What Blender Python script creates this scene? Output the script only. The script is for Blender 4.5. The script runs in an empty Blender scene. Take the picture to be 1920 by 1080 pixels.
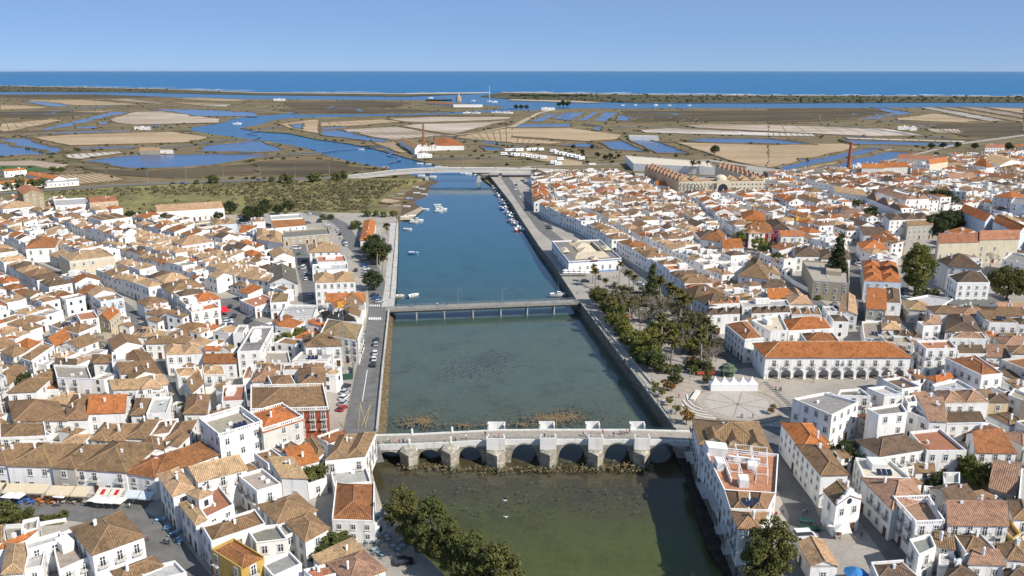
import bpy, bmesh, math, random
import numpy as np
from mathutils import Vector, Matrix
from mathutils.geometry import tessellate_polygon

R = math.radians
rng = random.Random(7)
sc = bpy.context.scene
COL = sc.collection

# ------------------------------------------------------------------ camera
F_PX, PITCH, CAM_Z = 1472.0, R(15.5), 104.0
cam_d = bpy.data.cameras.new('camera'); cam = bpy.data.objects.new('camera', cam_d); COL.objects.link(cam)
cam.location = (0, 0, CAM_Z); cam.rotation_euler = (R(90) - PITCH, 0, 0)
cam_d.sensor_width = 36; cam_d.lens = 36 * F_PX / 1920; cam_d.clip_start = 1; cam_d.clip_end = 200000
sc.camera = cam
# ------------------------------------------------------------------ light
SUN_EL, SUN_AZ = R(41), R(-34)          # azimuth measured from +x towards +y
sun_dir = Vector((math.cos(SUN_AZ) * math.cos(SUN_EL), math.sin(SUN_AZ) * math.cos(SUN_EL), math.sin(SUN_EL)))
w = bpy.data.worlds.new('World'); sc.world = w; w.use_nodes = True
nt = w.node_tree
sky = nt.nodes.new('ShaderNodeTexSky'); sky.sky_type = 'NISHITA'; sky.sun_disc = False
sky.sun_elevation = SUN_EL; sky.sun_rotation = math.pi / 2 - SUN_AZ
sky.altitude = 0; sky.air_density = 0.45; sky.dust_density = 0.0; sky.ozone_density = 8.0
hz_ = nt.nodes.new('ShaderNodeMix'); hz_.data_type = 'RGBA'; hz_.inputs['Factor'].default_value = .66     # thin even veil over the whole sky
hz_.inputs['B'].default_value = (2.42, 3.72, 6.15, 1); nt.links.new(sky.outputs[0], hz_.inputs['A']); nt.links.new(hz_.outputs['Result'], nt.nodes['Background'].inputs[0]); nt.nodes['Background'].inputs[1].default_value = 0.096
sl = bpy.data.lights.new('sun', 'SUN'); sl.energy = 5.0; sl.angle = R(0.5); sl.color = (1.0, 0.945, 0.86)
so = bpy.data.objects.new('sun', sl); COL.objects.link(so); so.rotation_euler = (-sun_dir).to_track_quat('-Z', 'Y').to_euler()
sc.view_settings.view_transform = 'Standard'; sc.view_settings.look = 'None'
sc.view_settings.exposure = 0.24; sc.view_settings.gamma = 1.0
sc.render.engine = 'CYCLES'; sc.cycles.use_denoising = True
sc.cycles.max_bounces = 6; sc.cycles.volume_bounces = 0; sc.cycles.transparent_max_bounces = 12
sc.cycles.diffuse_bounces = 2; sc.cycles.glossy_bounces = 2; sc.cycles.transmission_bounces = 2
sc.cycles.caustics_reflective = False; sc.cycles.caustics_refractive = False

# ------------------------------------------------------------------ pixel -> point on a level
CP, SP = math.cos(PITCH), math.sin(PITCH)
def at(x, y, z=0.0):
    dx = (x - 960) / F_PX; dy = (540 - y) / F_PX
    d = Vector((dx, CP + dy * SP, -SP + dy * CP))
    t = (z - CAM_Z) / d.z
    return Vector((d.x * t, d.y * t, z))
TILES = dict(T1=(0, 340, 4), T2=(0, 580, 4), T3=(0, 810, 4), T4=(380, 810, 4), T5=(380, 560, 4), T6=(380, 340, 4),
             R1=(1440, 810, 4), R2=(1060, 810, 4), R3=(1440, 580, 4), R4=(1060, 560, 4), R5=(1440, 380, 4), R6=(960, 330, 4),
             F1=(0, 110, 4), F2=(480, 130, 4), F3=(960, 130, 4), F4=(1440, 150, 4), B=(680, 760, 3), P=(0, 0, 1))
def tp(tile, X, Y):
    ox, oy, s = TILES[tile]
    return ox + X / s, oy + Y / s
def ta(tile, X, Y, z):
    return at(*tp(tile, X, Y), z)
def px_scale(pt):                    # photograph pixels per metre at a point
    return F_PX / (pt[1] * CP + (CAM_Z - pt[2]) * SP)
ZG = 4.0

# ------------------------------------------------------------------ materials
MATS = {}
def new_mat(name):
    m = bpy.data.materials.new(name); m.use_nodes = True; MATS[name] = m
    nt = m.node_tree; return m, nt, nt.nodes['Principled BSDF']
def N(nt, t, **k):
    n = nt.nodes.new(t)
    for a, v in k.items(): setattr(n, a, v)
    return n
def noise(nt, scale, detail=4, rough=.6, vec=None, coord='Object'):
    n = N(nt, 'ShaderNodeTexNoise'); n.inputs['Scale'].default_value = scale
    n.inputs['Detail'].default_value = detail; n.inputs['Roughness'].default_value = rough
    if vec is None:
        tc = N(nt, 'ShaderNodeTexCoord'); vec = tc.outputs[coord]
    nt.links.new(vec, n.inputs['Vector']); return n
def ramp(nt, fac, stops):
    r = N(nt, 'ShaderNodeValToRGB'); e = r.color_ramp.elements
    while len(e) < len(stops): e.new(.5)
    for el, (p_, c) in zip(e, stops): el.position = p_; el.color = (*c, 1)
    nt.links.new(fac, r.inputs[0]); return r
def mixc(nt, fac, a, b, mode='MIX'):
    m = N(nt, 'ShaderNodeMix', data_type='RGBA', blend_type=mode)
    for sock, v in ((m.inputs['Factor'], fac), (m.inputs['A'], a), (m.inputs['B'], b)):
        if hasattr(v, 'is_linked') or hasattr(v, 'links'): nt.links.new(v, sock)
        elif isinstance(v, (int, float)): sock.default_value = v
        else: sock.default_value = (*v[:3], 1)
    return m.outputs['Result']
def math_n(nt, op, a, b=0.0, c=0.0):
    m = N(nt, 'ShaderNodeMath', operation=op)
    for s, v in zip(m.inputs, (a, b, c)):
        if hasattr(v, 'links'): nt.links.new(v, s)
        else: s.default_value = v
    return m.outputs[0]
def bump(nt, bsdf, h, strength, dist):
    b = N(nt, 'ShaderNodeBump'); b.inputs['Strength'].default_value = strength; b.inputs['Distance'].default_value = dist
    nt.links.new(h, b.inputs['Height']); nt.links.new(b.outputs[0], bsdf.inputs['Normal'])
def plain(name, col, rough=.8, spec=.3, var=.15, scale=.8, metal=0.0):
    m, nt, b = new_mat(name)
    if var:
        n = noise(nt, scale)
        lo = tuple(c * (1 - var) for c in col); hi = tuple(min(1, c * (1 + var)) for c in col)
        r = ramp(nt, n.outputs['Fac'], [(.3, lo), (.7, hi)]); nt.links.new(r.outputs[0], b.inputs['Base Color'])
    else: b.inputs['Base Color'].default_value = (*col, 1)
    b.inputs['Roughness'].default_value = rough; b.inputs['Specular IOR Level'].default_value = spec; b.inputs['Metallic'].default_value = metal
    return m
def objcol(name, rough=.6, spec=.3, lo=.8, scale=.6, worldtex=False):     # paint colour comes from the object's own colour
    m, nt, b = new_mat(name)
    oi = N(nt, 'ShaderNodeObjectInfo'); n = noise(nt, scale, 5)
    r = ramp(nt, n.outputs['Fac'], [(.32, (lo,) * 3), (.62, (1,) * 3)])
    nt.links.new(mixc(nt, 1.0, oi.outputs['Color'], r.outputs[0], 'MULTIPLY'), b.inputs['Base Color'])
    b.inputs['Roughness'].default_value = rough; b.inputs['Specular IOR Level'].default_value = spec
    return m
# lime-washed walls with streaks and grime
def wall_mat(name, fixed=None):
    m, nt, b = new_mat(name)
    tc = N(nt, 'ShaderNodeTexCoord')
    mp = N(nt, 'ShaderNodeMapping'); mp.inputs['Scale'].default_value = (.9, .9, .12); nt.links.new(tc.outputs['Object'], mp.inputs[0])
    s = noise(nt, 1.0, 5, .65, mp.outputs[0]); s2 = noise(nt, .22, 3, .6, tc.outputs['Object'])
    r1 = ramp(nt, s.outputs['Fac'], [(.32, (.80, .785, .76)), (.5, (1, 1, 1))])
    r2 = ramp(nt, s2.outputs['Fac'], [(.3, (.93, .925, .91)), (.55, (1, 1, 1))])
    if fixed is None:
        base = N(nt, 'ShaderNodeObjectInfo').outputs['Color']
    else:
        rgb = N(nt, 'ShaderNodeRGB'); rgb.outputs[0].default_value = (*fixed, 1); base = rgb.outputs[0]
    c = mixc(nt, 1.0, mixc(nt, 1.0, base, r1.outputs[0], 'MULTIPLY'), r2.outputs[0], 'MULTIPLY')
    nt.links.new(c, b.inputs['Base Color']); b.inputs['Roughness'].default_value = .9; b.inputs['Specular IOR Level'].default_value = .15
    return m
# fired clay roof tiles: columns along the slope, weathering, lichen
def tile_mat(name, fixed=None):
    m, nt, b = new_mat(name)
    uv = N(nt, 'ShaderNodeUVMap', uv_map='UVMap'); sx = N(nt, 'ShaderNodeSeparateXYZ'); nt.links.new(uv.outputs[0], sx.inputs[0])
    tc = N(nt, 'ShaderNodeTexCoord')
    geo = N(nt, 'ShaderNodeNewGeometry')
    colu = math_n(nt, 'SINE', math_n(nt, 'MULTIPLY', sx.outputs['X'], 2 * math.pi / .42))
    rows = math_n(nt, 'FRACT', math_n(nt, 'MULTIPLY', sx.outputs['Y'], 1 / .55))
    cell = N(nt, 'ShaderNodeCombineXYZ')
    nt.links.new(math_n(nt, 'FLOOR', math_n(nt, 'MULTIPLY', sx.outputs['X'], 1 / .42)), cell.inputs[0])
    nt.links.new(math_n(nt, 'FLOOR', math_n(nt, 'MULTIPLY', sx.outputs['Y'], 1 / .55)), cell.inputs[1])
    wn = N(nt, 'ShaderNodeTexWhiteNoise', noise_dimensions='2D'); nt.links.new(cell.outputs[0], wn.inputs['Vector'])
    blot = noise(nt, .35, 5, .7, geo.outputs['Position']); fine = noise(nt, 1.7, 4, .7, geo.outputs['Position'])
    if fixed is None: base = N(nt, 'ShaderNodeObjectInfo').outputs['Color']
    else:
        rgb = N(nt, 'ShaderNodeRGB'); rgb.outputs[0].default_value = (*fixed, 1); base = rgb.outputs[0]
    r0 = ramp(nt, wn.outputs['Value'], [(0, (.78, .78, .79)), (.5, (1, 1, 1)), (1, (1.18, 1.15, 1.1))])
    r1 = ramp(nt, blot.outputs['Fac'], [(.3, (.60, .61, .62)), (.5, (1, 1, 1)), (.75, (1.14, 1.08, 1.0))])
    r2 = ramp(nt, fine.outputs['Fac'], [(.3, (.82, .83, .83)), (.6, (1.04, 1.04, 1.04))])
    r3 = ramp(nt, math_n(nt, 'MULTIPLY_ADD', colu, .5, .5), [(.0, (.55, .53, .52)), (.45, (1, 1, 1))])
    r4 = ramp(nt, rows, [(.0, (.75, .75, .75)), (.2, (1, 1, 1))])
    c = base
    for r in (r0, r1, r2, r3, r4): c = mixc(nt, 1.0, c, r.outputs[0], 'MULTIPLY')
    nt.links.new(c, b.inputs['Base Color']); b.inputs['Roughness'].default_value = .92; b.inputs['Specular IOR Level'].default_value = .12
    h = math_n(nt, 'ADD', math_n(nt, 'MULTIPLY', colu, .5), math_n(nt, 'MULTIPLY', rows, -.4)); bump(nt, b, h, .7, .08)
    return m
wall_m = wall_mat('limewash'); tile_m = tile_mat('clay_tiles')
terrace_m = objcol('terrace_floor', .85, .2, .72, .9)
paint_m = objcol('paint', .35, .5, .92, 2.0)
cloth_m = objcol('cloth', .9, .1, .85, 2.0)
glass_m = plain('window_glass', (.035, .045, .06), .12, .6, 0)
frame_m = plain('white_joinery', (.74, .74, .72), .6, .3, .05)
surround_m = plain('stone_surround', (.66, .62, .55), .85, .2, .15, 2)
door_m = plain('door_wood', (.10, .05, .03), .6, .3, .25, 2)
iron_m = plain('dark_iron', (.03, .033, .035), .5, .4, 0)
steel_m = plain('galvanised_steel', (.42, .43, .44), .45, .5, .08, metal=.6)
ridge_m = plain('ridge_mortar', (.50, .40, .31), .9, .1, .25, 1.5)
tyre_m = plain('tyre_rubber', (.018, .018, .018), .8, .2, 0)
asphalt_m = plain('asphalt', (.155, .15, .142), .9, .2, .22, .25)
mark_m = plain('road_paint', (.74, .74, .70), .7, .2, .1, 1)
yellow_m = plain('yellow_road_paint', (.42, .33, .15), .7, .2, .1, 1)
bark_m = plain('bark', (.11, .085, .06), .95, .1, .3, 3)
palebark_m = plain('pale_bark', (.30, .26, .21), .95, .1, .25, 3)
solar_m = plain('solar_glass', (.015, .022, .05), .15, .7, 0)
concrete_m = plain('concrete', (.46, .44, .40), .9, .2, .18, .3)
rock_m = plain('rock', (.165, .122, .068), .95, .1, .45, .9)
sand_m = plain('sand', (.40, .325, .225), .95, .1, .12, .05)
white_m = plain('white_paint', (.78, .78, .77), .5, .4, .05)

# masonry for quays and bridges
def stone_mat(name, a, b_, sc_=1.0):
    m, nt, b = new_mat(name)
    tc = N(nt, 'ShaderNodeTexCoord')
    v = N(nt, 'ShaderNodeTexVoronoi'); v.inputs['Scale'].default_value = 1.3 * sc_
    mp = N(nt, 'ShaderNodeMapping'); mp.inputs['Scale'].default_value = (.6, .6, 1.3); nt.links.new(tc.outputs['Object'], mp.inputs[0]); nt.links.new(mp.outputs[0], v.inputs['Vector'])
    n = noise(nt, .5, 5, .65); r = ramp(nt, n.outputs['Fac'], [(.3, a), (.7, b_)])
    r2 = ramp(nt, v.outputs['Distance'], [(.0, (1.1, 1.1, 1.1)), (.6, (.7, .7, .7))])
    c = mixc(nt, 1.0, r.outputs[0], r2.outputs[0], 'MULTIPLY')
    bw_ = N(nt, 'ShaderNodeSeparateColor'); nt.links.new(v.outputs['Color'], bw_.inputs[0]); r4 = ramp(nt, bw_.outputs[0], [(0, (.72, .72, .72)), (1, (1.12, 1.1, 1.06))])
    c = mixc(nt, 1.0, c, r4.outputs[0], 'MULTIPLY')
    nt.links.new(c, b.inputs['Base Color']); b.inputs['Roughness'].default_value = .95
    bump(nt, b, v.outputs['Distance'], .6, .15); return m
stone_m = stone_mat('bridge_stone', (.38, .335, .27), (.58, .53, .44))
quay_m = stone_mat('quay_stone', (.17, .155, .125), (.34, .30, .24))

# paving of the town: small limestone setts
m_, nt, b = new_mat('town_paving')
n1 = noise(nt, .06, 6, .6); n2 = noise(nt, 1.2, 4, .7)
r1 = ramp(nt, n1.outputs['Fac'], [(.3, (.27, .245, .21)), (.5, (.36, .325, .275)), (.7, (.42, .37, .30))])
r2 = ramp(nt, n2.outputs['Fac'], [(.3, (.78, .78, .78)), (.7, (1.08, 1.08, 1.08))])
nt.links.new(mixc(nt, 1.0, r1.outputs[0], r2.outputs[0], 'MULTIPLY'), b.inputs['Base Color']); b.inputs['Roughness'].default_value = .92
paving_m = m_
# salt marsh
m_, nt, b = new_mat('salt_marsh')
tc = N(nt, 'ShaderNodeTexCoord'); mp = N(nt, 'ShaderNodeMapping'); mp.inputs['Scale'].default_value = (.4, 1.3, 1); nt.links.new(tc.outputs['Object'], mp.inputs[0])
n1 = noise(nt, .008, 8, .65, mp.outputs[0]); n2 = noise(nt, .07, 6, .7, mp.outputs[0])
r1 = ramp(nt, n1.outputs['Fac'], [(.28, (.065, .055, .030)), (.40, (.135, .105, .062)), (.50, (.21, .165, .10)), (.60, (.145, .128, .065)), (.70, (.33, .26, .16))])
r2 = ramp(nt, n2.outputs['Fac'], [(.32, (.5, .52, .5)), (.52, (1, 1, 1)), (.75, (1.35, 1.25, 1.1))])
nt.links.new(mixc(nt, 1.0, r1.outputs[0], r2.outputs[0], 'MULTIPLY'), b.inputs['Base Color']); b.inputs['Roughness'].default_value = .95; b.inputs['Specular IOR Level'].default_value = .05
marsh_m = m_
# green meadow
m_, nt, b = new_mat('meadow')
n1 = noise(nt, .018, 8, .65); n2 = noise(nt, .25, 5, .7)
r1 = ramp(nt, n1.outputs['Fac'], [(.3, (.125, .108, .058)), (.47, (.185, .165, .08)), (.58, (.25, .225, .095)), (.70, (.31, .24, .145))])
r2 = ramp(nt, n2.outputs['Fac'], [(.3, (.65, .68, .6)), (.6, (1.05, 1.05, 1.05))])
nt.links.new(mixc(nt, 1.0, r1.outputs[0], r2.outputs[0], 'MULTIPLY'), b.inputs['Base Color']); b.inputs['Roughness'].default_value = .95; b.inputs['Specular IOR Level'].default_value = .05
meadow_m = m_
# dry salt pan floors
def pan_mat(name, stops, scale=.012, stripes=0.0):
    m, nt, b = new_mat(name)
    tc = N(nt, 'ShaderNodeTexCoord'); mp = N(nt, 'ShaderNodeMapping'); mp.inputs['Scale'].default_value = (.35, 1.2, 1); nt.links.new(tc.outputs['Object'], mp.inputs[0])
    n1 = noise(nt, scale, 7, .65, mp.outputs[0]); r1 = ramp(nt, n1.outputs['Fac'], stops)
    n2 = noise(nt, .15, 4, .7); r2 = ramp(nt, n2.outputs['Fac'], [(.3, (.82, .82, .82)), (.7, (1.1, 1.1, 1.1))])
    c = mixc(nt, 1.0, r1.outputs[0], r2.outputs[0], 'MULTIPLY')
    nt.links.new(c, b.inputs['Base Color']); b.inputs['Roughness'].default_value = .9; b.inputs['Specular IOR Level'].default_value = .1
    return m
pan_tan = pan_mat('dry_pan', [(.32, (.30, .22, .13)), (.5, (.42, .31, .19)), (.7, (.50, .39, .26))])
pan_pink = pan_mat('crusted_pan', [(.32, (.30, .235, .165)), (.52, (.43, .35, .265)), (.68, (.58, .53, .47))])
pan_white = pan_mat('salt_crust', [(.3, (.36, .30, .23)), (.5, (.52, .47, .41)), (.7, (.68, .66, .62))])
pan_dark = pan_mat('wet_mud', [(.3, (.06, .05, .032)), (.5, (.10, .08, .05)), (.7, (.16, .12, .075))])
dike_m = plain('earth_bank', (.15, .115, .068), .95, .05, .35, .05)
dune_m = pan_mat('dune_scrub', [(.33, (.045, .05, .025)), (.5, (.085, .08, .045)), (.62, (.14, .12, .07)), (.74, (.38, .31, .21))], .02)

# water
def far_water(name, col, rough, spec, scale, strength):
    m, nt, b = new_mat(name)
    b.inputs['Base Color'].default_value = (*col, 1); b.inputs['Roughness'].default_value = rough; b.inputs['IOR'].default_value = 1.33
    b.inputs['Specular IOR Level'].default_value = spec
    n = noise(nt, scale, 4, .6, coord='Object'); bump(nt, b, n.outputs['Fac'], strength, 1.0)
    n3 = noise(nt, scale * .12, 4, .6); r = ramp(nt, n3.outputs['Fac'], [(.3, tuple(c * .82 for c in col)), (.7, tuple(c * 1.15 for c in col))])
    nt.links.new(r.outputs[0], b.inputs['Base Color'])
    return m
sea_m = far_water('sea_water', (.020, .140, .30), .35, .12, .05, .6)
lagoon_m = far_water('lagoon_water', (.024, .105, .215), .25, .22, .15, .45)
pan_water = far_water('pan_water', (.03, .08, .19), .15, .28, .3, .2)
m_, nt, b = new_mat('river_water')
nt.nodes.remove(b); out = nt.nodes['Material Output']
tr = N(nt, 'ShaderNodeBsdfTransparent'); tr.inputs[0].default_value = (.86, .93, .90, 1)
gl = N(nt, 'ShaderNodeBsdfGlossy'); gl.inputs['Roughness'].default_value = .035; gl.inputs['Color'].default_value = (1, 1, 1, 1)
tc = N(nt, 'ShaderNodeTexCoord')
n1 = noise(nt, .9, 4, .6, tc.outputs['Object']); n2 = noise(nt, .05, 3, .5, tc.outputs['Object'])
hh = math_n(nt, 'MULTIPLY', n1.outputs['Fac'], math_n(nt, 'MULTIPLY', n2.outputs['Fac'], n2.outputs['Fac']))
bp = N(nt, 'ShaderNodeBump'); bp.inputs['Strength'].default_value = .32; bp.inputs['Distance'].default_value = .30
nt.links.new(hh, bp.inputs['Height']); nt.links.new(bp.outputs[0], gl.inputs['Normal']); 
geo = N(nt, 'ShaderNodeNewGeometry'); dt = N(nt, 'ShaderNodeVectorMath', operation='DOT_PRODUCT')     # Schlick's Fresnel, the same from both sides
nt.links.new(geo.outputs['Incoming'], dt.inputs[0]); nt.links.new(bp.outputs[0], dt.inputs[1])
cs_ = math_n(nt, 'SUBTRACT', 1.0, math_n(nt, 'ABSOLUTE', dt.outputs['Value'])); cs_.node.use_clamp = True
fr_ = math_n(nt, 'MULTIPLY_ADD', math_n(nt, 'POWER', cs_, 5.0), .98, .02); fr_.node.use_clamp = True
mx = N(nt, 'ShaderNodeMixShader'); nt.links.new(fr_, mx.inputs[0]); nt.links.new(tr.outputs[0], mx.inputs[1]); nt.links.new(gl.outputs[0], mx.inputs[2])
nt.links.new(mx.outputs[0], out.inputs['Surface'])
river_m = m_
# river bed: mud, weed, deeper channel (position along the river is a true property of the bed)
m_, nt, b = new_mat('river_bed')
tc = N(nt, 'ShaderNodeTexCoord'); sp = N(nt, 'ShaderNodeSeparateXYZ'); nt.links.new(tc.outputs['Object'], sp.inputs[0])
wob = noise(nt, .03, 4, .6, tc.outputs['Object'])
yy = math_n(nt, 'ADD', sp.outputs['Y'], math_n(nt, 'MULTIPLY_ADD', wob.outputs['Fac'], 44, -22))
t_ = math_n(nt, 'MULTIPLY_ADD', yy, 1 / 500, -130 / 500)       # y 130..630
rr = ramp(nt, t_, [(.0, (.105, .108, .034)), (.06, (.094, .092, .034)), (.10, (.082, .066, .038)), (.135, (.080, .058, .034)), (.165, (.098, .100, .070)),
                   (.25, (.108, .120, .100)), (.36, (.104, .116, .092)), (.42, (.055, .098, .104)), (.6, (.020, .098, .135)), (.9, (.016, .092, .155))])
spk = noise(nt, .55, 6, .75, tc.outputs['Object']); wd = noise(nt, .07, 5, .7, tc.outputs['Object'])
r2 = ramp(nt, spk.outputs['Fac'], [(.34, (.84, .83, .81)), (.5, (1, 1, 1)), (.7, (1.06, 1.05, 1.03))])
r3 = ramp(nt, wd.outputs['Fac'], [(.32, (.78, .75, .75)), (.48, (1, 1, 1)), (.68, (1.06, 1.06, 1.05))])
c = mixc(nt, 1.0, mixc(nt, 1.0, rr.outputs[0], r2.outputs[0], 'MULTIPLY'), r3.outputs[0], 'MULTIPLY')
nt.links.new(c, b.inputs['Base Color']); b.inputs['Roughness'].default_value = 1; b.inputs['Specular IOR Level'].default_value = 0
bed_m = m_
# foliage
def leaf_mat(name, a, b_, c_):
    m, nt, b = new_mat(name)
    geo = N(nt, 'ShaderNodeNewGeometry'); n = noise(nt, .55, 4, .7, geo.outputs['Position'])
    r = ramp(nt, n.outputs['Fac'], [(.3, a), (.5, b_), (.7, c_)])
    oi = N(nt, 'ShaderNodeObjectInfo'); r2 = ramp(nt, oi.outputs['Random'], [(0, (.8, .85, .85)), (1, (1.2, 1.1, 1.0))])
    nt.links.new(mixc(nt, 1.0, r.outputs[0], r2.outputs[0], 'MULTIPLY'), b.inputs['Base Color'])
    b.inputs['Roughness'].default_value = .7; b.inputs['Specular IOR Level'].default_value = .2
    tl = N(nt, 'ShaderNodeBsdfTranslucent'); nt.links.new(r.outputs[0], tl.inputs['Color'])
    mx = N(nt, 'ShaderNodeMixShader'); mx.inputs[0].default_value = .22
    nt.links.new(b.outputs[0], mx.inputs[1]); nt.links.new(tl.outputs[0], mx.inputs[2]); nt.links.new(mx.outputs[0], nt.nodes['Material Output'].inputs['Surface'])
    return m
leaf_green = leaf_mat('leaf_green', (.06, .075, .025), (.105, .12, .038), (.165, .17, .06))
leaf_dark = leaf_mat('leaf_dark', (.032, .046, .018), (.058, .075, .028), (.09, .105, .038))
leaf_olive = leaf_mat('leaf_olive', (.060, .072, .022), (.115, .122, .036), (.18, .165, .052))
leaf_lime = leaf_mat('leaf_lime', (.09, .11, .025), (.16, .17, .04), (.23, .22, .055))
leaf_palm = leaf_mat('leaf_palm', (.045, .05, .014), (.09, .085, .022), (.16, .125, .04))
leaf_scrub = leaf_mat('leaf_scrub', (.11, .105, .055), (.165, .15, .08), (.22, .19, .11))
leaf_rust = leaf_mat('leaf_rust', (.16, .08, .02), (.24, .13, .03), (.30, .19, .05))

# ------------------------------------------------------------------ mesh helpers
def add_obj(name, me, parent=None, loc=None):
    o = bpy.data.objects.new(name, me); COL.objects.link(o)
    if parent is not None: o.parent = parent
    if loc is not None: o.location = loc
    return o
def tag(o, label=None, cat=None, group=None, kind=None):
    if label: o['label'] = label
    if cat: o['category'] = cat
    if group: o['group'] = group
    if kind: o['kind'] = kind
    return o
def empty(name, loc, rz=0.0):
    o = bpy.data.objects.new(name, None); COL.objects.link(o); o.location = loc; o.rotation_euler = (0, 0, rz); o.empty_display_size = .5
    return o
class MB:
    """collects faces of one mesh"""
    def __init__(s): s.v = []; s.f = []; s.m = []; s.uv = {}; s.cuts = []
    def pieces(s):                          # one collector per roof that was started
        if not s.f: return
        cs = sorted(set([0] + [c for c in s.cuts if c < len(s.f)])) + [len(s.f)]
        for a, b in zip(cs, cs[1:]):
            o = MB()
            for i in range(a, b): o.face([s.v[k] for k in s.f[i]], s.m[i], s.uv.get(i))
            yield o
    def face(s, pts, mi=0, uv=None):
        i = len(s.v); s.v += [tuple(p) for p in pts]; s.f.append(tuple(range(i, i + len(pts)))); s.m.append(mi)
        if uv: s.uv[len(s.f) - 1] = uv
    def box(s, x0, y0, z0, x1, y1, z1, mi=0, bottom=True):
        a = [(x0, y0), (x1, y0), (x1, y1), (x0, y1)]; s.prism(a, z0, z1, mi, bottom)
    def prism(s, poly, z0, z1, mi=0, bottom=True, top=True, mit=None):
        n = len(poly); z0s = z0 if hasattr(z0, '__len__') else [z0] * n; z1s = z1 if hasattr(z1, '__len__') else [z1] * n
        for i in range(n):
            j = (i + 1) % n
            s.face([(poly[i][0], poly[i][1], z0s[i]), (poly[j][0], poly[j][1], z0s[j]), (poly[j][0], poly[j][1], z1s[j]), (poly[i][0], poly[i][1], z1s[i])], mi)
        if top: s.face([(poly[i][0], poly[i][1], z1s[i]) for i in range(n)], mi if mit is None else mit)
        if bottom: s.face([(poly[i][0], poly[i][1], z0s[i]) for i in reversed(range(n))], mi)
    def obox(s, c, ax, ay, hx, hy, z0, z1, mi=0):       # box turned to the axes ax, ay
        c = Vector((c[0], c[1])); ax = Vector(ax[:2]); ay = Vector(ay[:2])
        s.prism([c - ax * hx - ay * hy, c + ax * hx - ay * hy, c + ax * hx + ay * hy, c - ax * hx + ay * hy], z0, z1, mi)
    def bar(s, a, b, r, mi=0, n=4, r2=None):            # round or square bar between two points
        a = Vector(a); b = Vector(b); d = (b - a)
        if d.length < 1e-6: return
        d.normalize(); u = d.orthogonal().normalized(); w_ = d.cross(u); r2 = r if r2 is None else r2
        A = [a + (u * math.cos(2 * math.pi * k / n) + w_ * math.sin(2 * math.pi * k / n)) * r for k in range(n)]
        B = [b + (u * math.cos(2 * math.pi * k / n) + w_ * math.sin(2 * math.pi * k / n)) * r2 for k in range(n)]
        for k in range(n):
            j = (k + 1) % n; s.face([A[k], A[j], B[j], B[k]], mi)
        s.face(list(reversed(A)), mi); s.face(B, mi)
    def lathe(s, prof, n=12, mi=0, c=(0, 0)):
        rings = [[(c[0] + r * math.cos(2 * math.pi * k / n), c[1] + r * math.sin(2 * math.pi * k / n), z) for k in range(n)] for r, z in prof]
        for a, b in zip(rings, rings[1:]):
            for k in range(n):
                j = (k + 1) % n; s.face([a[k], a[j], b[j], b[k]], mi)
        if prof[-1][0] > 1e-3: s.face(rings[-1], mi)
    def mesh(s, name, mats, org=(0, 0, 0), smooth=False):
        me = bpy.data.meshes.new(name)
        ox, oy, oz = org
        me.from_pydata([(x - ox, y - oy, z - oz) for x, y, z in s.v], [], s.f)
        for m in mats: me.materials.append(m)
        if len(mats) > 1: me.polygons.foreach_set('material_index', s.m)
        if s.uv:
            L = me.uv_layers.new(name='UVMap')
            for fi, uvs in s.uv.items():
                ls = me.polygons[fi].loop_start
                for k, q in enumerate(uvs): L.data[ls + k].uv = q
        if smooth: me.polygons.foreach_set('use_smooth', [True] * len(me.polygons))
        me.update(); return me
    def obj(s, name, mats, parent=None, org=(0, 0, 0), loc=None, smooth=False):
        return add_obj(name, s.mesh(name, mats, org, smooth), parent, loc)
def sheet(name, pts, mat, kind='structure', skirt=None, mat2=None, cat=None, label=None, parent=None):
    """level polygon; with skirt its sides go down to that height"""
    pts = [Vector(p) for p in pts]; tris = tessellate_polygon([pts])
    mb = MB(); mb.v = [tuple(p) for p in pts]
    for t in tris:
        a, b, c = (pts[i] for i in t)
        t = tuple(t) if (b - a).cross(c - a).z > 0 else tuple(reversed(t))
        mb.f.append(t); mb.m.append(0)
    if skirt is not None:
        for i in range(len(pts)):
            a, b = pts[i], pts[(i + 1) % len(pts)]
            mb.face([a, b, (b.x, b.y, skirt), (a.x, a.y, skirt)], 1)
    o = mb.obj(name, [mat, mat2 or mat], parent)
    if kind: o['kind'] = kind
    if cat: o['category'] = cat
    if label: o['label'] = label
    return o
def PX(pts, z, tile='P'):
    return [ta(tile, x, y, z) for x, y in pts]
def strip(pts, w_, z):                                   # ribbon along points
    pts = [Vector((p[0], p[1])) for p in pts]; L, Rr = [], []
    for i, p in enumerate(pts):
        d = (pts[min(i + 1, len(pts) - 1)] - pts[max(i - 1, 0)]).normalized(); n = Vector((-d.y, d.x))
        L.append((*(p + n * w_ / 2), z)); Rr.append((*(p - n * w_ / 2), z))
    return L + Rr[::-1]
def copy_tree(root, loc, rz=0.0, s=1.0, color=None):
    r = root.copy(); COL.objects.link(r); r.location = loc; r.rotation_euler = (0, 0, rz); r.scale = (s, s, s) if not hasattr(s, '__len__') else s
    if color is not None: r.color = color
    for ch in list(root.children):
        c = ch.copy(); COL.objects.link(c); c.parent = r
        if color is not None and ch.get('tint'): c.color = color
        for g in ch.children:
            d = g.copy(); COL.objects.link(d); d.parent = c
    return r
def lin(r, g, b):
    f = lambda c: (c / 255 / 12.92) if c / 255 <= .04045 else ((c / 255 + .055) / 1.055) ** 2.4
    return (f(r), f(g), f(b), 1)
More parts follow.
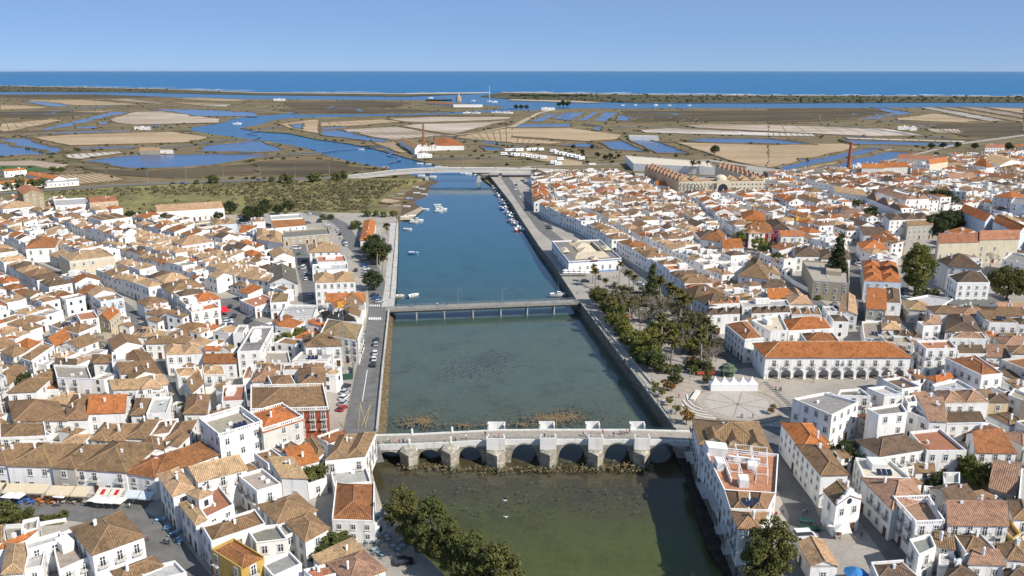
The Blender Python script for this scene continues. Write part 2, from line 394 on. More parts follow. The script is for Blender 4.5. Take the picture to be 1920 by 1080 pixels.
# ================================================================== SETTING
FAR = 45000
sheet('sea', [(-FAR, 812, 0), (FAR, 812, 0), (FAR, FAR * 2, 0), (-FAR, FAR * 2, 0)], sea_m)
sheet('lagoon', PX([(-900, 400), (830, 327), (900, 326), (905, 250), (2900, 250), (2900, 190), (-900, 166)], .05), lagoon_m)
sheet('river', [(-160, 90, 0), (140, 90, 0), (170, 330, 0), (140, 822, 0), (-330, 822, 0), (-150, 330, 0)], river_m)
sheet('river_bed', [(-170, 80, -1.1), (150, 80, -1.1), (180, 330, -1.1), (150, 825, -1.1), (-340, 825, -1.1), (-160, 330, -1.1)], bed_m)

land_left = [(990, 1260), (930, 1180), (840, 1085), (757, 1003), (718, 955), (703, 905), (694, 868), (694, 846), (707, 807), (729, 582), (733, 560), (741, 465), (745, 413), (738, 400), (560, 398), (-500, 425), (-900, 900), (-900, 1300)]
sheet('ground', PX(land_left, ZG), paving_m, skirt=-1.2, mat2=quay_m)
land_right = [(1440, 1260), (1405, 1110), (1375, 1042), (1348, 965), (1325, 905), (1305, 855), (1285, 822), (1262, 798), (1087, 567), (1080, 560), (1057, 525), (1035, 492), (1010, 460), (995, 437), (975, 407), (960, 382), (925, 338), (915, 326),
              (990, 311), (1150, 307), (1330, 299), (1420, 312), (1490, 322), (1590, 318), (1800, 268), (1920, 252), (2400, 240), (2900, 420), (2900, 1300)]
sheet('ground', PX(land_right, ZG), paving_m, skirt=-1.2, mat2=quay_m)
meadow = [(-600, 500), (560, 430), (745, 414), (733, 396), (700, 383), (742, 352), (792, 335), (650, 330), (480, 337), (250, 344), (82, 355), (-600, 392)]
sheet('meadow', PX(meadow, 3.2), meadow_m, skirt=-.5)
L1 = [(745, 430), (760, 360), (800, 341), (812, 339), (767, 327), (720, 315), (655, 302), (615, 292), (580, 280), (547, 272), (480, 262), (400, 252), (355, 244), (360, 238), (415, 230), (440, 221), (478, 217), (545, 212), (552, 214), (760, 213), (870, 209),
      (930, 205), (945, 200), (905, 197), (800, 188), (480, 186), (250, 181), (-900, 178), (-1500, 500)]
sheet('marsh', PX(L1, 1.0), marsh_m, skirt=-.3)
L2 = [(925, 350), (880, 318), (840, 315), (760, 295), (695, 277), (640, 267), (587, 260), (542, 250), (480, 246), (450, 240), (478, 235), (495, 231), (512, 225), (547, 221), (730, 217), (870, 213), (960, 208), (1005, 206), (1100, 203), (1700, 202), (2900, 202), (3500, 420), (1400, 480)]
sheet('marsh', PX(L2, 1.0), marsh_m, skirt=-.3)
isl = [(-900, 159), (0, 161), (160, 163), (300, 167), (480, 174), (760, 176), (905, 175), (760, 181), (480, 178), (250, 173), (-900, 167)]
sheet('barrier_island', PX(isl, 1.2), dune_m)
isl2 = [(898, 181), (940, 173), (1100, 176), (1300, 178), (1900, 181), (2900, 181), (2900, 192), (1920, 192), (1700, 192), (1450, 193), (1200, 193), (1080, 189), (960, 186)]
sheet('barrier_island', PX(isl2, 1.2), dune_m)
sheet('beach', PX([(-900, 158.4), (0, 160.4), (300, 166), (480, 173), (760, 175.2), (905, 174.2), (905, 175.2), (760, 176.6), (480, 174.2), (300, 167.0), (0, 161.2), (-900, 159.2)], 1.6), sand_m)
sheet('beach', PX([(940, 172.5), (1100, 175.2), (1300, 177.4), (1900, 180.2), (2900, 180.2), (2900, 181.2), (1900, 181.2), (1300, 178.6), (1100, 176.6), (940, 173.8)], 1.6), sand_m)
sheet('beach', PX([(960, 186), (1080, 189), (1140, 192), (1100, 192.6), (1000, 189.5), (950, 188)], 1.5), sand_m)
# surf breaking on the outer shore
fm = plain('surf_foam', (.82, .83, .84), .9, .1, .1, .05)
mb = MB()
for i in range(90):
    x = rng.uniform(-200, 2100)
    if 880 < x < 950: continue
    ys = np.interp(x, [-200, 0, 300, 480, 760, 905, 940, 1100, 1300, 1900, 2200], [158.5, 160, 165.6, 172.6, 175, 174.2, 172.5, 175.2, 177.4, 180.2, 180.5]) - rng.uniform(.2, 2.0)
    a = at(x, ys, .4); b_ = at(x + rng.uniform(14, 60), ys + rng.uniform(-.1, .25), .4); d = rng.uniform(14, 34)
    mb.face([a, b_, b_ + Vector((0, d, 0)), a + Vector((rng.uniform(5, 60), d, 0))])
tag(mb.obj('surf', [fm]), 'white surf breaking along the outer sandbar', 'surf', kind='stuff')
mb = MB(); a, b_ = at(760, 176, 0), at(918, 174, 0)
mb.obox((a + b_) / 2, (b_ - a).normalized(), Vector((-(b_ - a).y, (b_ - a).x, 0)).normalized(), (b_ - a).length / 2, 9, -1, 3.0)
tag(mb.obj('breakwater', [concrete_m]), 'long low stone breakwater running out to sea', 'breakwater')

def inside_xy(p, poly):
    c = False; j = len(poly) - 1
    for i in range(len(poly)):
        xi, yi = poly[i]; xj, yj = poly[j]
        if (yi > p[1]) != (yj > p[1]) and p[0] < (xj - xi) * (p[1] - yi) / (yj - yi) + xi: c = not c
        j = i
    return c
# ---- salt pans, ponds, canals
PANS = []
def pan(tile, m, *pts): PANS.append((tile, m, pts))
W_, S_, P_, Q_, D_ = pan_water, pan_tan, pan_pink, pan_white, pan_dark
for row in """F1 W 170,322 330,318 540,350 400,362
F1 S 190,312 620,308 1060,345 560,350
F1 P 800,308 960,302 1250,335 1200,342
F1 S 560,395 860,388 760,405 520,400
F1 S 0,345 200,350 380,370 0,385
F1 S 1250,325 1500,330 1800,342 1500,352
F1 Q 1460,352 1560,340 1740,340 1700,360
F1 W 205,545 420,500 840,400 1010,395 850,430 420,530
F1 W 110,572 540,545 990,535 980,548 560,560 150,578
F1 W 730,475 815,470 815,492 735,495
F1 W 570,510 730,505 725,525 575,527
F1 P 820,455 1000,400 1280,395 1430,425 1650,450 1640,480 1250,490 1000,495 860,480
F1 W 1110,380 1480,380 1920,403 1920,435 1450,432 1430,420
F1 S 225,590 540,570 1300,548 1590,590 1380,630 520,652
F1 W -100,600 200,598 480,690 380,715 20,612
F1 W -100,627 20,622 355,722 0,735 -100,740
F1 W 560,665 780,660 1040,655 1000,675 600,680
P W 147,302 215,294 275,288 480,290 541,291 480,296 435,304 400,310 275,317 212,312
P W 368,284 390,272 475,263.5 492,264.5 541,283 480,286
F1 Q 480,720 900,695 940,705 600,755 500,745
F1 S 0,490 380,455 480,460 100,540 0,550
F1 P -50,772 250,762 540,795 430,830 250,805 -50,806
F1 S 380,870 760,860 960,905 760,930 560,945
F2 S 165,410 425,378 470,378 470,480 390,470 250,440
F2 W 245,415 360,405 350,450 290,440
F2 W 480,435 700,430 680,442 480,455
F2 W 480,460 610,455 1000,535 960,548 700,520 480,488
F2 S 480,398 960,375 1100,393 720,424 480,428
F2 P 620,452 1060,430 1420,495 1060,530 1000,533
F2 P 1085,425 1240,410 1700,397 1900,382 1480,488 1400,478
F2 P 980,372 1300,357 1910,357 1890,376 1240,400 1110,393
F2 S 1490,508 1920,438 1920,548 1600,528
F2 W 1680,575 1860,590 1830,610 1720,615
F2 S 880,550 1050,540 1160,620 1080,625 960,580
F2 S 735,895 790,900 840,950 980,965 1130,985 1000,1010 850,985
F3 W 120,390 280,335 360,330 220,395
F3 W 295,370 390,325 560,322 440,385
F3 W 480,385 620,315 670,312 560,385
F3 W 600,388 700,320 800,322 710,390
F3 W 0,412 440,405 460,432 0,438
F3 W 530,412 600,415 690,440 640,462 600,455 630,435
F3 W 780,385 800,345 900,350 880,388
F3 W 900,380 930,357 1050,360 1040,382
F3 W 1170,372 1200,355 1300,378 1250,386
F3 W 1320,370 1340,358 1390,372 1360,384
F3 D 820,312 1750,312 2500,318 2820,345 2500,370 1920,392 900,392
F3 S 0,442 440,440 830,490 800,525 560,540 0,503
F3 S 0,510 400,545 300,562 0,555
F3 W 300,568 560,550 670,595
F3 W 650,548 820,533 1020,622 750,605
F3 W 880,530 1030,525 1350,632 1080,628
F3 W 1270,530 1450,515 1920,520 2240,558 2290,568 2000,562 1400,545
F3 Q 960,455 1180,440 1920,474 1920,501 1000,475
F3 P 1260,420 1500,410 1920,414 1920,466 1400,440
F3 S 1220,547 1400,552 1920,568 1920,742 1700,700 1500,640
F3 S -60,640 100,610 540,690 560,740 400,755 300,700
F4 P 0,335 900,365 1200,418 800,425 0,385
F4 Q 1130,205 1240,205 1800,305 1650,310
F4 S 1265,204 1385,204 1920,296 1920,310 1840,308
F4 P 1425,203 1570,203 1920,262 1920,288
F4 S 1610,203 1920,215 1920,252
F4 S 960,290 1250,250 1600,305 1450,320 980,300
F4 W 750,205 880,213 1100,250 960,265 780,295 660,300 800,265 920,250 850,225
F4 W 385,265 410,258 520,285 470,310 390,308
F4 Q 0,395 340,405 380,425 0,420
F4 Q 560,430 1490,457 1480,470 600,442
F4 W 540,447 1480,477 1450,500 640,482
F4 W 1110,340 1250,335 1240,350 1120,352
F4 P 1180,365 1440,370 1460,400 1260,400
F4 W 65,660 560,545 700,515 840,518 780,545 130,685
F4 W 200,690 900,535 1110,545 1000,580 500,690
F4 S 105,690 940,508 950,520 240,692
F1 S 1300,300 1500,292 1900,310 1700,322
F1 D 0,270 700,268 1300,290 700,300 0,292
F1 D 0,398 480,392 760,412 300,448 0,440
F2 D 130,300 520,285 1100,300 1500,318 900,330 300,325
F2 D 200,250 760,240 1150,250 1050,290 260,285
F2 S 780,298 1000,292 1050,302 820,308
F4 D 0,215 700,212 950,252 640,300 0,330
F4 D 1150,330 1900,320 1920,430 1500,430
F1 D 620,825 1100,840 1900,790 1900,870 1300,900 800,870
F2 D 0,690 520,680 900,760 400,800 0,800
F4 S 0,490 560,475 690,500 400,570 60,650 0,660""".splitlines():
    t, m, *ps = row.split(); pan(t, m, *[tuple(float(q) for q in p_.split(',')) for p_ in ps])
def wobble(poly, amp):                      # natural, uneven shore lines
    out = []
    for i, a in enumerate(poly):
        b_ = poly[(i + 1) % len(poly)]; L = (b_ - a).length; n = max(1, min(24, int(L / 25))); d = (b_ - a) / max(L, 1e-6); nn = Vector((-d.y, d.x, 0))
        for k in range(n): out.append(a.lerp(b_, k / n) + nn * (rng.gauss(0, amp) if k else 0))
    return out
PM = dict(W=W_, S=S_, P=P_, Q=Q_, D=D_)
for k, (t, m, pts) in enumerate(PANS):
    z = 1.25 + .02 * (k % 7)
    poly = wobble(PX(pts, z, t), 5.0 if m in 'WD' and len(pts) > 4 else 1.8)
    o = sheet('pond' if m == 'W' else 'salt_pan', poly, PM[m])
    # earth banks round it, real ridges
    mb = MB(); n = len(poly)
    for i in range(n):
        a, b_ = poly[i], poly[(i + 1) % n]; d = (b_ - a); L = d.length
        if L < 5: continue
        pxs = [v.x * F_PX / (v.y * CP + (CAM_Z - v.z) * SP) + 960 for v in (a, b_)]
        if any(all(abs(v - c_) < 7 for v in pxs) for c_ in (480, 960, 1440)): continue
        d.normalize(); nn = Vector((-d.y, d.x, 0)); w_ = 2.2 if m != 'D' else .8; h = z + (.9 if m == 'W' else .7)
        mb.face([a - nn * w_, b_ - nn * w_, b_ - nn * w_ * .4 + Vector((0, 0, h - z)), a - nn * w_ * .4 + Vector((0, 0, h - z))])
        mb.face([a - nn * w_ * .4 + Vector((0, 0, h - z)), b_ - nn * w_ * .4 + Vector((0, 0, h - z)), b_ + nn * w_ * .4 + Vector((0, 0, h - z)), a + nn * w_ * .4 + Vector((0, 0, h - z))])
        mb.face([b_ + nn * w_, a + nn * w_, a + nn * w_ * .4 + Vector((0, 0, h - z)), b_ + nn * w_ * .4 + Vector((0, 0, h - z))])
    if mb.f: mb.obj('earth_bank', [dike_m], o)
    # inner ribs of the bigger dry pans
    if m in 'SPQ' and len(pts) in (4, 5):
        pq = PX(pts, z, t); A, B, C, Dd = pq[0], pq[1], pq[len(pq) // 2], pq[-1]
        mb = MB()
        for q in np.linspace(.12, .88, 7):
            a = A.lerp(B, q); b_ = Dd.lerp(C, q)
            d = (b_ - a)
            if d.length < 20: continue
            d.normalize(); nn = Vector((-d.y, d.x, 0)); up = Vector((0, 0, .3))
            mb.face([a - nn * .7, b_ - nn * .7, b_ + up, a + up]); mb.face([a + up, b_ + up, b_ + nn * .7, a + nn * .7])
        if mb.f: mb.obj('pan_rib', [dike_m], o)
# winding tidal creeks
for k in range(46):
    x, y = rng.uniform(20, 1900), rng.uniform(196, 290)
    q = at(x, y, 1.1)
    if any(inside_xy(q, [p.xy for p in PX(pp, 1.2, tt)]) for tt, mm, pp in PANS if mm != 'D') or not (inside_xy(q, [p.xy for p in PX(L1, 1)]) or inside_xy(q, [p.xy for p in PX(L2, 1)])): continue
    a = rng.uniform(-.7, .7) + rng.choice([0, math.pi]); P = [q]
    for _ in range(rng.randint(6, 14)):
        a += rng.gauss(0, .5); P.append(P[-1] + Vector((math.cos(a) * 22, math.sin(a) * 34, 0)))
    sheet('creek', strip(P, rng.uniform(2, 6) * (1 + q.y / 1500), 1.1 + .01 * k), pan_water)
sheet('sports_field', PX([(0, 805), (200, 800), (400, 830), (200, 852), (-60, 856)], 1.4, 'F1'), plain('turf', (.07, .13, .05), .95, .05, .2, .2))
sheet('mudflat', PX([(735, 430), (742, 418), (775, 407), (790, 392), (775, 377), (800, 367), (806, 348), (822, 341), (800, 334), (690, 380), (700, 400)], .25), plain('tidal_mud', (.12, .085, .055), .9, .2, .3, .2), skirt=-.8)
sheet('mudflat', PX([(1398, 1110), (1350, 1060), (1328, 1028), (1312, 985), (1298, 935), (1286, 895), (1274, 868), (1262, 850), (1290, 830), (1420, 1100)], .35), plain('dark_mud', (.05, .042, .032), .95, .1, .4, .5), skirt=-1.0)
sheet('slipway', PX([(1470, 290), (1480, 260), (1500, 255), (1640, 190), (1660, 205), (1560, 290)], .6, 'T6'), sand_m)
# ---- roads
ROADN = [0]
def road(name, tile, pts, w_, z=ZG + .03, m=asphalt_m):
    ROADN[0] += 1; z += .006 * ROADN[0]
    return sheet(name, strip([ta(tile, x, y, z) for x, y in pts], w_, z), m)
road('road', 'P', [(690, 870), (672, 802), (690, 700), (706, 610), (710, 570), (706, 530), (690, 490), (668, 465), (655, 445), (640, 420), (608, 404), (572, 396)], 8.5)
road('main_road', 'P', [(-300, 384), (82, 357), (250, 346), (475, 338), (620, 334), (652, 332)], 12, 3.5)
road('promenade', 'P', [(727, 575), (732, 540), (737, 470), (739, 418)], 5.5, ZG + .05, concrete_m)
road('cobbled_street', 'P', [(-60, 945), (120, 955), (235, 968), (262, 985), (310, 1030), (370, 1110)], 8)
road('street', 'P', [(235, 968), (270, 930), (285, 910)], 6)
road('street', 'P', [(470, 615), (430, 600), (418, 560)], 14, ZG + .045)
road('street', 'P', [(590, 590), (580, 530), (562, 470), (556, 440)], 8, ZG + .04)
road('street', 'P', [(250, 600), (262, 625), (300, 665), (320, 700), (350, 750)], 3.6)
road('street', 'P', [(0, 470), (75, 500), (140, 530), (210, 557), (240, 580), (250, 600)], 5)
road('quay_road', 'P', [(945, 330), (985, 385), (1020, 430), (1070, 470), (1110, 500)], 8)
road('street', 'P', [(1140, 470), (1180, 510), (1240, 560), (1310, 610), (1350, 650), (1400, 690)], 8)
road('street', 'P', [(1455, 800), (1470, 880), (1490, 930), (1510, 970), (1500, 1040), (1490, 1110)], 7)
road('street', 'P', [(1590, 930), (1650, 990), (1700, 1060)], 7)
road('street', 'P', [(1340, 420), (1390, 470), (1450, 520), (1520, 560), (1560, 590)], 7)
road('street', 'P', [(1600, 460), (1605, 540), (1610, 600)], 5)
road('street', 'P', [(1690, 520), (1695, 580), (1700, 640)], 6)
road('street', 'P', [(1800, 370), (1850, 350), (1990, 310)], 16)
road('access_road', 'P', [(1095, 322), (1300, 330), (1450, 336), (1600, 345)], 12, ZG + .06)
road('dirt_track', 'P', [(960, 238), (1010, 212), (1040, 205)], 12, 1.5, sand_m)
road('dirt_track', 'P', [(840, 255), (900, 248), (960, 236)], 8, 1.5, sand_m)
# yellow box and lane marks on the river road
mb = MB()
def mark(a, b_, w_, tile='T5'):
    A, B = ta(tile, *a, ZG + .06), ta(tile, *b_, ZG + .22); d = (B - A).normalized(); n = Vector((-d.y, d.x, 0)) * w_ / 2
    mb.face([A - n, B - n, B + n, A + n])
for a, b_ in (((1185, 780), (1275, 780)), ((1185, 780), (1165, 965)), ((1260, 790), (1215, 975)), ((1185, 800), (1225, 960)), ((1255, 800), (1190, 960)), ((1010, 910), (1060, 965)), ((1065, 905), (1005, 965))): mark(a, b_, .2)
mb.obj('yellow_marking', [yellow_m])['kind'] = 'structure'
mb = MB(); mark((1235, 535), (1197, 770), .25)
for k in range(7): mark((1250 + k * 14, 140), (1250 + k * 14, 158), .55)
for k in range(6): mark((1255 + k * 14, 45), (1255 + k * 14, 58), .5)
mb.obj('white_marking', [mark_m])['kind'] = 'structure'
mb = MB()
for k in range(16): mark((1460 + k * 13.5, 630 + k * 13.5), (1520 + k * 14, 625 + k * 13), .55, 'R4')
mb.obj('plaza_stripe', [asphalt_m])['kind'] = 'structure'
# plaza with the paved circle
pl = [ta('R4', x, y, ZG + .16) for x, y in ((640, 600), (1100, 590), (1440, 590), (1690, 830), (1440, 900), (960, 900), (800, 930), (700, 760))]
plaza = sheet('plaza', pl, plain('plaza_setts', (.37, .315, .25), .9, .2, .16, .5))
c = ta('R4', 1293, 792, ZG + .18)
for nm, rx, m, dz in (('paving_ring', 14.0, plain('ring_stone', (.30, .255, .205), .9, .2, .2, 1), 0), ('paving_disc', 12.4, plain('pale_setts', (.375, .325, .265), .9, .2, .15, 1), .02), ('paving_octagon', 10.6, plain('disc_stone', (.425, .385, .33), .9, .2, .12, 1), .04)):
    n = 8 if 'oct' in nm else 40
    sheet(nm, [(c.x + rx * math.cos(2 * math.pi * (k + .5) / n), c.y + rx * math.sin(2 * math.pi * (k + .5) / n), c.z + dz) for k in range(n)], m, parent=plaza, kind=None)
mb = MB()
for k in range(4):
    a = math.pi * (k + .5) / 4; d = Vector((math.cos(a), math.sin(a), 0)); n = Vector((-d.y, d.x, 0)) * .2; q = c + Vector((0, 0, .06))
    mb.face([q - d * 10.5 - n, q + d * 10.5 - n, q + d * 10.5 + n, q - d * 10.5 + n])
mb.obj('paving_cross', [MATS['ring_stone']], plaza)
# stepped white seating round the plaza
for pts in ([(910, 725), (920, 770), (960, 810), (1020, 835)], [(885, 768), (906, 802), (960, 838), (1060, 862)], [(872, 800), (900, 832), (980, 866), (1100, 884)], [(905, 850), (960, 876), (1040, 895), (1130, 904)]):
    w3 = [ta('R4', x, y, ZG) for x, y in pts]; mb = MB(); L = strip(w3, .5, 0); n = len(L) // 2
    for i in range(n - 1): mb.prism([L[i], L[i + 1], L[2 * n - 2 - i], L[2 * n - 1 - i]][::-1], ZG, ZG + .4)
    tag(mb.obj('curved_step', [surround_m]), 'curved pale stone seating step on the plaza', 'step', 'seating steps on the plaza')
mb = MB(); a, b_ = ta('R4', 948, 775, ZG), ta('R4', 996, 706, ZG); dd = (b_ - a).normalized(); mb.obox((a + b_) / 2, dd, Vector((-dd.y, dd.x, 0)), (b_ - a).length / 2, .7, ZG, ZG + 1.0)
tag(mb.obj('sloping_slab', [surround_m]), 'pale stone slab wall at the head of the curved plaza steps', 'slab')
# quay parapets and promenade walls
def wall_along(name, pts, w_, z0, z1, m, label, cat='wall', group=None):
    mb = MB(); L = strip(pts, w_, 0); n = len(L) // 2
    for i in range(n - 1): mb.prism([L[i], L[i + 1], L[2 * n - 2 - i], L[2 * n - 1 - i]][::-1], z0, z1)
    return tag(mb.obj(name, [m]), label, cat, group)
wall_along('quay_parapet', PX([(707, 809), (718, 690), (729, 584)], ZG), .6, ZG - .2, ZG + .9, concrete_m, 'low pale parapet between the river road and the rocky bank')
wall_along('quay_parapet', PX([(733, 560), (741, 465), (745, 413)], ZG), .6, ZG - .2, ZG + .6, concrete_m, 'low parapet of the promenade beyond the footbridge')
wall_along('quay_parapet', PX([(1264, 800), (1089, 568)], ZG), .45, ZG - .2, ZG + .5, concrete_m, 'low kerb wall along the park quay')
def railing(name, pts, z, m, label, h=1.0, step=2.5, n_rails=3, group=None, root_h=0.0):
    """posts and rails, one thing; posts are parts"""
    r = empty(name, pts[0]); tag(r, label, 'railing', group); o = Vector(pts[0])
    rails = MB(); posts = []
    for a, b_ in zip(pts, pts[1:]):
        a, b_ = Vector(a), Vector(b_); L = (b_ - a).length; n = max(1, round(L / step))
        for q in range(n_rails):
            dz = Vector((0, 0, h * (q + 1) / n_rails)); rails.bar(a + dz - o, b_ + dz - o, .045)
        for k in range(n): posts.append(a.lerp(b_, k / n) - o)
    rails.obj('rail', [m], r)
    pm = MB(); pm.bar((0, 0, -.05), (0, 0, h + .05), .05); me = pm.mesh('post', [m])
    for q in posts: add_obj('post', me, r, q)
    return r
green_m = plain('green_paint', (.03, .085, .06), .5, .4, 0)
railing('quay_railing', [p + Vector((0, 0, .5)) for p in PX([(1264, 800), (1175, 683), (1089, 568)], ZG)], ZG, green_m, 'green railing along the park quay wall', 1.0, 4)
wall_along('low_wall', PX([(1110, 590), (1180, 670), (1222, 720)], ZG), .4, ZG, ZG + .6, concrete_m, 'low wall between the quay walk and the park planting')
# rocks: armour along the road bank and at the bridge; far too many to count
def rock_mesh(seed):
    r_ = random.Random(seed); bm = bmesh.new(); bmesh.ops.create_icosphere(bm, subdivisions=1, radius=1)
    for v in bm.verts: v.co *= r_.uniform(.65, 1.15); v.co.z *= .7
    me = bpy.data.meshes.new('rock'); bm.to_mesh(me); bm.free(); return me
rocks = [rock_mesh(i) for i in range(5)]
RV = [np.array([v.co[:] for v in me.vertices]) for me in rocks]; RF = [[tuple(p.vertices) for p in me.polygons] for me in rocks]
def rock_field(name, places, label):
    mb = MB()
    for (x, y, z, s) in places:
        k = rng.randrange(5); a = rng.uniform(0, 6.3); ca, sa = math.cos(a), math.sin(a); i0 = len(mb.v)
        for v in RV[k]: mb.v.append((x + s * (v[0] * ca - v[1] * sa), y + s * (v[0] * sa + v[1] * ca), z + s * v[2]))
        for f in RF[k]: mb.f.append(tuple(i0 + q for q in f)); mb.m.append(0)
    return tag(mb.obj(name, [rock_m]), label, 'rocks', kind='stuff')
pl = []
for i in range(1500):
    t = rng.random(); y = 822 - t * 240; xe = np.interp(y, [560, 582, 700, 807, 830], [733, 730, 719, 708, 706]); u = rng.random()
    q = at(xe + u * (14 - 8 * t) + 1, y + 4, 0); pl.append((q.x, q.y, 1.9 * (1 - u) - .3, rng.uniform(.3, .62)))
rock_field('bank_rocks', pl, 'brown rubble armouring the river road bank')
pl = []
for cx, cy, rx, ry, n in ((790, 788, 38, 14, 620), (1035, 783, 62, 16, 900), (1075, 780, 30, 13, 260), (870, 797, 60, 8, 150), (930, 795, 40, 7, 100), (765, 795, 20, 8, 60), (980, 795, 50, 9, 120)):
    for i in range(n):
        a = rng.uniform(0, 6.3); d = abs(rng.gauss(0, .55)); lob = 1 + .45 * math.sin(3 * a + cx) + .25 * math.sin(5 * a + 1); q = at(cx + rx * d * lob * math.cos(a), cy + ry * d * lob * math.sin(a), 0)
        pl.append((q.x, q.y, .18 * max(0, 1 - d) - .2, rng.uniform(.2, .42)))
for i in range(420):
    x = rng.uniform(745, 1225); q = at(x, np.interp(x, [745, 930, 1225], [871, 880, 872]) + rng.gauss(0, 3.4) + (4 if rng.random() < .2 else 0), 0); pl.append((q.x, q.y, -.15, rng.uniform(.2, .48)))
for i in range(190):
    q = at(rng.uniform(710, 1220), rng.uniform(868, 960), 0); pl.append((q.x, q.y, -.2, rng.uniform(.15, .34)))
rock_field('shoal_rocks', pl, 'brown stones of the shoals above and below the old bridge')
pl = []
for i in range(240):
    t = rng.random(); y = 560 - t * 145; q = at(np.interp(y, [413, 465, 560], [746, 742, 734]) + rng.uniform(0, 3.5), y, 0); pl.append((q.x, q.y, .1, rng.uniform(.3, .7)))
rock_field('promenade_rocks', pl, 'scattered rocks at the foot of the promenade')

sheet('field', PX([(1490, 326), (1590, 321), (1800, 271), (1920, 255), (2400, 243), (2400, 290), (1920, 286), (1820, 298), (1620, 328), (1500, 336)], ZG + .3), marsh_m)
sheet('field', PX([(995, 312), (1150, 308), (1320, 301), (1400, 312), (1390, 330), (1180, 326), (1000, 320)], ZG + .3), marsh_m)
# weed beds on the river floor
weed_m = plain('river_weed', (.055, .043, .045), .95, .05, .3, 1)
pl = []
for cx, cy, rx, ry, n in ((895, 688, 40, 14, 620), (860, 700, 24, 8, 200), (940, 675, 22, 9, 120), (830, 800, 70, 8, 260), (980, 805, 80, 8, 300), (900, 925, 120, 26, 420), (1100, 930, 90, 20, 260), (1130, 775, 40, 12, 120)):
    for i in range(n):
        q = at(cx + rng.gauss(0, rx), cy + rng.gauss(0, ry), -1); pl.append((q.x, q.y, -1.14, rng.uniform(.12, .38)))
o = rock_field('weed_bed', pl, 'dark weed clumps lying on the river bed'); o.data.materials[0] = weed_m
# little garden between the café road and the houses
sheet('garden_bed', [ta('T3', x, y, ZG + .14) for x, y in ((-40, 600), (180, 620), (420, 640), (500, 660), (470, 690), (250, 705), (-40, 712))], plain('garden_soil', (.14, .115, .05), .95, .05, .4, .5))
wall_along('garden_balustrade', [ta('T3', x, y, ZG) for x, y in ((-60, 730), (260, 712), (500, 672))], .3, ZG, ZG + 1.0, frame_m, 'white balustrade along the small garden by the café road')
# ================================================================== BRIDGES
# ---- old stone bridge with seven arches
Y0 = 197.3; BW = 6.4
bx = lambda px, y=868: at(px, y, 0).x * Y0 / at(px, y, 0).y
def wx(px, z):   # world x of a picture column on the bridge's near face
    for py in range(760, 900):
        q = at(px, py, z)
        if q.y <= Y0: return q.x
    return at(px, 850, z).x
arches = [(707, 752, 2.3), (784, 828, 2.9), (860, 903, 3.75), (958, 1008, 4.55), (1046, 1098, 4.7), (1132, 1182, 4.75), (1220, 1270, 4.6)]
xL, xR = wx(692, 3), wx(1292, 5.5)
deck_pts = [(xL - 6, 4.05), (wx(706, 4), 4.0), (wx(780, 4), 4.3), (wx(860, 5), 4.95), (wx(930, 5), 5.5), (wx(1030, 5), 5.65), (wx(1200, 5), 5.6), (xR, 5.2), (xR + 5, 4.9)]
deck_z = lambda x: float(np.interp(x, [p[0] for p in deck_pts], [p[1] for p in deck_pts]))
bridge = empty('stone_bridge', (0, Y0, 0)); tag(bridge, 'old stone footbridge with seven arches and white cutwater piers', 'bridge')
xs = set(np.linspace(xL - 6, xR + 5, 110))
AR = []
for a, b_, c in arches:
    xa, xb = wx(a, 1), wx(b_, 1); AR.append((xa, xb, c)); xs |= set(np.linspace(xa, xb, 22))
xs = sorted(xs)
def soffit(x):
    for xa, xb, c in AR:
        if xa < x < xb:
            u = (x - (xa + xb) / 2) / ((xb - xa) / 2); return max(-1.2, c * (1 - abs(u) ** 2.2) ** .5)
    return -1.2
mb = MB(); white_band = MB()
for x0, x1 in zip(xs, xs[1:]):
    s0, s1 = soffit(x0), soffit(x1)
    for (xa, xb, c) in AR:               # sharp springing
        if abs(x0 - xa) < 1e-6: s0 = -1.2 if x1 < xa else 0.0
        if abs(x1 - xb) < 1e-6: s1 = 0.0
    d0, d1 = deck_z(x0), deck_z(x1)
    mb.face([(x0, 0, s0), (x1, 0, s1), (x1, 0, d1), (x0, 0, d0)]); mb.face([(x1, BW, s1), (x0, BW, s0), (x0, BW, d0), (x1, BW, d1)])
    mb.face([(x0, 0, s0), (x0, BW, s0), (x1, BW, s1), (x1, 0, s1)])
    # whitewashed band with parapet plinth, a little proud
    l0, l1 = max(s0 + .45, d0 - 1.3), max(s1 + .45, d1 - 1.3)
    for yy, dy in ((-.12, .42), (BW - .3, .42)):
        white_band.prism([(x0, yy), (x1, yy), (x1, yy + dy), (x0, yy + dy)], [l0, l1, l1, l0], [d0 + .42, d1 + .42, d1 + .42, d0 + .42], 0, True)
mb.obj('arch_wall', [stone_m], bridge)
white_band.obj('parapet_band', [wall_mat('bridge_whitewash', (.72, .71, .68))], bridge)
mb = MB()
for x0, x1 in zip(xs, xs[1:]): mb.face([(x0, 0, deck_z(x0) + .03), (x1, 0, deck_z(x1) + .03), (x1, BW, deck_z(x1) + .03), (x0, BW, deck_z(x0) + .03)])
mb.obj('deck', [plain('deck_setts', (.33, .29, .24), .9, .2, .2, 1)], bridge)
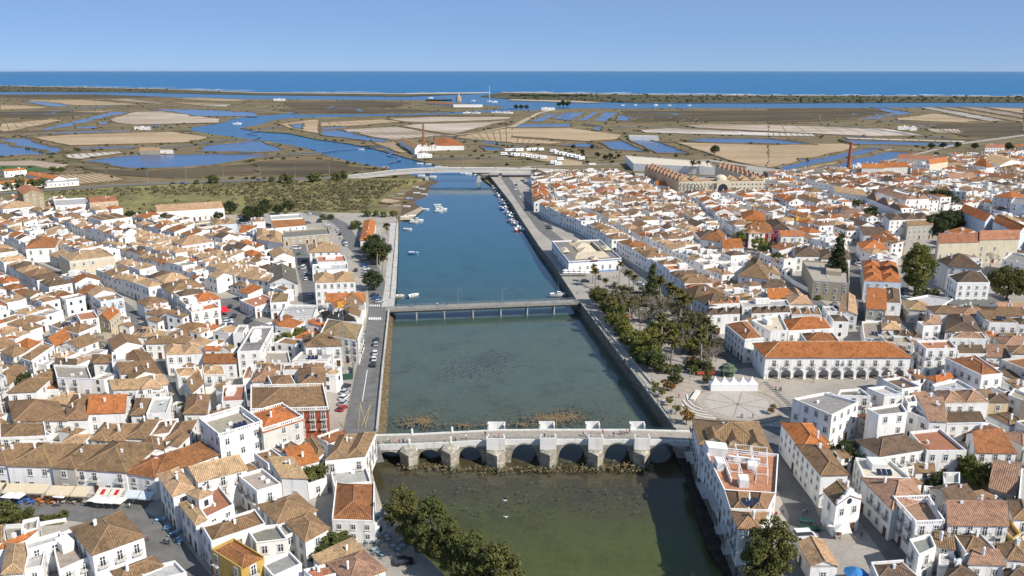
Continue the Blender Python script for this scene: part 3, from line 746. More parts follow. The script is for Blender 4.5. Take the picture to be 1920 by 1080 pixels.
# arch rings of dressed stone
for xa, xb, c in AR:
    mb = MB(); xm, hw = (xa + xb) / 2, (xb - xa) / 2; P = []
    for k in range(15):
        u = -1 + 2 * k / 14; P.append((xm + hw * u, c * max(0, 1 - abs(u) ** 2.2) ** .5))
    for (x0, z0), (x1, z1) in zip(P, P[1:]):
        f = lambda x, z: (xm + (x - xm) * 1.07, z * 1.07 + .12)
        (X0, Z0), (X1, Z1) = f(x0, z0), f(x1, z1); mb.face([(x0, -.06, z0), (x1, -.06, z1), (X1, -.06, Z1), (X0, -.06, Z0)]); mb.face([(X0, -.06, Z0), (X1, -.06, Z1), (X1, .1, Z1), (X0, .1, Z0)])
    mb.obj('arch_ring', [stone_m], bridge)
piers = [(768, 752, 784, 3.2, 0), (845, 828, 860, 4.1, 0), (930, 912, 948, 6.1, 1), (1027, 1011, 1043, 6.2, 1), (1115, 1101, 1130, 6.2, 1), (1201, 1186, 1217, 6.1, 1)]
for c, a, b_, top, turret in piers:
    xc, xa, xb = wx(c, 1), wx(a, 1), wx(b_, 1); dz = deck_z(xc); hw = (xb - xa) / 2 * .98
    pl = [(xc - hw, 0.02), (xc - hw, -2.2), (xc, -4.8), (xc + hw, -2.2), (xc + hw, 0.02)][::-1]
    pl = [(xc - hw, .02), (xc - hw, -2.0), (xc + hw * .15, -4.6), (xc + hw, -2.0), (xc + hw, .02)]
    zt = dz - (2.3 if turret else 1.0); mb = MB(); mb.prism(pl, -1.2, zt)
    tip = [(xc - hw, .02, zt), (xc - hw, -2, zt), (xc + hw * .15, -4.6, zt), (xc + hw, -2, zt), (xc + hw, .02, zt)]
    mb.obj('cutwater', [stone_m], bridge)
    mb = MB()
    mb.face([(xc - hw * .7, -.3, zt + 1), (xc - hw, -2, zt + .02), (xc + hw * .15, -4.6, zt + .02)]); mb.face([(xc - hw * .7, -.3, zt + 1), (xc + hw * .15, -4.6, zt + .02), (xc + hw * .7, -.3, zt + 1)])
    mb.face([(xc + hw * .7, -.3, zt + 1), (xc + hw * .15, -4.6, zt + .02), (xc + hw, -2, zt + .02)])
    mb.obj('cutwater_cap', [stone_m], bridge)
    if turret:                              # refuges: white walled bays over the piers
        for s, yb in ((1, 0), (-1, BW)):
            y1 = -2.1 if s > 0 else BW + 2.3; mb = MB(); lo, hi = sorted((yb - .15 * s, y1))
            mb.box(xc - hw * .97, lo, zt + .6, xc + hw * .97, hi, dz + .05)
            t = .32
            e = hi - t if s < 0 else lo
            mb.box(xc - hw * .97, e, dz + .03, xc + hw * .97, e + t, dz + 1.75)
            mb.box(xc - hw * .97, lo + .01, dz + .02, xc - hw * .97 + t, hi - .01, dz + 1.7); mb.box(xc + hw * .97 - t, lo + .01, dz + .02, xc + hw * .97, hi - .01, dz + 1.7)
            for sx in (-1, 1):              # little corner pinnacles
                mb.lathe([(.26, dz + 1.7), (.3, dz + 1.9), (.12, dz + 2.1)], 6, 0, (xc + sx * hw * .8, yb - .1 * s))
            mb.obj('refuge', [MATS['bridge_whitewash']], bridge)
    else:
        mb = MB()
        for yb in (.1, BW - .1): mb = MB(); mb.lathe([(.35, dz), (.35, dz + 1.7), (.15, dz + 2)], 6, 0, (xc, yb)); mb.obj('pinnacle', [MATS['bridge_whitewash']], bridge)
        mb = MB(); mb.prism([(xc - hw * .98, 0.01), (xc - hw * .98, -1.9), (xc + hw * .15, -4.4), (xc + hw * .98, -1.9), (xc + hw * .98, .01)], zt - 1.4, zt + .004)
        mb.obj('cutwater_head', [MATS['bridge_whitewash']], bridge)
mb = MB(); pm = MB(); pm.bar((0, 0, 0), (0, 0, .75), .035); pme = pm.mesh('railing_post', [green_m])
for yy in (.06, BW - .06):
    for x0, x1 in zip(xs, xs[1:]):
        for dz in (.8, 1.12): mb.bar((x0, yy, deck_z(x0) + dz), (x1, yy, deck_z(x1) + dz), .03)
    x = xL
    while x < xR: add_obj('railing_post', pme, bridge, (x, yy, deck_z(x) + .4)); x += 3.0
mb.obj('railing', [green_m], bridge)

# ---- low footbridge
fb = empty('footbridge', (0, 0, 0)); tag(fb, 'flat grey footbridge on slim paired piers across the river', 'bridge')
a, b_ = at(727, 579, ZG), at(1088, 565, ZG); a_fb, b_fb = a.copy(), b_.copy(); d = (b_ - a).normalized(); n = Vector((-d.y, d.x, 0)); L = (b_ - a).length
mb = MB(); c = (a + b_) / 2; mb.obox(c, d, n, L / 2 + 1, 2.9, ZG - .55, ZG + .12); mb.obj('deck', [plain('worn_deck', (.27, .25, .215), .9, .2, .25, .8)], fb)
mb = MB()
for s in (-1, 1): mb.obox(c + n * s * 2.6, d, n, L / 2, .18, ZG - 1.25, ZG - .5)
mb.obj('girder', [iron_m], fb)
for px in (779, 830, 883, 935, 985, 1036):
    t = (px - 727) / (1088 - 727); q = a.lerp(b_, t); mb = MB()
    mb.obox(q, d, n, .3, 2.9, ZG - 1.6, ZG - 1.25)
    for s in (-2, 0, 2): mb.bar((*(q + n * s).xy, -1.2), (*(q + n * s).xy, ZG - 1.3), .32, n=6)
    mb.obj('pier', [concrete_m], fb)
mb = MB(); pm = MB(); pm.bar((0, 0, 0), (0, 0, 1.05), .04); pme = pm.mesh('railing_post', [steel_m])
for s in (-1, 1):
    for h in (.4, .75, 1.05): mb.bar(a + n * s * 2.75 + Vector((0, 0, h)), b_ + n * s * 2.75 + Vector((0, 0, h)), .035)
    for k in range(int(L / 3)): add_obj('railing_post', pme, fb, a + d * (k * 3 + 1) + n * s * 2.75)
mb.obj('railing', [steel_m], fb)
for t0, t1 in ((.1, .14), (.24, .29), (.55, .6), (.70, .74), (.85, .88)):    # darker deck panels
    q = a.lerp(b_, (t0 + t1) / 2); mb = MB(); mb.obox(q, d, n, L * (t1 - t0) / 2, 2.2, ZG + .12, ZG + .16); mb.obj('deck_panel', [plain('dark_plate', (.22, .21, .2), .8, .2, .2)] if 'dark_plate' not in MATS else [MATS['dark_plate']], fb)

# ---- road bridge with lamp posts
rb = empty('road_bridge', (0, 0, 0)); tag(rb, 'long concrete road bridge with lamp posts beyond the moorings', 'bridge')
YB = 768.0
bxp = lambda px: (px - 960) / F_PX * (YB * CP + 95 * SP)
pts = [(640, 3.4), (690, 6.2), (740, 9.2), (790, 10.9), (850, 11.6), (920, 11.4), (990, 10.6), (1060, 9.3), (1110, 7.5), (1200, 5.2), (1290, 4.1)]
def bz(x): return float(np.interp(x, [bxp(p[0]) for p in pts], [p[1] for p in pts]))
mb = MB(); dk = MB(); X = list(np.linspace(bxp(640), bxp(1290), 60)); bw = 6.5
for x0, x1 in zip(X, X[1:]):
    z0, z1 = bz(x0), bz(x1); th = 2.9 if bxp(660) < x0 < bxp(1085) else 6
    mb.prism([(x0, YB - bw), (x1, YB - bw), (x1, YB + bw), (x0, YB + bw)], [z0 - th, z1 - th, z1 - th, z0 - th], [z0, z1, z1, z0])
    for s in (-1, 1): mb.prism([(x0, YB + s * bw - .2), (x1, YB + s * bw - .2), (x1, YB + s * bw + .2), (x0, YB + s * bw + .2)], [z0, z1, z1, z0], [z0 + .9, z1 + .9, z1 + .9, z0 + .9])
    dk.face([(x0, YB - bw + 1.4, z0 + .04), (x1, YB - bw + 1.4, z1 + .04), (x1, YB + bw - 1.4, z1 + .04), (x0, YB + bw - 1.4, z0 + .04)])
mb.obj('deck', [plain('pale_concrete', (.60, .575, .53), .9, .2, .1, .2)], rb); dk.obj('carriageway', [asphalt_m], rb)
for px in (704, 801, 898, 938, 1000, 1060):
    x = bxp(px); mb = MB(); mb.prism([(x - 1.6, YB - 4.5), (x + 1.6, YB - 4.5), (x + 1.6, YB + 4.5), (x - 1.6, YB + 4.5)], -1.2, bz(x) - 1.6)
    mb.prism([(x - 2.6, YB - 5.2), (x + 2.6, YB - 5.2), (x + 2.6, YB + 5.2), (x - 2.6, YB + 5.2)], -1.2, .9); mb.obj('pier', [concrete_m], rb)
# street lamps
lm = MB(); lm.bar((0, 0, 0), (0, 0, 9), .14, n=6, r2=.08); lpole = lm.mesh('pole', [steel_m])
lm = MB(); lm.bar((0, 0, 8.9), (1.5, 0, 9.3), .06); lm.box(1.2, -.2, 9.2, 2.1, .2, 9.4); larm = lm.mesh('lamp_arm', [steel_m])
lamp0 = None
def street_lamp(loc, rz, label, group, s=1.0):
    r = empty('street_lamp', loc, rz); r.scale = (s, s, s); tag(r, label, 'street lamp', group)
    add_obj('pole', lpole, r); add_obj('lamp_arm', larm, r); return r
for px in (678, 740, 800, 868, 930, 975, 1040, 1095):
    x = bxp(px); street_lamp((x, YB + 5.6, bz(x)), R(-90), 'tall street lamp on the road bridge', 'lamps on the road bridge', 1.35)
for px, py in ((20, 361), (130, 353), (203, 349), (278, 345), (350, 342), (420, 339), (488, 338), (554, 336), (618, 333)):
    q = at(px, py - 1, 3.2); street_lamp(q, R(-90), 'tall street lamp on the main road through the marsh', 'lamps along the marsh road', 1.45)
for px, py in ((770, 314), (880, 310), (900, 309), (923, 309), (953, 310), (975, 309), (999, 311), (1023, 313), (1057, 314), (1085, 312)):
    street_lamp(at(px, py, 2), R(90), 'tall street lamp beside the access road near the motorhome park', 'lamps by the motorhome park', 1.3)
for px, py in ((727, 690), (722, 640), (865, 571), (948, 569), (742, 520), (745, 470)):
    street_lamp(at(px - 6, py, ZG), 0, 'slim street lamp on the river road side', 'lamps by the river road', .75)
for t_, X_, Y_ in (('R4', 930, 640), ('R4', 800, 636), ('R4', 645, 636), ('R4', 1183, 610), ('R4', 825, 812), ('R4', 1605, 626), ('R4', 1860, 632), ('R3', 80, 545), ('R3', 338, 550), ('R3', 742, 553), ('R3', 1000, 555)):
    street_lamp(ta(t_, X_, Y_, ZG), R(200), 'dark single lamp post standing on the town hall square', 'lamps on the square', .6)
for X_, Y_ in ((355, 700), (320, 640), (300, 600)): street_lamp(ta('R6', X_, Y_, ZG), R(200), 'lamp post on the quay beside the market hall', 'lamps by the market hall', .55)
# ================================================================== HOUSES
ROOF = dict(b=(.295, .188, .106), o=(.47, .175, .062), t=(.50, .335, .195), d=(.165, .115, .078), k=(.33, .150, .066), p=(.41, .25, .165), y=(.32, .245, .135), r=(.42, .19, .11),
            w=(.66, .65, .62), g=(.27, .26, .235), l=(.47, .455, .42), n=(.05, .048, .045), c=(.62, .54, .41), e=(.36, .31, .25), q=(.20, .185, .15))
RNAME = dict(b='brown', o='orange', t='tan', d='dark brown', k='rust', p='pinkish', y='yellowish brown', r='terracotta', w='white', g='grey', l='pale grey', n='black', c='cream', e='stone', q='grey brown')
WALL = dict(w=(.855, .84, .81), c=(.66, .58, .43), y=(.55, .36, .10), r=(.36, .095, .055), l=(.62, .68, .74), g=(.45, .42, .37), e=(.42, .36, .27), h=(.60, .42, .27), R=(.33, .03, .035), a=(.64, .52, .33), v=(.62, .60, .55), b=(.38, .31, .20))
WNAME = dict(w='white', c='cream', y='yellow', r='red', l='pale blue', g='grey', e='stone', h='peach', R='crimson', a='sand', v='off white', b='bare brown')
HOUSES = []   # dict(q=[4 xy], z0, h, roof, rc, wc, label, name, cat)
def cross2(a, b): return a[0] * b[1] - a[1] * b[0]
def add_house(q, h, roof, rc, wc, label=None, z0=ZG, src='traced', **kw):
    q = [Vector((p[0], p[1])) for p in q]
    area = sum(cross2(q[i], q[(i + 1) % 4]) for i in range(4)) / 2
    if area < 0: q = [q[1], q[0], q[3], q[2]]
    if abs(area) < 6: return None
    H = dict(q=q, h=h, roof=roof, rc=rc, wc=wc, label=label, z0=z0, src=src, area=abs(area), c=(q[0] + q[1] + q[2] + q[3]) / 4, **kw)
    H['s'] = px_scale((H['c'].x, H['c'].y, z0)); H['pix'] = math.sqrt(abs(area)) * H['s']
    HOUSES.append(H); return H
SPEC = """
T3 -140,232 50,242 11 7 h b w
T3 55,250 385,258 12 7 h b w | long white café house with brown hipped roof above the cream awnings
T3 388,262 558,270 12 7.3 h b g | narrow grey stone fronted café house with brown hipped roof
T3 562,275 943,300 15 6.6 h b w | wide white café house with brown hipped roof above the striped awnings
T3 947,304 1160,340 9 6.3 h k w
T3 1170,330 1635,170 10 6.4 h k w | long rust roofed house behind the tan hipped corner house
T3 1297,478 1452,420 1335,268 9.2 h t w | tall white corner house with tan hipped roof by the café street
T3 1482,372 1850,278 1735,180 9 g t w | white house with broad tan gable roof beside the tall corner house
T3 1468,692 1545,655 1425,505 7.6 h t w
T3 1545,640 1755,540 1640,395 7.8 f r w
T3 1490,500 1592,455 1505,415 10 h t w
T4 65,838 472,702 392,592 7.5 h b w | long double brown tiled roof beside the café lane
T4 288,1040 462,950 235,812 8.2 h k y | mustard yellow house with rust hipped roof on the café lane
T4 530,1082 742,985 650,890 7 f g w
T4 400,830 640,800 560,690 7.4 f q w
T4 560,682 850,588 705,460 7 h b w
T4 770,817 942,722 800,595 7 h b w
T4 600,792 705,742 612,660 6.6 f e w
T4 592,338 782,345 682,238 8.6 s t w | white house with plain blank wall and single pitched tan roof
T4 405,442 590,385 445,270 8 f e w
T4 490,252 620,215 512,135 6 h b w
T4 620,172 755,125 660,72 6 h b w
T4 860,190 905,150 825,25 6 h b w
T4 690,260 872,212 800,122 6 s o w | white house with bright orange single pitched roof near the bridge
T4 790,388 930,342 885,262 4.2 f q w
T4 918,212 1218,182 1300,2 7.6 m2 b w | white corner house with brown hips beside the bridge end
T4 985,396 1266,372 1226,256 4.5 f l w | low white terrace building below the bridge corner house
T4 970,655 1285,665 1290,388 5.6 h k w | rust tiled riverside restaurant beside the tree shaded terrace
T4 1290,692 1372,622 1362,556 4 f l w
T4 1100,1135 1370,1032 1200,887 6.5 h p w | mottled tiled house with white parapet beside the tree shaded terrace
T4 835,1122 1000,1080 920,1008 6 g r w
T3 -60,900 195,795 275,735 5 h o w
T3 200,882 470,802 452,742 6.6 f l w
T3 20,1062 165,1052 195,832 6 h t w
T3 180,1032 320,1002 342,882 5.4 f l w
T3 440,1037 688,928 612,692 5.2 f e w
T3 692,918 1078,780 905,595 7.6 h b w | large brown hipped roof with white front between the cobbled street and the garden
T3 900,1122 1215,1002 1150,930 6 h b w
T3 1110,1122 1400,1052 1312,962 6 f l w
T3 445,98 590,98 668,20 6.5 h t w
T3 262,142 560,162 580,82 5.4 f r w
T2 680,970 790,985 890,865 6 h b w
T2 792,985 932,985 1022,860 6 h b w
T2 945,962 1090,967 1210,832 6.2 h b w
T2 1120,962 1270,942 1340,830 6 h b w
T2 1242,982 1402,952 1470,832 6 h b w
T3 1080,162 1228,132 1208,42 6 G b w
T3 1232,122 1332,108 1420,22 6.5 G b w
T5 125,1042 447,942 13 10.8 f e w | tall white flat roofed house with balustrade above the café lane
T5 452,1000 752,905 12 9.6 h o v | off white house with orange roof behind a long balustrade
T5 362,852 945,836 905,657 9 h b r | red corner building with white balustrade and big brown hipped roof on the river road
T5 520,662 700,642 662,570 8 h b w
T5 720,655 920,650 915,522 8 h b w
T5 372,622 520,617 546,532 7 h p w
T5 432,542 590,540 592,492 7 h b w
T5 600,546 742,546 752,502 7 h b w
T5 752,530 905,522 902,486 7 h b w
T5 300,602 370,592 402,502 6 h p w
T5 772,357 1045,350 1010,272 8 h b w
T5 882,268 1165,316 1205,202 9 h y w | white river road house with large yellowish brown hipped roof
T5 668,462 938,457 1000,392 5.6 f l w
T5 425,482 662,482 640,392 4.8 f e w
T5 258,396 430,388 530,202 9.2 f g w | modern white block with flat grey roof beside the courtyard garden
T5 226,256 300,257 342,196 9 f g w
T2 656,782 936,772 975,646 6.2 g o w | white house with plain bright orange gable roof among brown roofs
T2 112,836 500,832 432,690 6 h b w
T2 492,826 652,822 672,702 6 h b w
T2 520,722 682,717 712,640 6.4 h b w
T2 426,512 690,522 652,422 9.2 f e w | tall blank white block rising above the brown roofs
T2 240,557 430,542 462,452 6.2 h b w
T2 245,616 440,612 430,562 5 s k w
T2 415,280 530,206 446,166 7 g o w
T2 240,396 408,281 320,251 7 h b w
T2 100,356 215,301 122,263 6.5 h b w
T2 215,291 298,244 202,216 7 h o w
T2 590,191 735,131 602,91 6.5 h b w
T2 470,166 590,131 482,91 6.2 h b w
T1 825,1056 905,986 802,956 7.5 g o a | cream street corner house with plain orange roof
T2 600,82 740,62 700,2 9 f r w
T2 60,566 200,441 112,401 6.5 h b w
T2 -30,570 45,500 -60,450 10 f l w
T2 0,976 350,962 332,852 5.5 h b w
T2 120,1072 385,935 330,900 5 f l w
T2 990,202 1120,206 1150,142 6 h t w
T2 1086,206 1240,206 1232,166 6 h t w
T2 1092,256 1420,251 1440,206 6 h b w
T2 1246,341 1520,331 1492,266 7.6 m2 t w | white house with twin tan pyramid roofs and outlined hips
T2 1532,406 1770,401 1772,341 5.6 g k w
T2 1540,306 1650,306 1652,279 6 g o w
T2 1330,502 1520,492 1492,441 6.6 h t w
T2 1526,491 1690,486 1672,421 6.6 h t w
T2 1440,626 1526,551 1462,479 7 g b w
T2 1380,782 1545,781 1572,641 6.2 h b w
T2 1572,801 1720,791 1732,741 6 h b w
T2 1662,691 1840,682 1842,562 7 f r w
T2 840,402 1020,382 1012,302 8 f l w
T2 905,482 1150,472 1112,402 7 g b w
T2 846,602 1200,592 1152,532 6 g t w
T2 1012,642 1240,627 1252,592 5.4 f l w
T2 1096,782 1250,777 1292,652 7.4 f l w
T2 982,792 1090,792 1130,672 6 h b w
T2 400,442 560,452 582,402 6.2 s d w
T2 700,402 820,402 812,346 6.2 h b w
T2 690,232 900,252 902,192 5 f e e
T1 520,606 862,566 772,516 10.6 h t c | large cream apartment house with tan hipped roof
T1 172,98 325,84 272,44 16 G r b | tall bare brown building with a red gable beyond the roofs
T1 20,206 265,182 222,161 9 h t w
T1 415,182 668,168 640,122 9 f l w
T1 672,166 885,151 862,126 10.4 g r h | peach apartment block with red roof at the meadow's edge
T1 760,302 990,272 882,241 8 m3 b w
T1 1172,238 1682,207 1652,157 7 g t w | long white warehouse with tan roof beside the meadow
T1 190,502 410,492 442,432 8 h k w
T1 1606,326 1778,316 1742,281 8 m2 t l | pale blue and white house with two small pyramid roofs
T1 1482,346 1604,331 1582,301 8 f e c
T1 1362,482 1600,446 1532,416 8 h t w
T6 842,762 1145,752 1122,692 10.4 m2 t w | white block with twin tan hips between two streets
T6 802,532 1030,527 1012,476 8.4 h t w
T6 862,602 1080,597 1062,551 7 f r w
T6 822,662 1090,652 1086,612 6 f l w
T6 502,762 712,768 692,662 6 G q w | big barn like hall with grey brown gable roof
T6 926,902 1220,897 1215,851 7 g o w
T6 986,952 1130,947 1112,906 6.4 G o w
T6 906,1047 1150,1047 1122,982 7 m2 n w | house with two black unfinished pyramid roofs
T6 580,1012 832,1017 862,927 5 f l w
T6 506,912 640,902 650,842 7 h y w
T6 392,942 560,892 442,842 5 f r w
T6 1182,442 1276,442 1296,297 4.6 h o w | long low white building with orange hipped roof by the promenade
T6 602,422 955,392 942,347 5 f q e
T6 536,346 775,326 752,301 5 s k w
T6 516,286 748,271 732,241 8 f l w
T6 402,432 600,467 592,387 9 m2 t w
T6 376,312 470,307 452,276 7 h p w
T6 532,572 690,562 652,516 6 G t w
T6 375,395 262,385 330,340 3.6 g o w
R1 400,322 600,316 420,92 215,96 8.6 h b w | long white lane house with brown hipped roof next to the chapel
R1 255,132 455,114 330,-60 100,-70 8.6 h o w | white lane house with orange roof patches by the bridge square
R1 512,547 700,502 600,392 422,440 8 G b w | small white chapel with scrolled gable front and round window
R1 716,336 1076,346 925,216 655,190 8.2 f c w | white house with flat cream roof terrace opposite the chapel
R1 932,577 1160,502 1086,352 706,347 8 h p w
R1 1106,702 1320,692 1200,502 936,512 8.2 f p w | white house with pinkish tiled terrace behind a balustrade
R1 1352,697 1800,702 1742,507 1312,502 8.6 g p w | long white hall with big plain pinkish gable roof near the chapel square
R1 1847,652 2010,652 1970,507 1802,512 7 h b w
R1 1476,914 1700,887 1562,747 1382,772 6.2 h b w
R1 1250,850 1400,880 1380,775 1252,750 6 s b w
R1 1507,987 1780,997 1722,912 1547,907 6 s p w
R1 1800,952 1965,962 1895,802 1722,847 6 h b w
R1 820,1105 1165,1115 1012,974 770,992 5 h d w | dark tiled hipped house beside the blue parasol
R1 1132,922 1262,862 1222,762 1060,802 7 f g w
R1 1282,1012 1420,1012 1402,912 1282,912 4.6 f l w
R1 1310,1125 1592,1095 1452,982 1372,987 5 h d w
R1 1180,470 1290,470 1270,410 1170,400 5 f l w
R1 1110,300 1250,300 1240,255 1100,258 5 s b w
R1 1320,380 1440,385 1440,300 1310,300 5.6 f l w
R1 1660,420 1840,470 1900,230 1700,210 6 g p e
R1 1880,500 2000,520 2000,300 1900,270 8 f l w
R1 1780,1125 1960,1110 1940,1010 1780,1030 5 h d w
R1 1740,700 1840,800 1900,760 1800,640 6 f d y
R1 322,1002 522,1002 412,812 232,832 4.2 G t w | small white kiosk house with tan gable roof beside the parked van
R3 480,792 680,692 422,622 186,667 10.4 f g w | white hotel block with grey flat roof above the bridge square
R3 832,792 1046,772 1002,702 742,742 10.4 f g w
R3 522,642 772,652 692,592 542,602 10 f q w
R3 872,642 1012,632 882,572 742,587 8 f l w
R3 1192,1060 1490,1057 1292,892 1062,917 7.6 f r w | white house with flat terracotta terrace and white roof rooms
R3 1212,837 1342,842 1302,714 1122,717 8 s p w
R3 1322,697 1656,692 1562,612 8 m2 p w | white house with twin pinkish pyramid roofs beside the yellow house
R3 1657,692 1806,692 1772,632 1662,642 7.6 h d a | narrow yellow two storey house with dark roof
R3 1347,854 1640,847 1542,767 1332,767 5.6 g d w
R3 1562,1072 1862,1077 1622,872 1492,927 6 g k w | big sagging rust roof beside the terracotta terrace
R3 1252,582 1562,602 1422,522 1232,562 7 f l w
R3 1192,512 1262,542 1412,502 1342,477 5 h o w
R3 1602,507 1760,492 1546,347 1332,377 8 h k w | white corner house with broad rust hipped roof beyond the town hall square
R3 1187,294 1420,290 1362,227 1112,234 10.6 f r w | white three storey house with flat red roof terrace beside the town hall
R3 152,172 490,152 422,62 92,82 7.6 h o w | white hall with large bright orange roof behind the town hall
R3 287,252 540,252 482,182 8.6 h k w
R3 1050,700 1120,690 1100,640 1020,650 7 f l w
R3 1800,640 1960,700 1960,640 1850,590 6 f e w
R3 1830,330 2000,330 1960,280 1800,282 8 h b w
R3 1420,342 1640,345 1600,290 1420,292 6 s d w
R3 1640,355 1800,360 1770,300 1630,298 6 s p w
R3 1360,225 1640,232 1600,180 1400,182 7 h p w
R3 1170,110 1300,105 1280,50 1180,55 9 h p w
R3 1330,165 1600,180 1540,60 1350,50 7 h d w | house with large dark mossy hipped roof behind the white three storey house
R3 960,200 1160,215 1120,160 940,165 6 m3 d w
R3 860,150 1000,150 960,95 850,100 6 h t w
R3 720,215 960,230 850,85 705,90 5.6 f e w
R3 1040,760 1210,830 1210,800 1100,720 8 f l w
R4 1347,314 1490,302 1367,170 1202,192 8.6 h k w | rust hipped corner house between the town hall and the park
R4 1542,242 1670,236 1610,110 1395,160 8.4 f c w
R4 1062,122 1312,112 1302,72 8 m3 d w
R4 1076,42 1312,32 1302,-12 8.6 m4 k w
R4 1330,60 1690,50 1660,5 7.5 f l w
R4 1400,110 1690,100 1680,60 7 m4 d w
R4 1690,40 1850,40 1810,-20 7.5 h t w
R4 1700,120 1920,120 1900,75 6.5 m3 b w
R5 1282,302 1585,294 1562,247 12 g r c | lower cream apartment block with red gable roof
R5 1588,278 1885,272 1872,230 13 g r c | taller cream apartment block with red roof beside a bare tree
R5 722,587 1000,597 960,452 706,442 9 M o l | pale blue walled house roofed with six small orange hips
R5 740,790 885,802 880,692 740,680 8 s o g
R5 885,750 1000,755 990,650 870,640 8 h d w
R5 1422,607 1665,607 1592,520 1350,550 12.6 h d w | white four storey house with dark hipped roof beside the wide tree
R5 1352,472 1602,492 1482,392 1270,430 12 h d w
R5 1400,770 1775,790 1650,728 1402,724 4.6 f q v | open columned pavilion with grey flat roof
R5 342,582 612,602 602,452 260,430 9 f e e | flat roofed sand coloured cinema building behind the araucaria
R5 162,762 340,767 232,662 150,640 5 h t w
R5 0,722 152,722 142,662 6 g o w
R5 915,132 1240,122 1182,82 11.6 m3 d w
R5 1050,172 1240,162 1202,142 9 g b g
R5 710,350 900,350 850,300 7 h o w
R5 840,300 1030,310 960,262 7 G o a
R5 720,255 900,265 820,190 6.5 g d w
R5 530,830 670,840 650,700 560,690 7 G t w
R5 1045,720 1240,810 1390,720 1200,690 6 f l w
R5 1060,800 1240,810 1180,750 5.8 h t v
R5 205,400 390,400 370,342 8 h d w
R5 400,420 620,420 600,360 7.6 h d w
R5 40,190 170,210 110,150 8 h d w
R5 100,250 270,250 230,225 8 g o w
R5 0,520 95,545 60,490 5 h t w
R5 -40,640 140,620 100,580 6 h d w
R5 1440,60 1630,140 1700,110 1500,35 14 g o l
R5 1690,140 1880,225 1960,210 1750,110 14 g o l
R5 1760,420 1960,470 1960,400 1830,370 9 f g w
R6 1260,860 1480,980 1700,945 1480,830 8 m2 d w
R6 1700,745 1920,775 1920,700 1800,610 8.6 h b w
R6 1410,470 1610,500 1600,440 1520,400 8 h k w
R6 1400,475 1610,470 1560,420 7 h d w
R6 1580,550 1740,545 1700,480 7 g o w
R6 1720,330 1900,335 1890,275 9 h o y | yellow fronted street house with orange roof
R6 1760,420 1960,425 1940,370 9 m2 k R | crimson fronted street house with rust hips and white windows
F3 995,738 1250,842 1330,820 1060,720 13.4 Z p h | side wing of the hotel with brick red shaded balconies
F3 1525,730 1880,830 1900,815 1600,715 13 Z p c | far wing of the hotel with a double row of small pyramids
F3 912,705 1525,735 1480,690 850,645 8 f c w | wide white exhibition hall with a cream flat roof
F3 832,905 1080,905 1050,870 8 m3 t w
F3 1080,870 1240,885 1200,850 6 g o w
F3 590,840 740,840 730,812 7 g b w
F3 640,930 830,925 800,895 6 h r w
F2 1075,530 1190,598 1240,560 1120,518 7 g b w
F2 1185,578 1235,578 1225,552 6 G o v
F2 1240,578 1300,578 1290,552 6 G o v
F2 1302,576 1358,576 1350,552 6 G o v
F2 1345,572 1560,570 1475,518 1340,520 6 h o w | old cannery with an orange roof beside its brick chimney
F2 1210,640 1320,635 1280,622 4 f l w
F4 705,660 870,660 860,635 12 g o v
F4 870,655 1050,650 1030,625 12 g o v
F4 1095,625 1215,640 1190,610 14 f e v
F4 970,590 1250,600 1240,575 12 g r v | long cream old factory with orange roof behind the brick chimney
F4 1210,632 1350,610 1330,590 12 g o c
F4 640,640 720,640 700,622 11 f d v
F4 510,840 740,870 640,820 9 g t w
F4 735,890 1010,1000 1000,980 760,860 9 m3 p w
F4 1035,895 1210,890 1160,840 11 m2 p w
F4 815,835 1035,905 1050,870 850,820 11 g p w
F4 1230,770 1360,770 1340,740 9 f d w
F4 1110,800 1240,810 1220,780 9 f l w
F4 1370,740 1570,730 1500,710 8 g p w
F4 1520,640 1640,660 1700,655 1590,610 11 h o w
F4 1630,505 1775,505 1760,485 11 g r w
F4 1855,500 1960,505 1950,470 10 g o w
F4 1610,600 1740,640 1900,610 1750,565 9 g t w
F4 1370,830 1490,840 1470,810 12 f l w
F4 1690,870 1830,890 1960,880 1800,850 13 h o l
F4 1820,920 1960,930 1960,890 1850,880 15 f g l
F1 190,868 400,905 11 5 g o w
F1 30,852 200,838 11 5 g o w
F1 -40,952 330,915 12 5 g o w | low school building with a big orange roof by the sports field
F1 330,935 590,915 580,890 4 f l w
F1 1045,690 1200,690 1200,645 5 g t e | ruined stone salt barn with tan roof between the ponds
F1 1200,690 1300,690 1290,660 4 f e e
F1 1005,515 1130,515 1120,500 4 f e e
F3 880,505 1100,510 1090,480 5 f l w | cluster of low white sheds on the salt pans
F4 975,350 1060,350 1050,330 5 f l w
F4 1065,352 1120,352 1110,335 6 G l w
F2 1480,268 1700,268 1690,252 6 f l w
F2 1310,250 1480,262 1470,248 6 g o w
F2 130,222 220,222 215,212 6 f l w
F3 220,290 320,290 315,270 6 f l w
"""
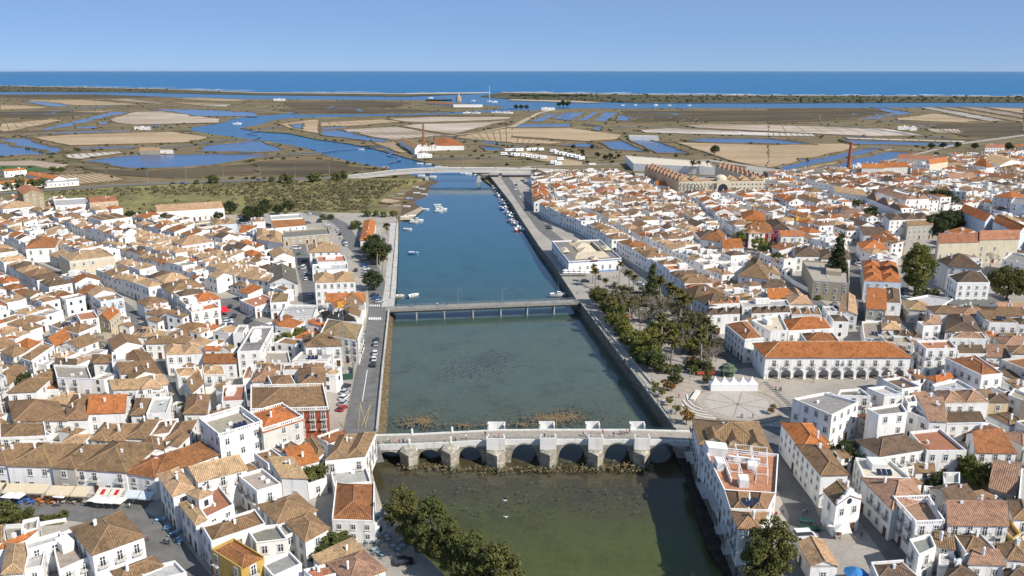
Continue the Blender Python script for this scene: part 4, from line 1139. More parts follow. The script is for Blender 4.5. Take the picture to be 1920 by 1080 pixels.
for ln in SPEC.strip().splitlines():
    body, _, lab = ln.partition('|'); tk = body.split(); t = tk[0]
    P = [tuple(float(v) for v in k.split(',')) for k in tk[1:] if ',' in k]; rest = [k for k in tk[1:] if ',' not in k]
    dep = None
    if len(P) == 2: dep = float(rest.pop(0))
    h = float(rest[0]); roof, rc, wc = rest[1:4]
    z0 = ZG if t[0] in 'TR' or (t in ('F3', 'F4') and P[0][1] > 560) else 1.3
    Wp = [ta(t, x, y, z0 + h).xy for x, y in P]
    if dep is not None:
        d = (Wp[1] - Wp[0]).normalized(); n = Vector((-d.y, d.x)); Wp += [Wp[1] + n * dep, Wp[0] + n * dep]
    elif t[0] == 'F':                          # far away: keep a believable depth
        d = (Wp[1] - Wp[0]); e = Wp[2] - Wp[1]; mx_ = max(9, min(d.length * .8, 40))
        if e.length > mx_ and len(P) == 3: Wp[2] = Wp[1] + e.normalized() * mx_
        if len(P) == 3: Wp.append(Wp[0] + Wp[2] - Wp[1])
    elif len(P) == 3: Wp.append(Wp[0] + Wp[2] - Wp[1])
    add_house(Wp, h, roof, rc, wc, lab.strip() or None, z0)

def landmark(tile, pts, h):
    q = [ta(tile, x, y, ZG + h).xy for x, y in pts]; KEEP.append(grow_q(q, 1.0)); return q
def grow_q(q, m):
    c = sum(q, Vector((0, 0))) / len(q); return [c + (p - c) * (1 + m / (p - c).length) for p in q]
KEEP = []    # open places: no lot may stand here
MARKET = landmark('R6', [(425, 640), (822, 614), (660, 476), (300, 486)], 6.6)
TH_A, TH_B = ta('R4', 1502, 437, ZG + 8).xy, ta('R3', 1072, 357, ZG + 8).xy
_d = (TH_B - TH_A).normalized(); _n = Vector((-_d.y, _d.x)); TOWN_HALL = [TH_A, TH_B, TH_B + _n * 13, TH_A + _n * 13]; KEEP.append(grow_q(TOWN_HALL, 1.5))
_a, _b = ta('F3', 1253, 842, ZG + 13.4).xy, ta('F3', 1895, 836, ZG + 13.4).xy; HOTEL = [_a, _b, _b + Vector((0, 18)), _a + Vector((0, 18))]; KEEP.append(grow_q(HOTEL, 2))
# ---- rows along streets: front line given at the eaves, houses side by side
def row(tile, pts, depth, hs, widths, roofs, cols, walls='w', side=1):
    P = None; h0 = sum(hs) / 2
    P = [ta(tile, x, y, ZG + h0).xy for x, y in pts]
    for a, b_ in zip(P, P[1:]):
        d = (b_ - a); L = d.length; d.normalize(); n = Vector((-d.y, d.x)) * side; s = 0.0
        while s < L - 3:
            wd = min(rng.uniform(*widths), L - s)
            if L - s - wd < 4: wd = L - s
            q0, q1 = a + d * s, a + d * (s + wd); dp = depth * rng.uniform(.85, 1.15); hh = rng.uniform(*hs)
            q = [q0, q1, q1 + n * dp, q0 + n * dp]
            rf = rng.choice(roofs); add_house(q, hh, rf, rng.choice(cols), rng.choice(walls), src='row'); s += wd + .05
row('R6', [(1470, 965), (1345, 860), (1240, 760), (1130, 680), (1010, 610), (900, 545), (785, 480)], 12, (6.5, 8.5), (7, 12), ['m2', 'h', 'm2', 'h', 'f'], 'bbdkbo', side=-1)
row('R6', [(750, 470), (660, 420), (560, 370), (470, 325), (360, 285), (280, 250), (205, 205)], 11, (6.5, 8.5), (7, 12), ['h', 'm2', 'g', 'h', 'f'], 'bbktdo', 'wwwwl', side=-1)
row('R6', [(165, 200), (150, 120), (148, 60)], 12, (6, 8), (8, 13), ['h', 'g', 'f'], 'tobk', side=-1)
row('T5', [(1185, 130), (1205, 30), (1215, -40)], 10, (6.5, 8), (8, 11), ['h', 'g'], 'bob', side=1)
row('T1', [(540, 760), (250, 610), (60, 480), (-40, 420)], 10, (7, 9), (8, 13), ['h', 'h', 'm2', 'f'], 'bbtd', side=1)
row('T1', [(930, 880), (780, 780), (700, 700), (600, 680)], 10, (6, 8), (8, 12), ['h', 'g', 'f'], 'bbtk', 'wwl', side=1)
row('T1', [(1650, 870), (1470, 760), (1350, 700), (1230, 680)], 10, (7, 9), (8, 12), ['h', 'g', 'h'], 'btod', side=1)
row('T6', [(130, 930), (20, 850), (-120, 760)], 10, (7, 9), (8, 12), ['h', 'f', 'h'], 'btod', side=1)
for k in range(3):          # little terraces of equal houses with tan roofs
    row('T1', [(1000 + k * 60, 345 + k * 60), (1210 + k * 70, 400 + k * 50), (1440 + k * 60, 450 + k * 45)], 8, (5.5, 6.2), (6.5, 7), ['h'], 't', side=-1)
for k in range(4):
    row('T6', [(20 + k * 55, 540 + k * 38), (250 + k * 62, 590 + k * 34), (420 + k * 60, 640 + k * 26)], 8, (5.5, 6.4), (6.5, 7), ['h', 'g'], 'tt', side=-1)
row('T2', [(1255, 560), (1110, 330), (1010, 200)], 8, (6, 7), (8, 12), ['h', 'g', 'f'], 'bbt', side=1)
row('T2', [(290, 470), (180, 540), (60, 640)], 9, (6, 7.5), (8, 11), ['h', 'h', 'f'], 'bb', side=1)
row('R6', [(1900, 430), (1720, 330), (1600, 240), (1480, 160)], 11, (7, 10), (9, 14), ['h', 'f', 'g'], 'tokb', 'wwyl', side=1)

# ---- blocks filled with lots
def inside(p, poly):
    c = False; n = len(poly); j = n - 1
    for i in range(n):
        xi, yi = poly[i][0], poly[i][1]; xj, yj = poly[j][0], poly[j][1]
        if (yi > p[1]) != (yj > p[1]) and p[0] < (xj - xi) * (p[1] - yi) / (yj - yi) + xi: c = not c
        j = i
    return c
def keep(tile, *pts): KEEP.append([ta(tile, x, y, ZG).xy for x, y in pts])
keep('P', (690, 900), (640, 800), (680, 640), (690, 560), (650, 470), (600, 400), (760, 400), (735, 590), (708, 810))
keep('P', (-50, 900), (230, 905), (290, 890), (310, 1000), (400, 1080), (320, 1100), (250, 980), (100, 1000), (-50, 1000))
keep('P', (400, 620), (400, 560), (420, 545), (480, 590), (500, 630), (430, 650))
keep('P', (555, 600), (540, 430), (580, 430), (600, 600))
keep('P', (960, 380), (1070, 430), (1100, 470), (1180, 500), (1330, 600), (1400, 680), (1500, 730), (1480, 800), (1300, 810), (1085, 570), (1000, 460))
keep('P', (1440, 690), (1540, 690), (1640, 750), (1490, 760)); keep('P', (1290, 800), (1480, 780), (1470, 900), (1560, 960), (1680, 1040), (1650, 1100), (1400, 1100), (1300, 900))
keep('P', (1500, 480), (1600, 510), (1590, 570), (1540, 600), (1470, 560)); keep('P', (1560, 560), (1620, 600), (1540, 600))
keep('P', (1690, 450), (1760, 450), (1760, 600), (1690, 600)); keep('P', (1740, 400), (1850, 390), (1850, 460), (1740, 450)); keep('P', (1840, 490), (1960, 490), (1960, 600), (1840, 600))
keep('P', (1580, 820), (1660, 830), (1680, 860), (1580, 880)); keep('P', (1790, 860), (1880, 860), (1880, 920), (1800, 940))
keep('P', (1380, 420), (1440, 440), (1480, 480), (1420, 490)); keep('P', (500, 880), (620, 890), (640, 1060), (560, 1060))
def seg_keep(tile, pts, wd):
    P = [ta(tile, x, y, ZG).xy for x, y in pts]
    for a, b_ in zip(P, P[1:]):
        d = (b_ - a).normalized(); n = Vector((-d.y, d.x)) * wd / 2; KEEP.append([a - n, b_ - n, b_ + n, a + n])
seg_keep('P', [(-40, 450), (0, 470), (75, 500), (140, 530), (210, 557), (240, 580), (250, 600), (262, 625), (300, 665), (320, 700), (350, 750)], 4)
seg_keep('P', [(120, 440), (200, 475), (300, 520), (400, 570)], 4); seg_keep('P', [(1340, 420), (1390, 470), (1450, 520), (1520, 560)], 5)
seg_keep('P', [(1600, 460), (1605, 540), (1610, 620)], 5); seg_keep('P', [(1690, 500), (1700, 640)], 5); seg_keep('P', [(1500, 350), (1600, 400), (1720, 470)], 5)
seg_keep('P', [(1330, 380), (1400, 400), (1440, 440)], 5); seg_keep('P', [(0, 700), (60, 660), (130, 610), (230, 560)], 4)
FP = lambda H: H['q']
def overlaps(q, margin=.15):
    c = (q[0] + q[1] + q[2] + q[3]) / 4; pts = [c] + [c + (p - c) * .9 for p in q] + [c + ((q[i] + q[(i + 1) % 4]) / 2 - c) * .9 for i in range(4)]
    for H in HOUSES:
        if abs(H['c'].x - c.x) > 45 or abs(H['c'].y - c.y) > 45: continue
        if any(inside(p, H['q']) for p in pts): return True
        if any(inside(H['c'] + (p - H['c']) * .85, q) for p in H['q']) or inside(H['c'], q): return True
    return any(inside(p, K) for K in KEEP for p in pts[:5])
def fill(tile, poly, dirpx, roofs, cols, walls, hs=(3.4, 6.6), wd=(6, 10.5), dp=(7.5, 11), street=3, gap=2.6, offs=()):
    Pw = [ta(tile, x, y, ZG).xy for x, y in poly]
    a, b_ = (ta(tile, *p, ZG).xy for p in dirpx); u = (b_ - a).normalized(); v = Vector((-u.y, u.x))
    cs = [(p.dot(u), p.dot(v)) for p in Pw]; u0, u1 = min(c[0] for c in cs), max(c[0] for c in cs); v0, v1 = min(c[1] for c in cs), max(c[1] for c in cs)
    y = v0; k = 0
    while y < v1:
        d = rng.uniform(*dp); x = u0 + rng.uniform(-4, 0)
        while x < u1:
            w_ = rng.uniform(*wd) * (1.65 if rng.random() < .13 else 1); dd = d * rng.uniform(.82, 1.0)
            if rng.random() < .06: x += rng.uniform(2, 4)
            o = u * x + v * y
            q = [o, o + u * w_, o + u * w_ + v * dd, o + v * dd]
            x += w_ + .06
            if not inside((q[0] + q[2]) / 2, Pw): continue
            if overlaps(q):
                q = [o, o + u * w_ * .5, o + u * w_ * .5 + v * dd * .8, o + v * dd * .8]
                if overlaps(q): continue
            add_house(q, rng.uniform(*hs), rng.choice(roofs), rng.choice(cols), rng.choice(walls), src='fill')
        y += d + .06; k += 1
        if k % street == 0: y += gap
def fill2(tile, poly, dirpx, roofs, cols, walls, **k):
    fill(tile, poly, dirpx, roofs, cols, walls, **k)
    k.update(wd=(4.5, 7), dp=(5, 7.5), street=2, gap=1.5, hs=(3.2, 5.5)); fill(tile, poly, dirpx, ['h', 'g', 'f', 's', 'f', 's'], cols, walls, **k)
RL = ['h', 'h', 'h', 'g', 'g', 'f', 'f', 'f', 's', 's', 'm2']
keep('R3', (-150, 480), (1180, 490), (1190, 545), (860, 560), (600, 590), (440, 615), (180, 655), (-150, 720))
keep('P', (655, 975), (760, 985), (870, 1110), (740, 1110), (690, 1050))
fill2('P', [(-60, 1100), (-60, 985), (70, 950), (250, 985), (350, 1100)], ((0, 1040), (240, 985)), RL, 'bbkto', 'w', wd=(8, 13), dp=(8.5, 12))
fill2('P', [(300, 1095), (255, 905), (420, 800), (640, 815), (640, 920), (690, 950), (760, 1000), (830, 1100)], ((380, 1000), (480, 960)), RL, 'bbtk', 'w', wd=(8, 13), dp=(8.5, 12))
fill2('P', [(-60, 880), (-60, 640), (130, 590), (240, 590), (405, 612), (470, 655), (600, 600), (660, 600), (610, 800), (350, 850), (240, 890)], ((0, 850), (100, 800)), ['h', 'h', 'h', 'g', 'g', 'f', 'f', 's', 'm2'], 'bbbbktto', 'wwwwwwwvc', gap=2.2)
fill2('P', [(240, 600), (-60, 470), (-60, 400), (60, 385), (200, 395), (240, 420), (330, 425), (450, 445), (560, 450), (570, 600), (640, 580), (620, 660), (420, 640), (400, 620)], ((75, 500), (210, 557)), RL, 'bbttttkod', 'wwwwwwwwvca', hs=(4.5, 8), dp=(8, 10))
fill2('P', [(235, 600), (240, 570), (0, 460), (-60, 450), (-60, 640), (120, 610)], ((75, 500), (210, 557)), RL, 'bbbtok', 'wwwv', hs=(4.5, 7.5))
fill2('P', [(1000, 335), (1150, 330), (1300, 362), (1440, 365), (1470, 420), (1570, 560), (1400, 620), (1330, 600), (1180, 500), (1080, 430), (1010, 390)], ((1010, 405), (1330, 600)), RL, 'bbbtttokdpp', 'wwwwwwwwvcal', hs=(4.5, 7.8), wd=(7, 11))
fill2('P', [(1440, 340), (1500, 330), (1620, 325), (1800, 300), (1980, 290), (1980, 380), (1880, 470), (1700, 470), (1600, 560), (1480, 430)], ((1480, 430), (1700, 510)), RL, 'bbtdookp', 'wwwwwlvc', hs=(5, 9), wd=(8, 16), dp=(9, 12))
fill2('P', [(1400, 610), (1570, 560), (1700, 480), (1990, 480), (1990, 700), (1860, 700), (1700, 700), (1620, 640), (1430, 640)], ((1400, 640), (1700, 650)), RL, 'bbddkop', 'wwwwwwwvc', hs=(5, 8), wd=(8, 13), dp=(8.5, 12))
fill2('P', [(1640, 680), (1720, 640), (1990, 640), (1990, 1100), (1700, 1100), (1640, 1000), (1600, 930), (1580, 880), (1480, 830), (1500, 760), (1560, 730)], ((1600, 900), (1720, 880)), RL, 'bbddkp', 'wwwv', hs=(4.5, 8), wd=(9, 15), dp=(9, 12))
# ---------------------------------------------------------------- building one house
def bil(q, u, v): return q[0] * (1 - u) * (1 - v) + q[1] * u * (1 - v) + q[2] * u * v + q[3] * (1 - u) * v
def grow(q, m):
    out = []
    for i in range(4):
        a, p, b_ = q[i - 1], q[i], q[(i + 1) % 4]
        e1 = (p - a).normalized(); e2 = (b_ - p).normalized(); n1 = Vector((e1.y, -e1.x)); n2 = Vector((e2.y, -e2.x))
        k = 1 + n1.dot(n2); out.append(p + (n1 + n2) * (m / max(k, .35)))
    return out
def roof_face(mb, pts, mi=0):
    """face with uv in metres: u along the eave, v up the slope"""
    P = [Vector(p) for p in pts]; e = (P[1] - P[0]); e.z = 0
    if e.length < 1e-4: e = Vector((1, 0, 0))
    e.normalize(); nrm = (P[1] - P[0]).cross(P[-1] - P[0])
    if nrm.length < 1e-6: nrm = Vector((0, 0, 1))
    nrm.normalize(); up = nrm.cross(e); k = hash((round(P[0].x, 1), round(P[0].y, 1))) % 97
    mb.face(P, mi, [(p.dot(e) + k, p.dot(up)) for p in P])
def ridge_bar(mb, a, b_, r=.13): mb.bar(Vector(a), Vector(b_), r)
def hip_on(mb, rd, q, z, pitch, over=.3, ridge=None):
    """hip or pyramid roof on a quad"""
    mb.cuts.append(len(mb.f))
    g = grow(q, over); su = ((g[1] - g[0]).length + (g[2] - g[3]).length) / 2; sv = ((g[2] - g[1]).length + (g[3] - g[0]).length) / 2
    z3 = lambda p, h: (p.x, p.y, h)
    if su >= sv:
        f = min(.5, sv / 2 / su); r0, r1 = bil(g, f, .5), bil(g, 1 - f, .5); rh = z + sv / 2 * pitch
        F = [(g[0], g[1], r1, r0), (g[1], g[2], r1), (g[2], g[3], r0, r1), (g[3], g[0], r0)]
        H = [(g[0], r0), (g[3], r0), (g[1], r1), (g[2], r1)]
    else:
        f = min(.5, su / 2 / sv); r0, r1 = bil(g, .5, f), bil(g, .5, 1 - f); rh = z + su / 2 * pitch
        F = [(g[0], g[1], r0), (g[1], g[2], r1, r0), (g[2], g[3], r1), (g[3], g[0], r0, r1)]
        H = [(g[0], r0), (g[1], r0), (g[2], r1), (g[3], r1)]
    same = (r0 - r1).length < .05
    for f_ in F:
        P = []
        for p in f_:
            c = z3(p, rh if (p is r0 or p is r1) else z)
            if not P or (Vector(c) - Vector(P[-1])).length > .02: P.append(c)
        if len(P) >= 3: roof_face(mb, P)
    for i in range(4):
        a, b_ = g[i], g[(i + 1) % 4]; mb.face([z3(a, z - .16), z3(b_, z - .16), z3(b_, z), z3(a, z)])
    mb.face([z3(p, z - .16) for p in reversed(g)])
    if rd is not None:
        for a, b_ in H: ridge_bar(rd, z3(a, z + .05), z3(b_, rh + .05))
        if not same: ridge_bar(rd, z3(r0, rh + .05), z3(r1, rh + .05))
    return rh
def gable_on(mb, wm, rd, q, z, pitch, over=.25, shed=False):
    z3 = lambda p, h: (p.x, p.y, h); g = grow(q, over)
    sv = ((g[2] - g[1]).length + (g[3] - g[0]).length) / 2
    if shed:
        rh = z + sv * pitch * .55
        roof_face(mb, [z3(g[0], z), z3(g[1], z), z3(g[2], rh), z3(g[3], rh)])
        mb.face([z3(g[3], rh - .15), z3(g[2], rh - .15), z3(g[1], z - .15), z3(g[0], z - .15)])
        for i, zz in ((0, (z, z)), (1, (z, rh)), (2, (rh, rh)), (3, (rh, z))):
            a, b_ = g[i], g[(i + 1) % 4]; mb.face([z3(a, zz[0] - .15), z3(b_, zz[1] - .15), z3(b_, zz[1]), z3(a, zz[0])])
        t = rh - .2
        wm.face([z3(q[1], z - .2), z3(q[2], z - .2), z3(q[2], t)]); wm.face([z3(q[3], z - .2), z3(q[0], z - .2), z3(q[3], t)]); wm.face([z3(q[2], z - .2), z3(q[3], z - .2), z3(q[3], t), z3(q[2], t)])
        return rh
    rh = z + sv / 2 * pitch; m0, m1 = (g[0] + g[3]) / 2, (g[1] + g[2]) / 2
    roof_face(mb, [z3(g[0], z), z3(g[1], z), z3(m1, rh), z3(m0, rh)]); roof_face(mb, [z3(g[2], z), z3(g[3], z), z3(m0, rh), z3(m1, rh)])
    mb.face([z3(g[0], z - .16), z3(m0, rh - .16), z3(m1, rh - .16), z3(g[1], z - .16)]); mb.face([z3(g[2], z - .16), z3(m1, rh - .16), z3(m0, rh - .16), z3(g[3], z - .16)])
    for a, b_, za, zb in ((g[0], g[1], z, z), (g[2], g[3], z, z), (g[1], m1, z, rh), (m1, g[2], rh, z), (g[3], m0, z, rh), (m0, g[0], rh, z)):
        mb.face([z3(a, za - .16), z3(b_, zb - .16), z3(b_, zb), z3(a, za)])
    c0, c1 = (q[0] + q[3]) / 2, (q[1] + q[2]) / 2; rr = rh - .16 - over * 0
    wm.face([z3(q[1], z - .18), z3(q[2], z - .18), z3(c1, rr)]); wm.face([z3(q[3], z - .18), z3(q[0], z - .18), z3(c0, rr)])
    if rd is not None: ridge_bar(rd, z3(m0, rh + .05), z3(m1, rh + .05))
    return rh
def sub_quads(q, nu, nv):
    return [[bil(q, i / nu, j / nv), bil(q, (i + 1) / nu, j / nv), bil(q, (i + 1) / nu, (j + 1) / nv), bil(q, i / nu, (j + 1) / nv)] for j in range(nv) for i in range(nu)]
def inset(q, m): return grow(q, -m)
def house_geo(H, wm, rm, rd, fm, detail=True):
    """walls into wm, tiled roof into rm, ridges into rd, flat floor into fm"""
    q, z0 = H['q'], H['z0']; z1 = z0 + H['h']; rf = H['roof']; pitch = H.get('pitch', .44)
    sp_ = min((q[1] - q[0]).length, (q[2] - q[1]).length) if rf not in 'gGs' else ((q[2] - q[1]).length if rf != 'G' else (q[1] - q[0]).length)
    pitch = min(pitch, 3.3 / (sp_ / 2 if rf != 's' else sp_ * .55))
    P2 = [(p.x, p.y) for p in q]
    if rf == 'G': q = [q[1], q[2], q[3], q[0]]
    if rf in 'fXZ':
        par = .75 if rf != 'Z' else .4; t = .28; qi = inset(q, t)
        wm.prism(P2, z0 - .3, z1, bottom=False, top=False)
        for i in range(4):
            a, b_, c, d = q[i], q[(i + 1) % 4], qi[(i + 1) % 4], qi[i]
            wm.face([(a.x, a.y, z1), (b_.x, b_.y, z1), (c.x, c.y, z1), (d.x, d.y, z1)])
            wm.face([(d.x, d.y, z1), (c.x, c.y, z1), (c.x, c.y, z1 - par), (d.x, d.y, z1 - par)])
        fm.face([(p.x, p.y, z1 - par) for p in qi])
        if rf == 'Z':
            L = (q[1] - q[0]).length; nu = max(3, int(L / 9))
            for k in range(nu):
                if H.get('gap') and nu // 2 - 1 <= k <= nu // 2: continue
                hip_on(rm, None, [bil(q, (k + a) / nu, b_) for a, b_ in ((.12, .02), (.88, .02), (.88, .42), (.12, .42))], z1 + .6, .7, .2)
                wm.prism([tuple(bil(q, (k + a) / nu, b_)) for a, b_ in ((.14, .03), (.86, .03), (.86, .4), (.14, .4))], z1 - .5, z1 + .55)
                hip_on(rm, None, [bil(q, (k + a) / nu, b_) for a, b_ in ((.12, .58), (.88, .58), (.88, .98), (.12, .98))], z1 + .6, .7, .2)
        return z1
    wm.prism(P2, z0 - .3, z1 - .02, bottom=False); ov = .3
    if H.get('plat'):                          # masonry parapets in front of the eaves
        ov = -.22
        for i in H['plat']:
            a, b_ = H['q'][i], H['q'][(i + 1) % 4]; e = (b_ - a).normalized(); n_ = Vector((-e.y, e.x)); L_ = (b_ - a).length
            wm.obox((a + b_) / 2 + n_ * .12, e, n_, L_ / 2 - .004 * i, .115, z1 - .03, z1 + H.get('plat_h', .55) + .01 * i)
    if rf == 'h': return hip_on(rm, rd, q, z1, pitch, ov)
    if rf in 'gG': return gable_on(rm, wm, rd, q, z1, pitch, ov if ov < 0 else .25)
    if rf == 's': return gable_on(rm, wm, rd, q, z1, pitch * .8, ov if ov < 0 else .25, shed=True)
    if rf == 'M': qs = sub_quads(q, 2, 3)
    else:
        n = int(rf[1:]); qs = sub_quads(q, n, 1) if (q[1] - q[0]).length >= (q[2] - q[1]).length * .7 else sub_quads(q, 1, n)
    rh = z1
    for s in qs: rh = max(rh, hip_on(rm, rd, s, z1, pitch * 1.25, .0 if ov > 0 else -.15))
    return rh
# window, door and balcony meshes: x across, y out of the wall, z up; origin at the sill centre
def win_mesh(name, w_, h, shut=None, arch=False):
    mb = MB(); s = .16
    mb.box(-w_ / 2 - s, -.07, -.12, w_ / 2 + s, .0, h + s, 2)
    mb.box(-w_ / 2, -.10, 0, w_ / 2, -.072, h, 1)
    for sx in (-1, 1):
        x0, x1 = (sx * w_ * .06, sx * (w_ / 2 - .1)); x0, x1 = min(x0, x1), max(x0, x1)
        mb.box(x0, -.115, .1, x1, -.102, h * .62, 0); mb.box(x0, -.115, h * .68, x1, -.102, h - .1, 0)
    mb.box(-w_ / 2 - s - .06, -.2, -.2, w_ / 2 + s + .06, -.002, -.122, 2)
    return mb.mesh(name, [glass_m, frame_m, shut or surround_m])
WIN_A = win_mesh('window', 1.15, 1.75); WIN_B = win_mesh('window', 1.0, 1.25); WIN_C = win_mesh('window', 1.1, 2.2)
mb = MB(); mb.box(-.85, -.08, 0, .85, 0, 2.75, 1); mb.box(-.62, -.11, 0, .62, -.082, 2.5, 0); DOOR = mb.mesh('door', [door_m, surround_m])
mb = MB(); mb.box(-1.0, -.75, -.14, 1.0, -.005, 0, 1)
for k in range(9): mb.bar((-.95 + k * 1.9 / 8, -.72, 0), (-.95 + k * 1.9 / 8, -.72, .95), .022)
for x in (-.95, .95): mb.bar((x, -.72, .95), (x, -.02, .95), .03); mb.bar((x, -.4, 0), (x, -.4, .95), .022)
mb.bar((-.97, -.72, .95), (.97, -.72, .95), .035); BALC = mb.mesh('balcony', [iron_m, surround_m])
mb = MB(); mb.box(-.32, -.24, -.3, .32, .24, 1.5); mb.box(-.4, -.32, 1.5, .4, .32, 1.62)
for x in (-.2, .2): mb.bar((x, 0, 1.6), (x, 0, 1.9), .1, n=6)
CHIM_A = mb.mesh('chimney', [white_m])
mb = MB(); mb.lathe([(.32, -.3), (.32, 1.4), (.4, 1.5), (.36, 2.0), (.1, 2.3)], 8); CHIM_B = mb.mesh('chimney', [white_m])
mb = MB()
for k in range(3):
    x = -1.2 + k * 1.2; mb.face([(x - .52, -.7, .25), (x + .52, -.7, .25), (x + .52, .7, 1.15), (x - .52, .7, 1.15)], 0); mb.face([(x - .52, .7, 1.12), (x + .52, .7, 1.12), (x + .52, -.7, .22), (x - .52, -.7, .22)], 1)
    mb.bar((x, .65, 0), (x, .65, 1.1), .03, 1)
SOLAR = mb.mesh('solar_panel', [solar_m, steel_m])
mb = MB(); mb.lathe([(.02, .75), (.3, .8), (.45, .95)], 10); mb.bar((0, 0, 0), (0, 0, .8), .04); DISH = mb.mesh('satellite_dish', [frame_m])
mb = MB(); mb.bar((0, 0, 0), (0, 0, 2.6), .025)
for k in range(4): mb.bar((-.5 + .08 * k, 0, 1.7 + .25 * k), (.5 - .08 * k, 0, 1.7 + .25 * k), .018)
AERIAL = mb.mesh('aerial', [steel_m])
mb = MB(); mb.box(-.5, -.22, .0, .5, .22, .75); AIRCON = mb.mesh('air_conditioner', [frame_m])

LAND = {}
def mark_land(name, x, y): LAND[name] = at(x, y, ZG).xy
for nm, x, y in (('the café street', 110, 945), ('the old stone bridge', 690, 890), ('the red corner building', 590, 800), ('the river road', 690, 680), ('the tower crane', 640, 690), ('the footbridge', 700, 580), ('the promenade', 700, 480), ('the barn like hall', 545, 540),
                 ('the small car square', 430, 600), ('the winding lane', 300, 660), ('the cream apartment house', 170, 500), ('the meadow', 330, 420), ('the modern white block', 480, 640), ('the tall blank white block', 140, 730), ('the balustraded white house', 430, 830),
                 ('the terrace under the trees', 720, 1010), ('the bridge square', 1490, 800), ('the arcaded town hall', 1560, 690), ('the tent plaza', 1370, 740), ('the chapel', 1570, 980), ('the kiosk house', 1530, 1030), ('the market hall', 1110, 490),
                 ('the riverside park', 1280, 600), ('the crimson house', 1420, 440), ('the araucaria tree', 1570, 500), ('the cinema building', 1530, 530), ('the six orange hips', 1655, 520), ('the cream apartment blocks', 1830, 460), ('the columned pavilion', 1830, 580),
                 ('the walled garden', 1620, 850), ('the rust roofed ruin', 1880, 840), ('the yellow house', 1870, 770), ('the moorings', 985, 400), ('the wide hotel', 1350, 360), ('the brick chimney', 1590, 330), ('the curved terrace', 1670, 390), ('the plain orange gable house', 205, 765), ('the twin tan pyramids', 345, 655), ('the cream corner house', 215, 590), ('the dark lane', 45, 750), ('the mottled tiled house', 690, 1050), ('the yellow café lane house', 420, 1040)): mark_land(nm, x, y)
def near_land(c):
    return min(LAND.items(), key=lambda kv: (kv[1] - c).length)[0]
RTYPE = dict(h='hipped roof', g='gable roof', G='gable roof', f='flat roof', s='single pitched roof')
HR = random.Random(11)
def wall_edges(H):
    q = H['q']; cam2 = Vector((0, 0))
    for i in range(4):
        a, b_ = q[i], q[(i + 1) % 4]; L = (b_ - a).length
        if L < 1.8: continue
        d = (b_ - a) / L; n = Vector((d.y, -d.x)); m = (a + b_) / 2
        yield a, b_, d, n, L, n.dot((cam2 - m).normalized())
def blocked(p, z, me):
    for H in HOUSES:
        if H is me or abs(H['c'].x - p.x) > 40 or abs(H['c'].y - p.y) > 40: continue
        if H['z0'] + H['h'] > z and inside(p, H['q']): return True
    return False
n_win = 0
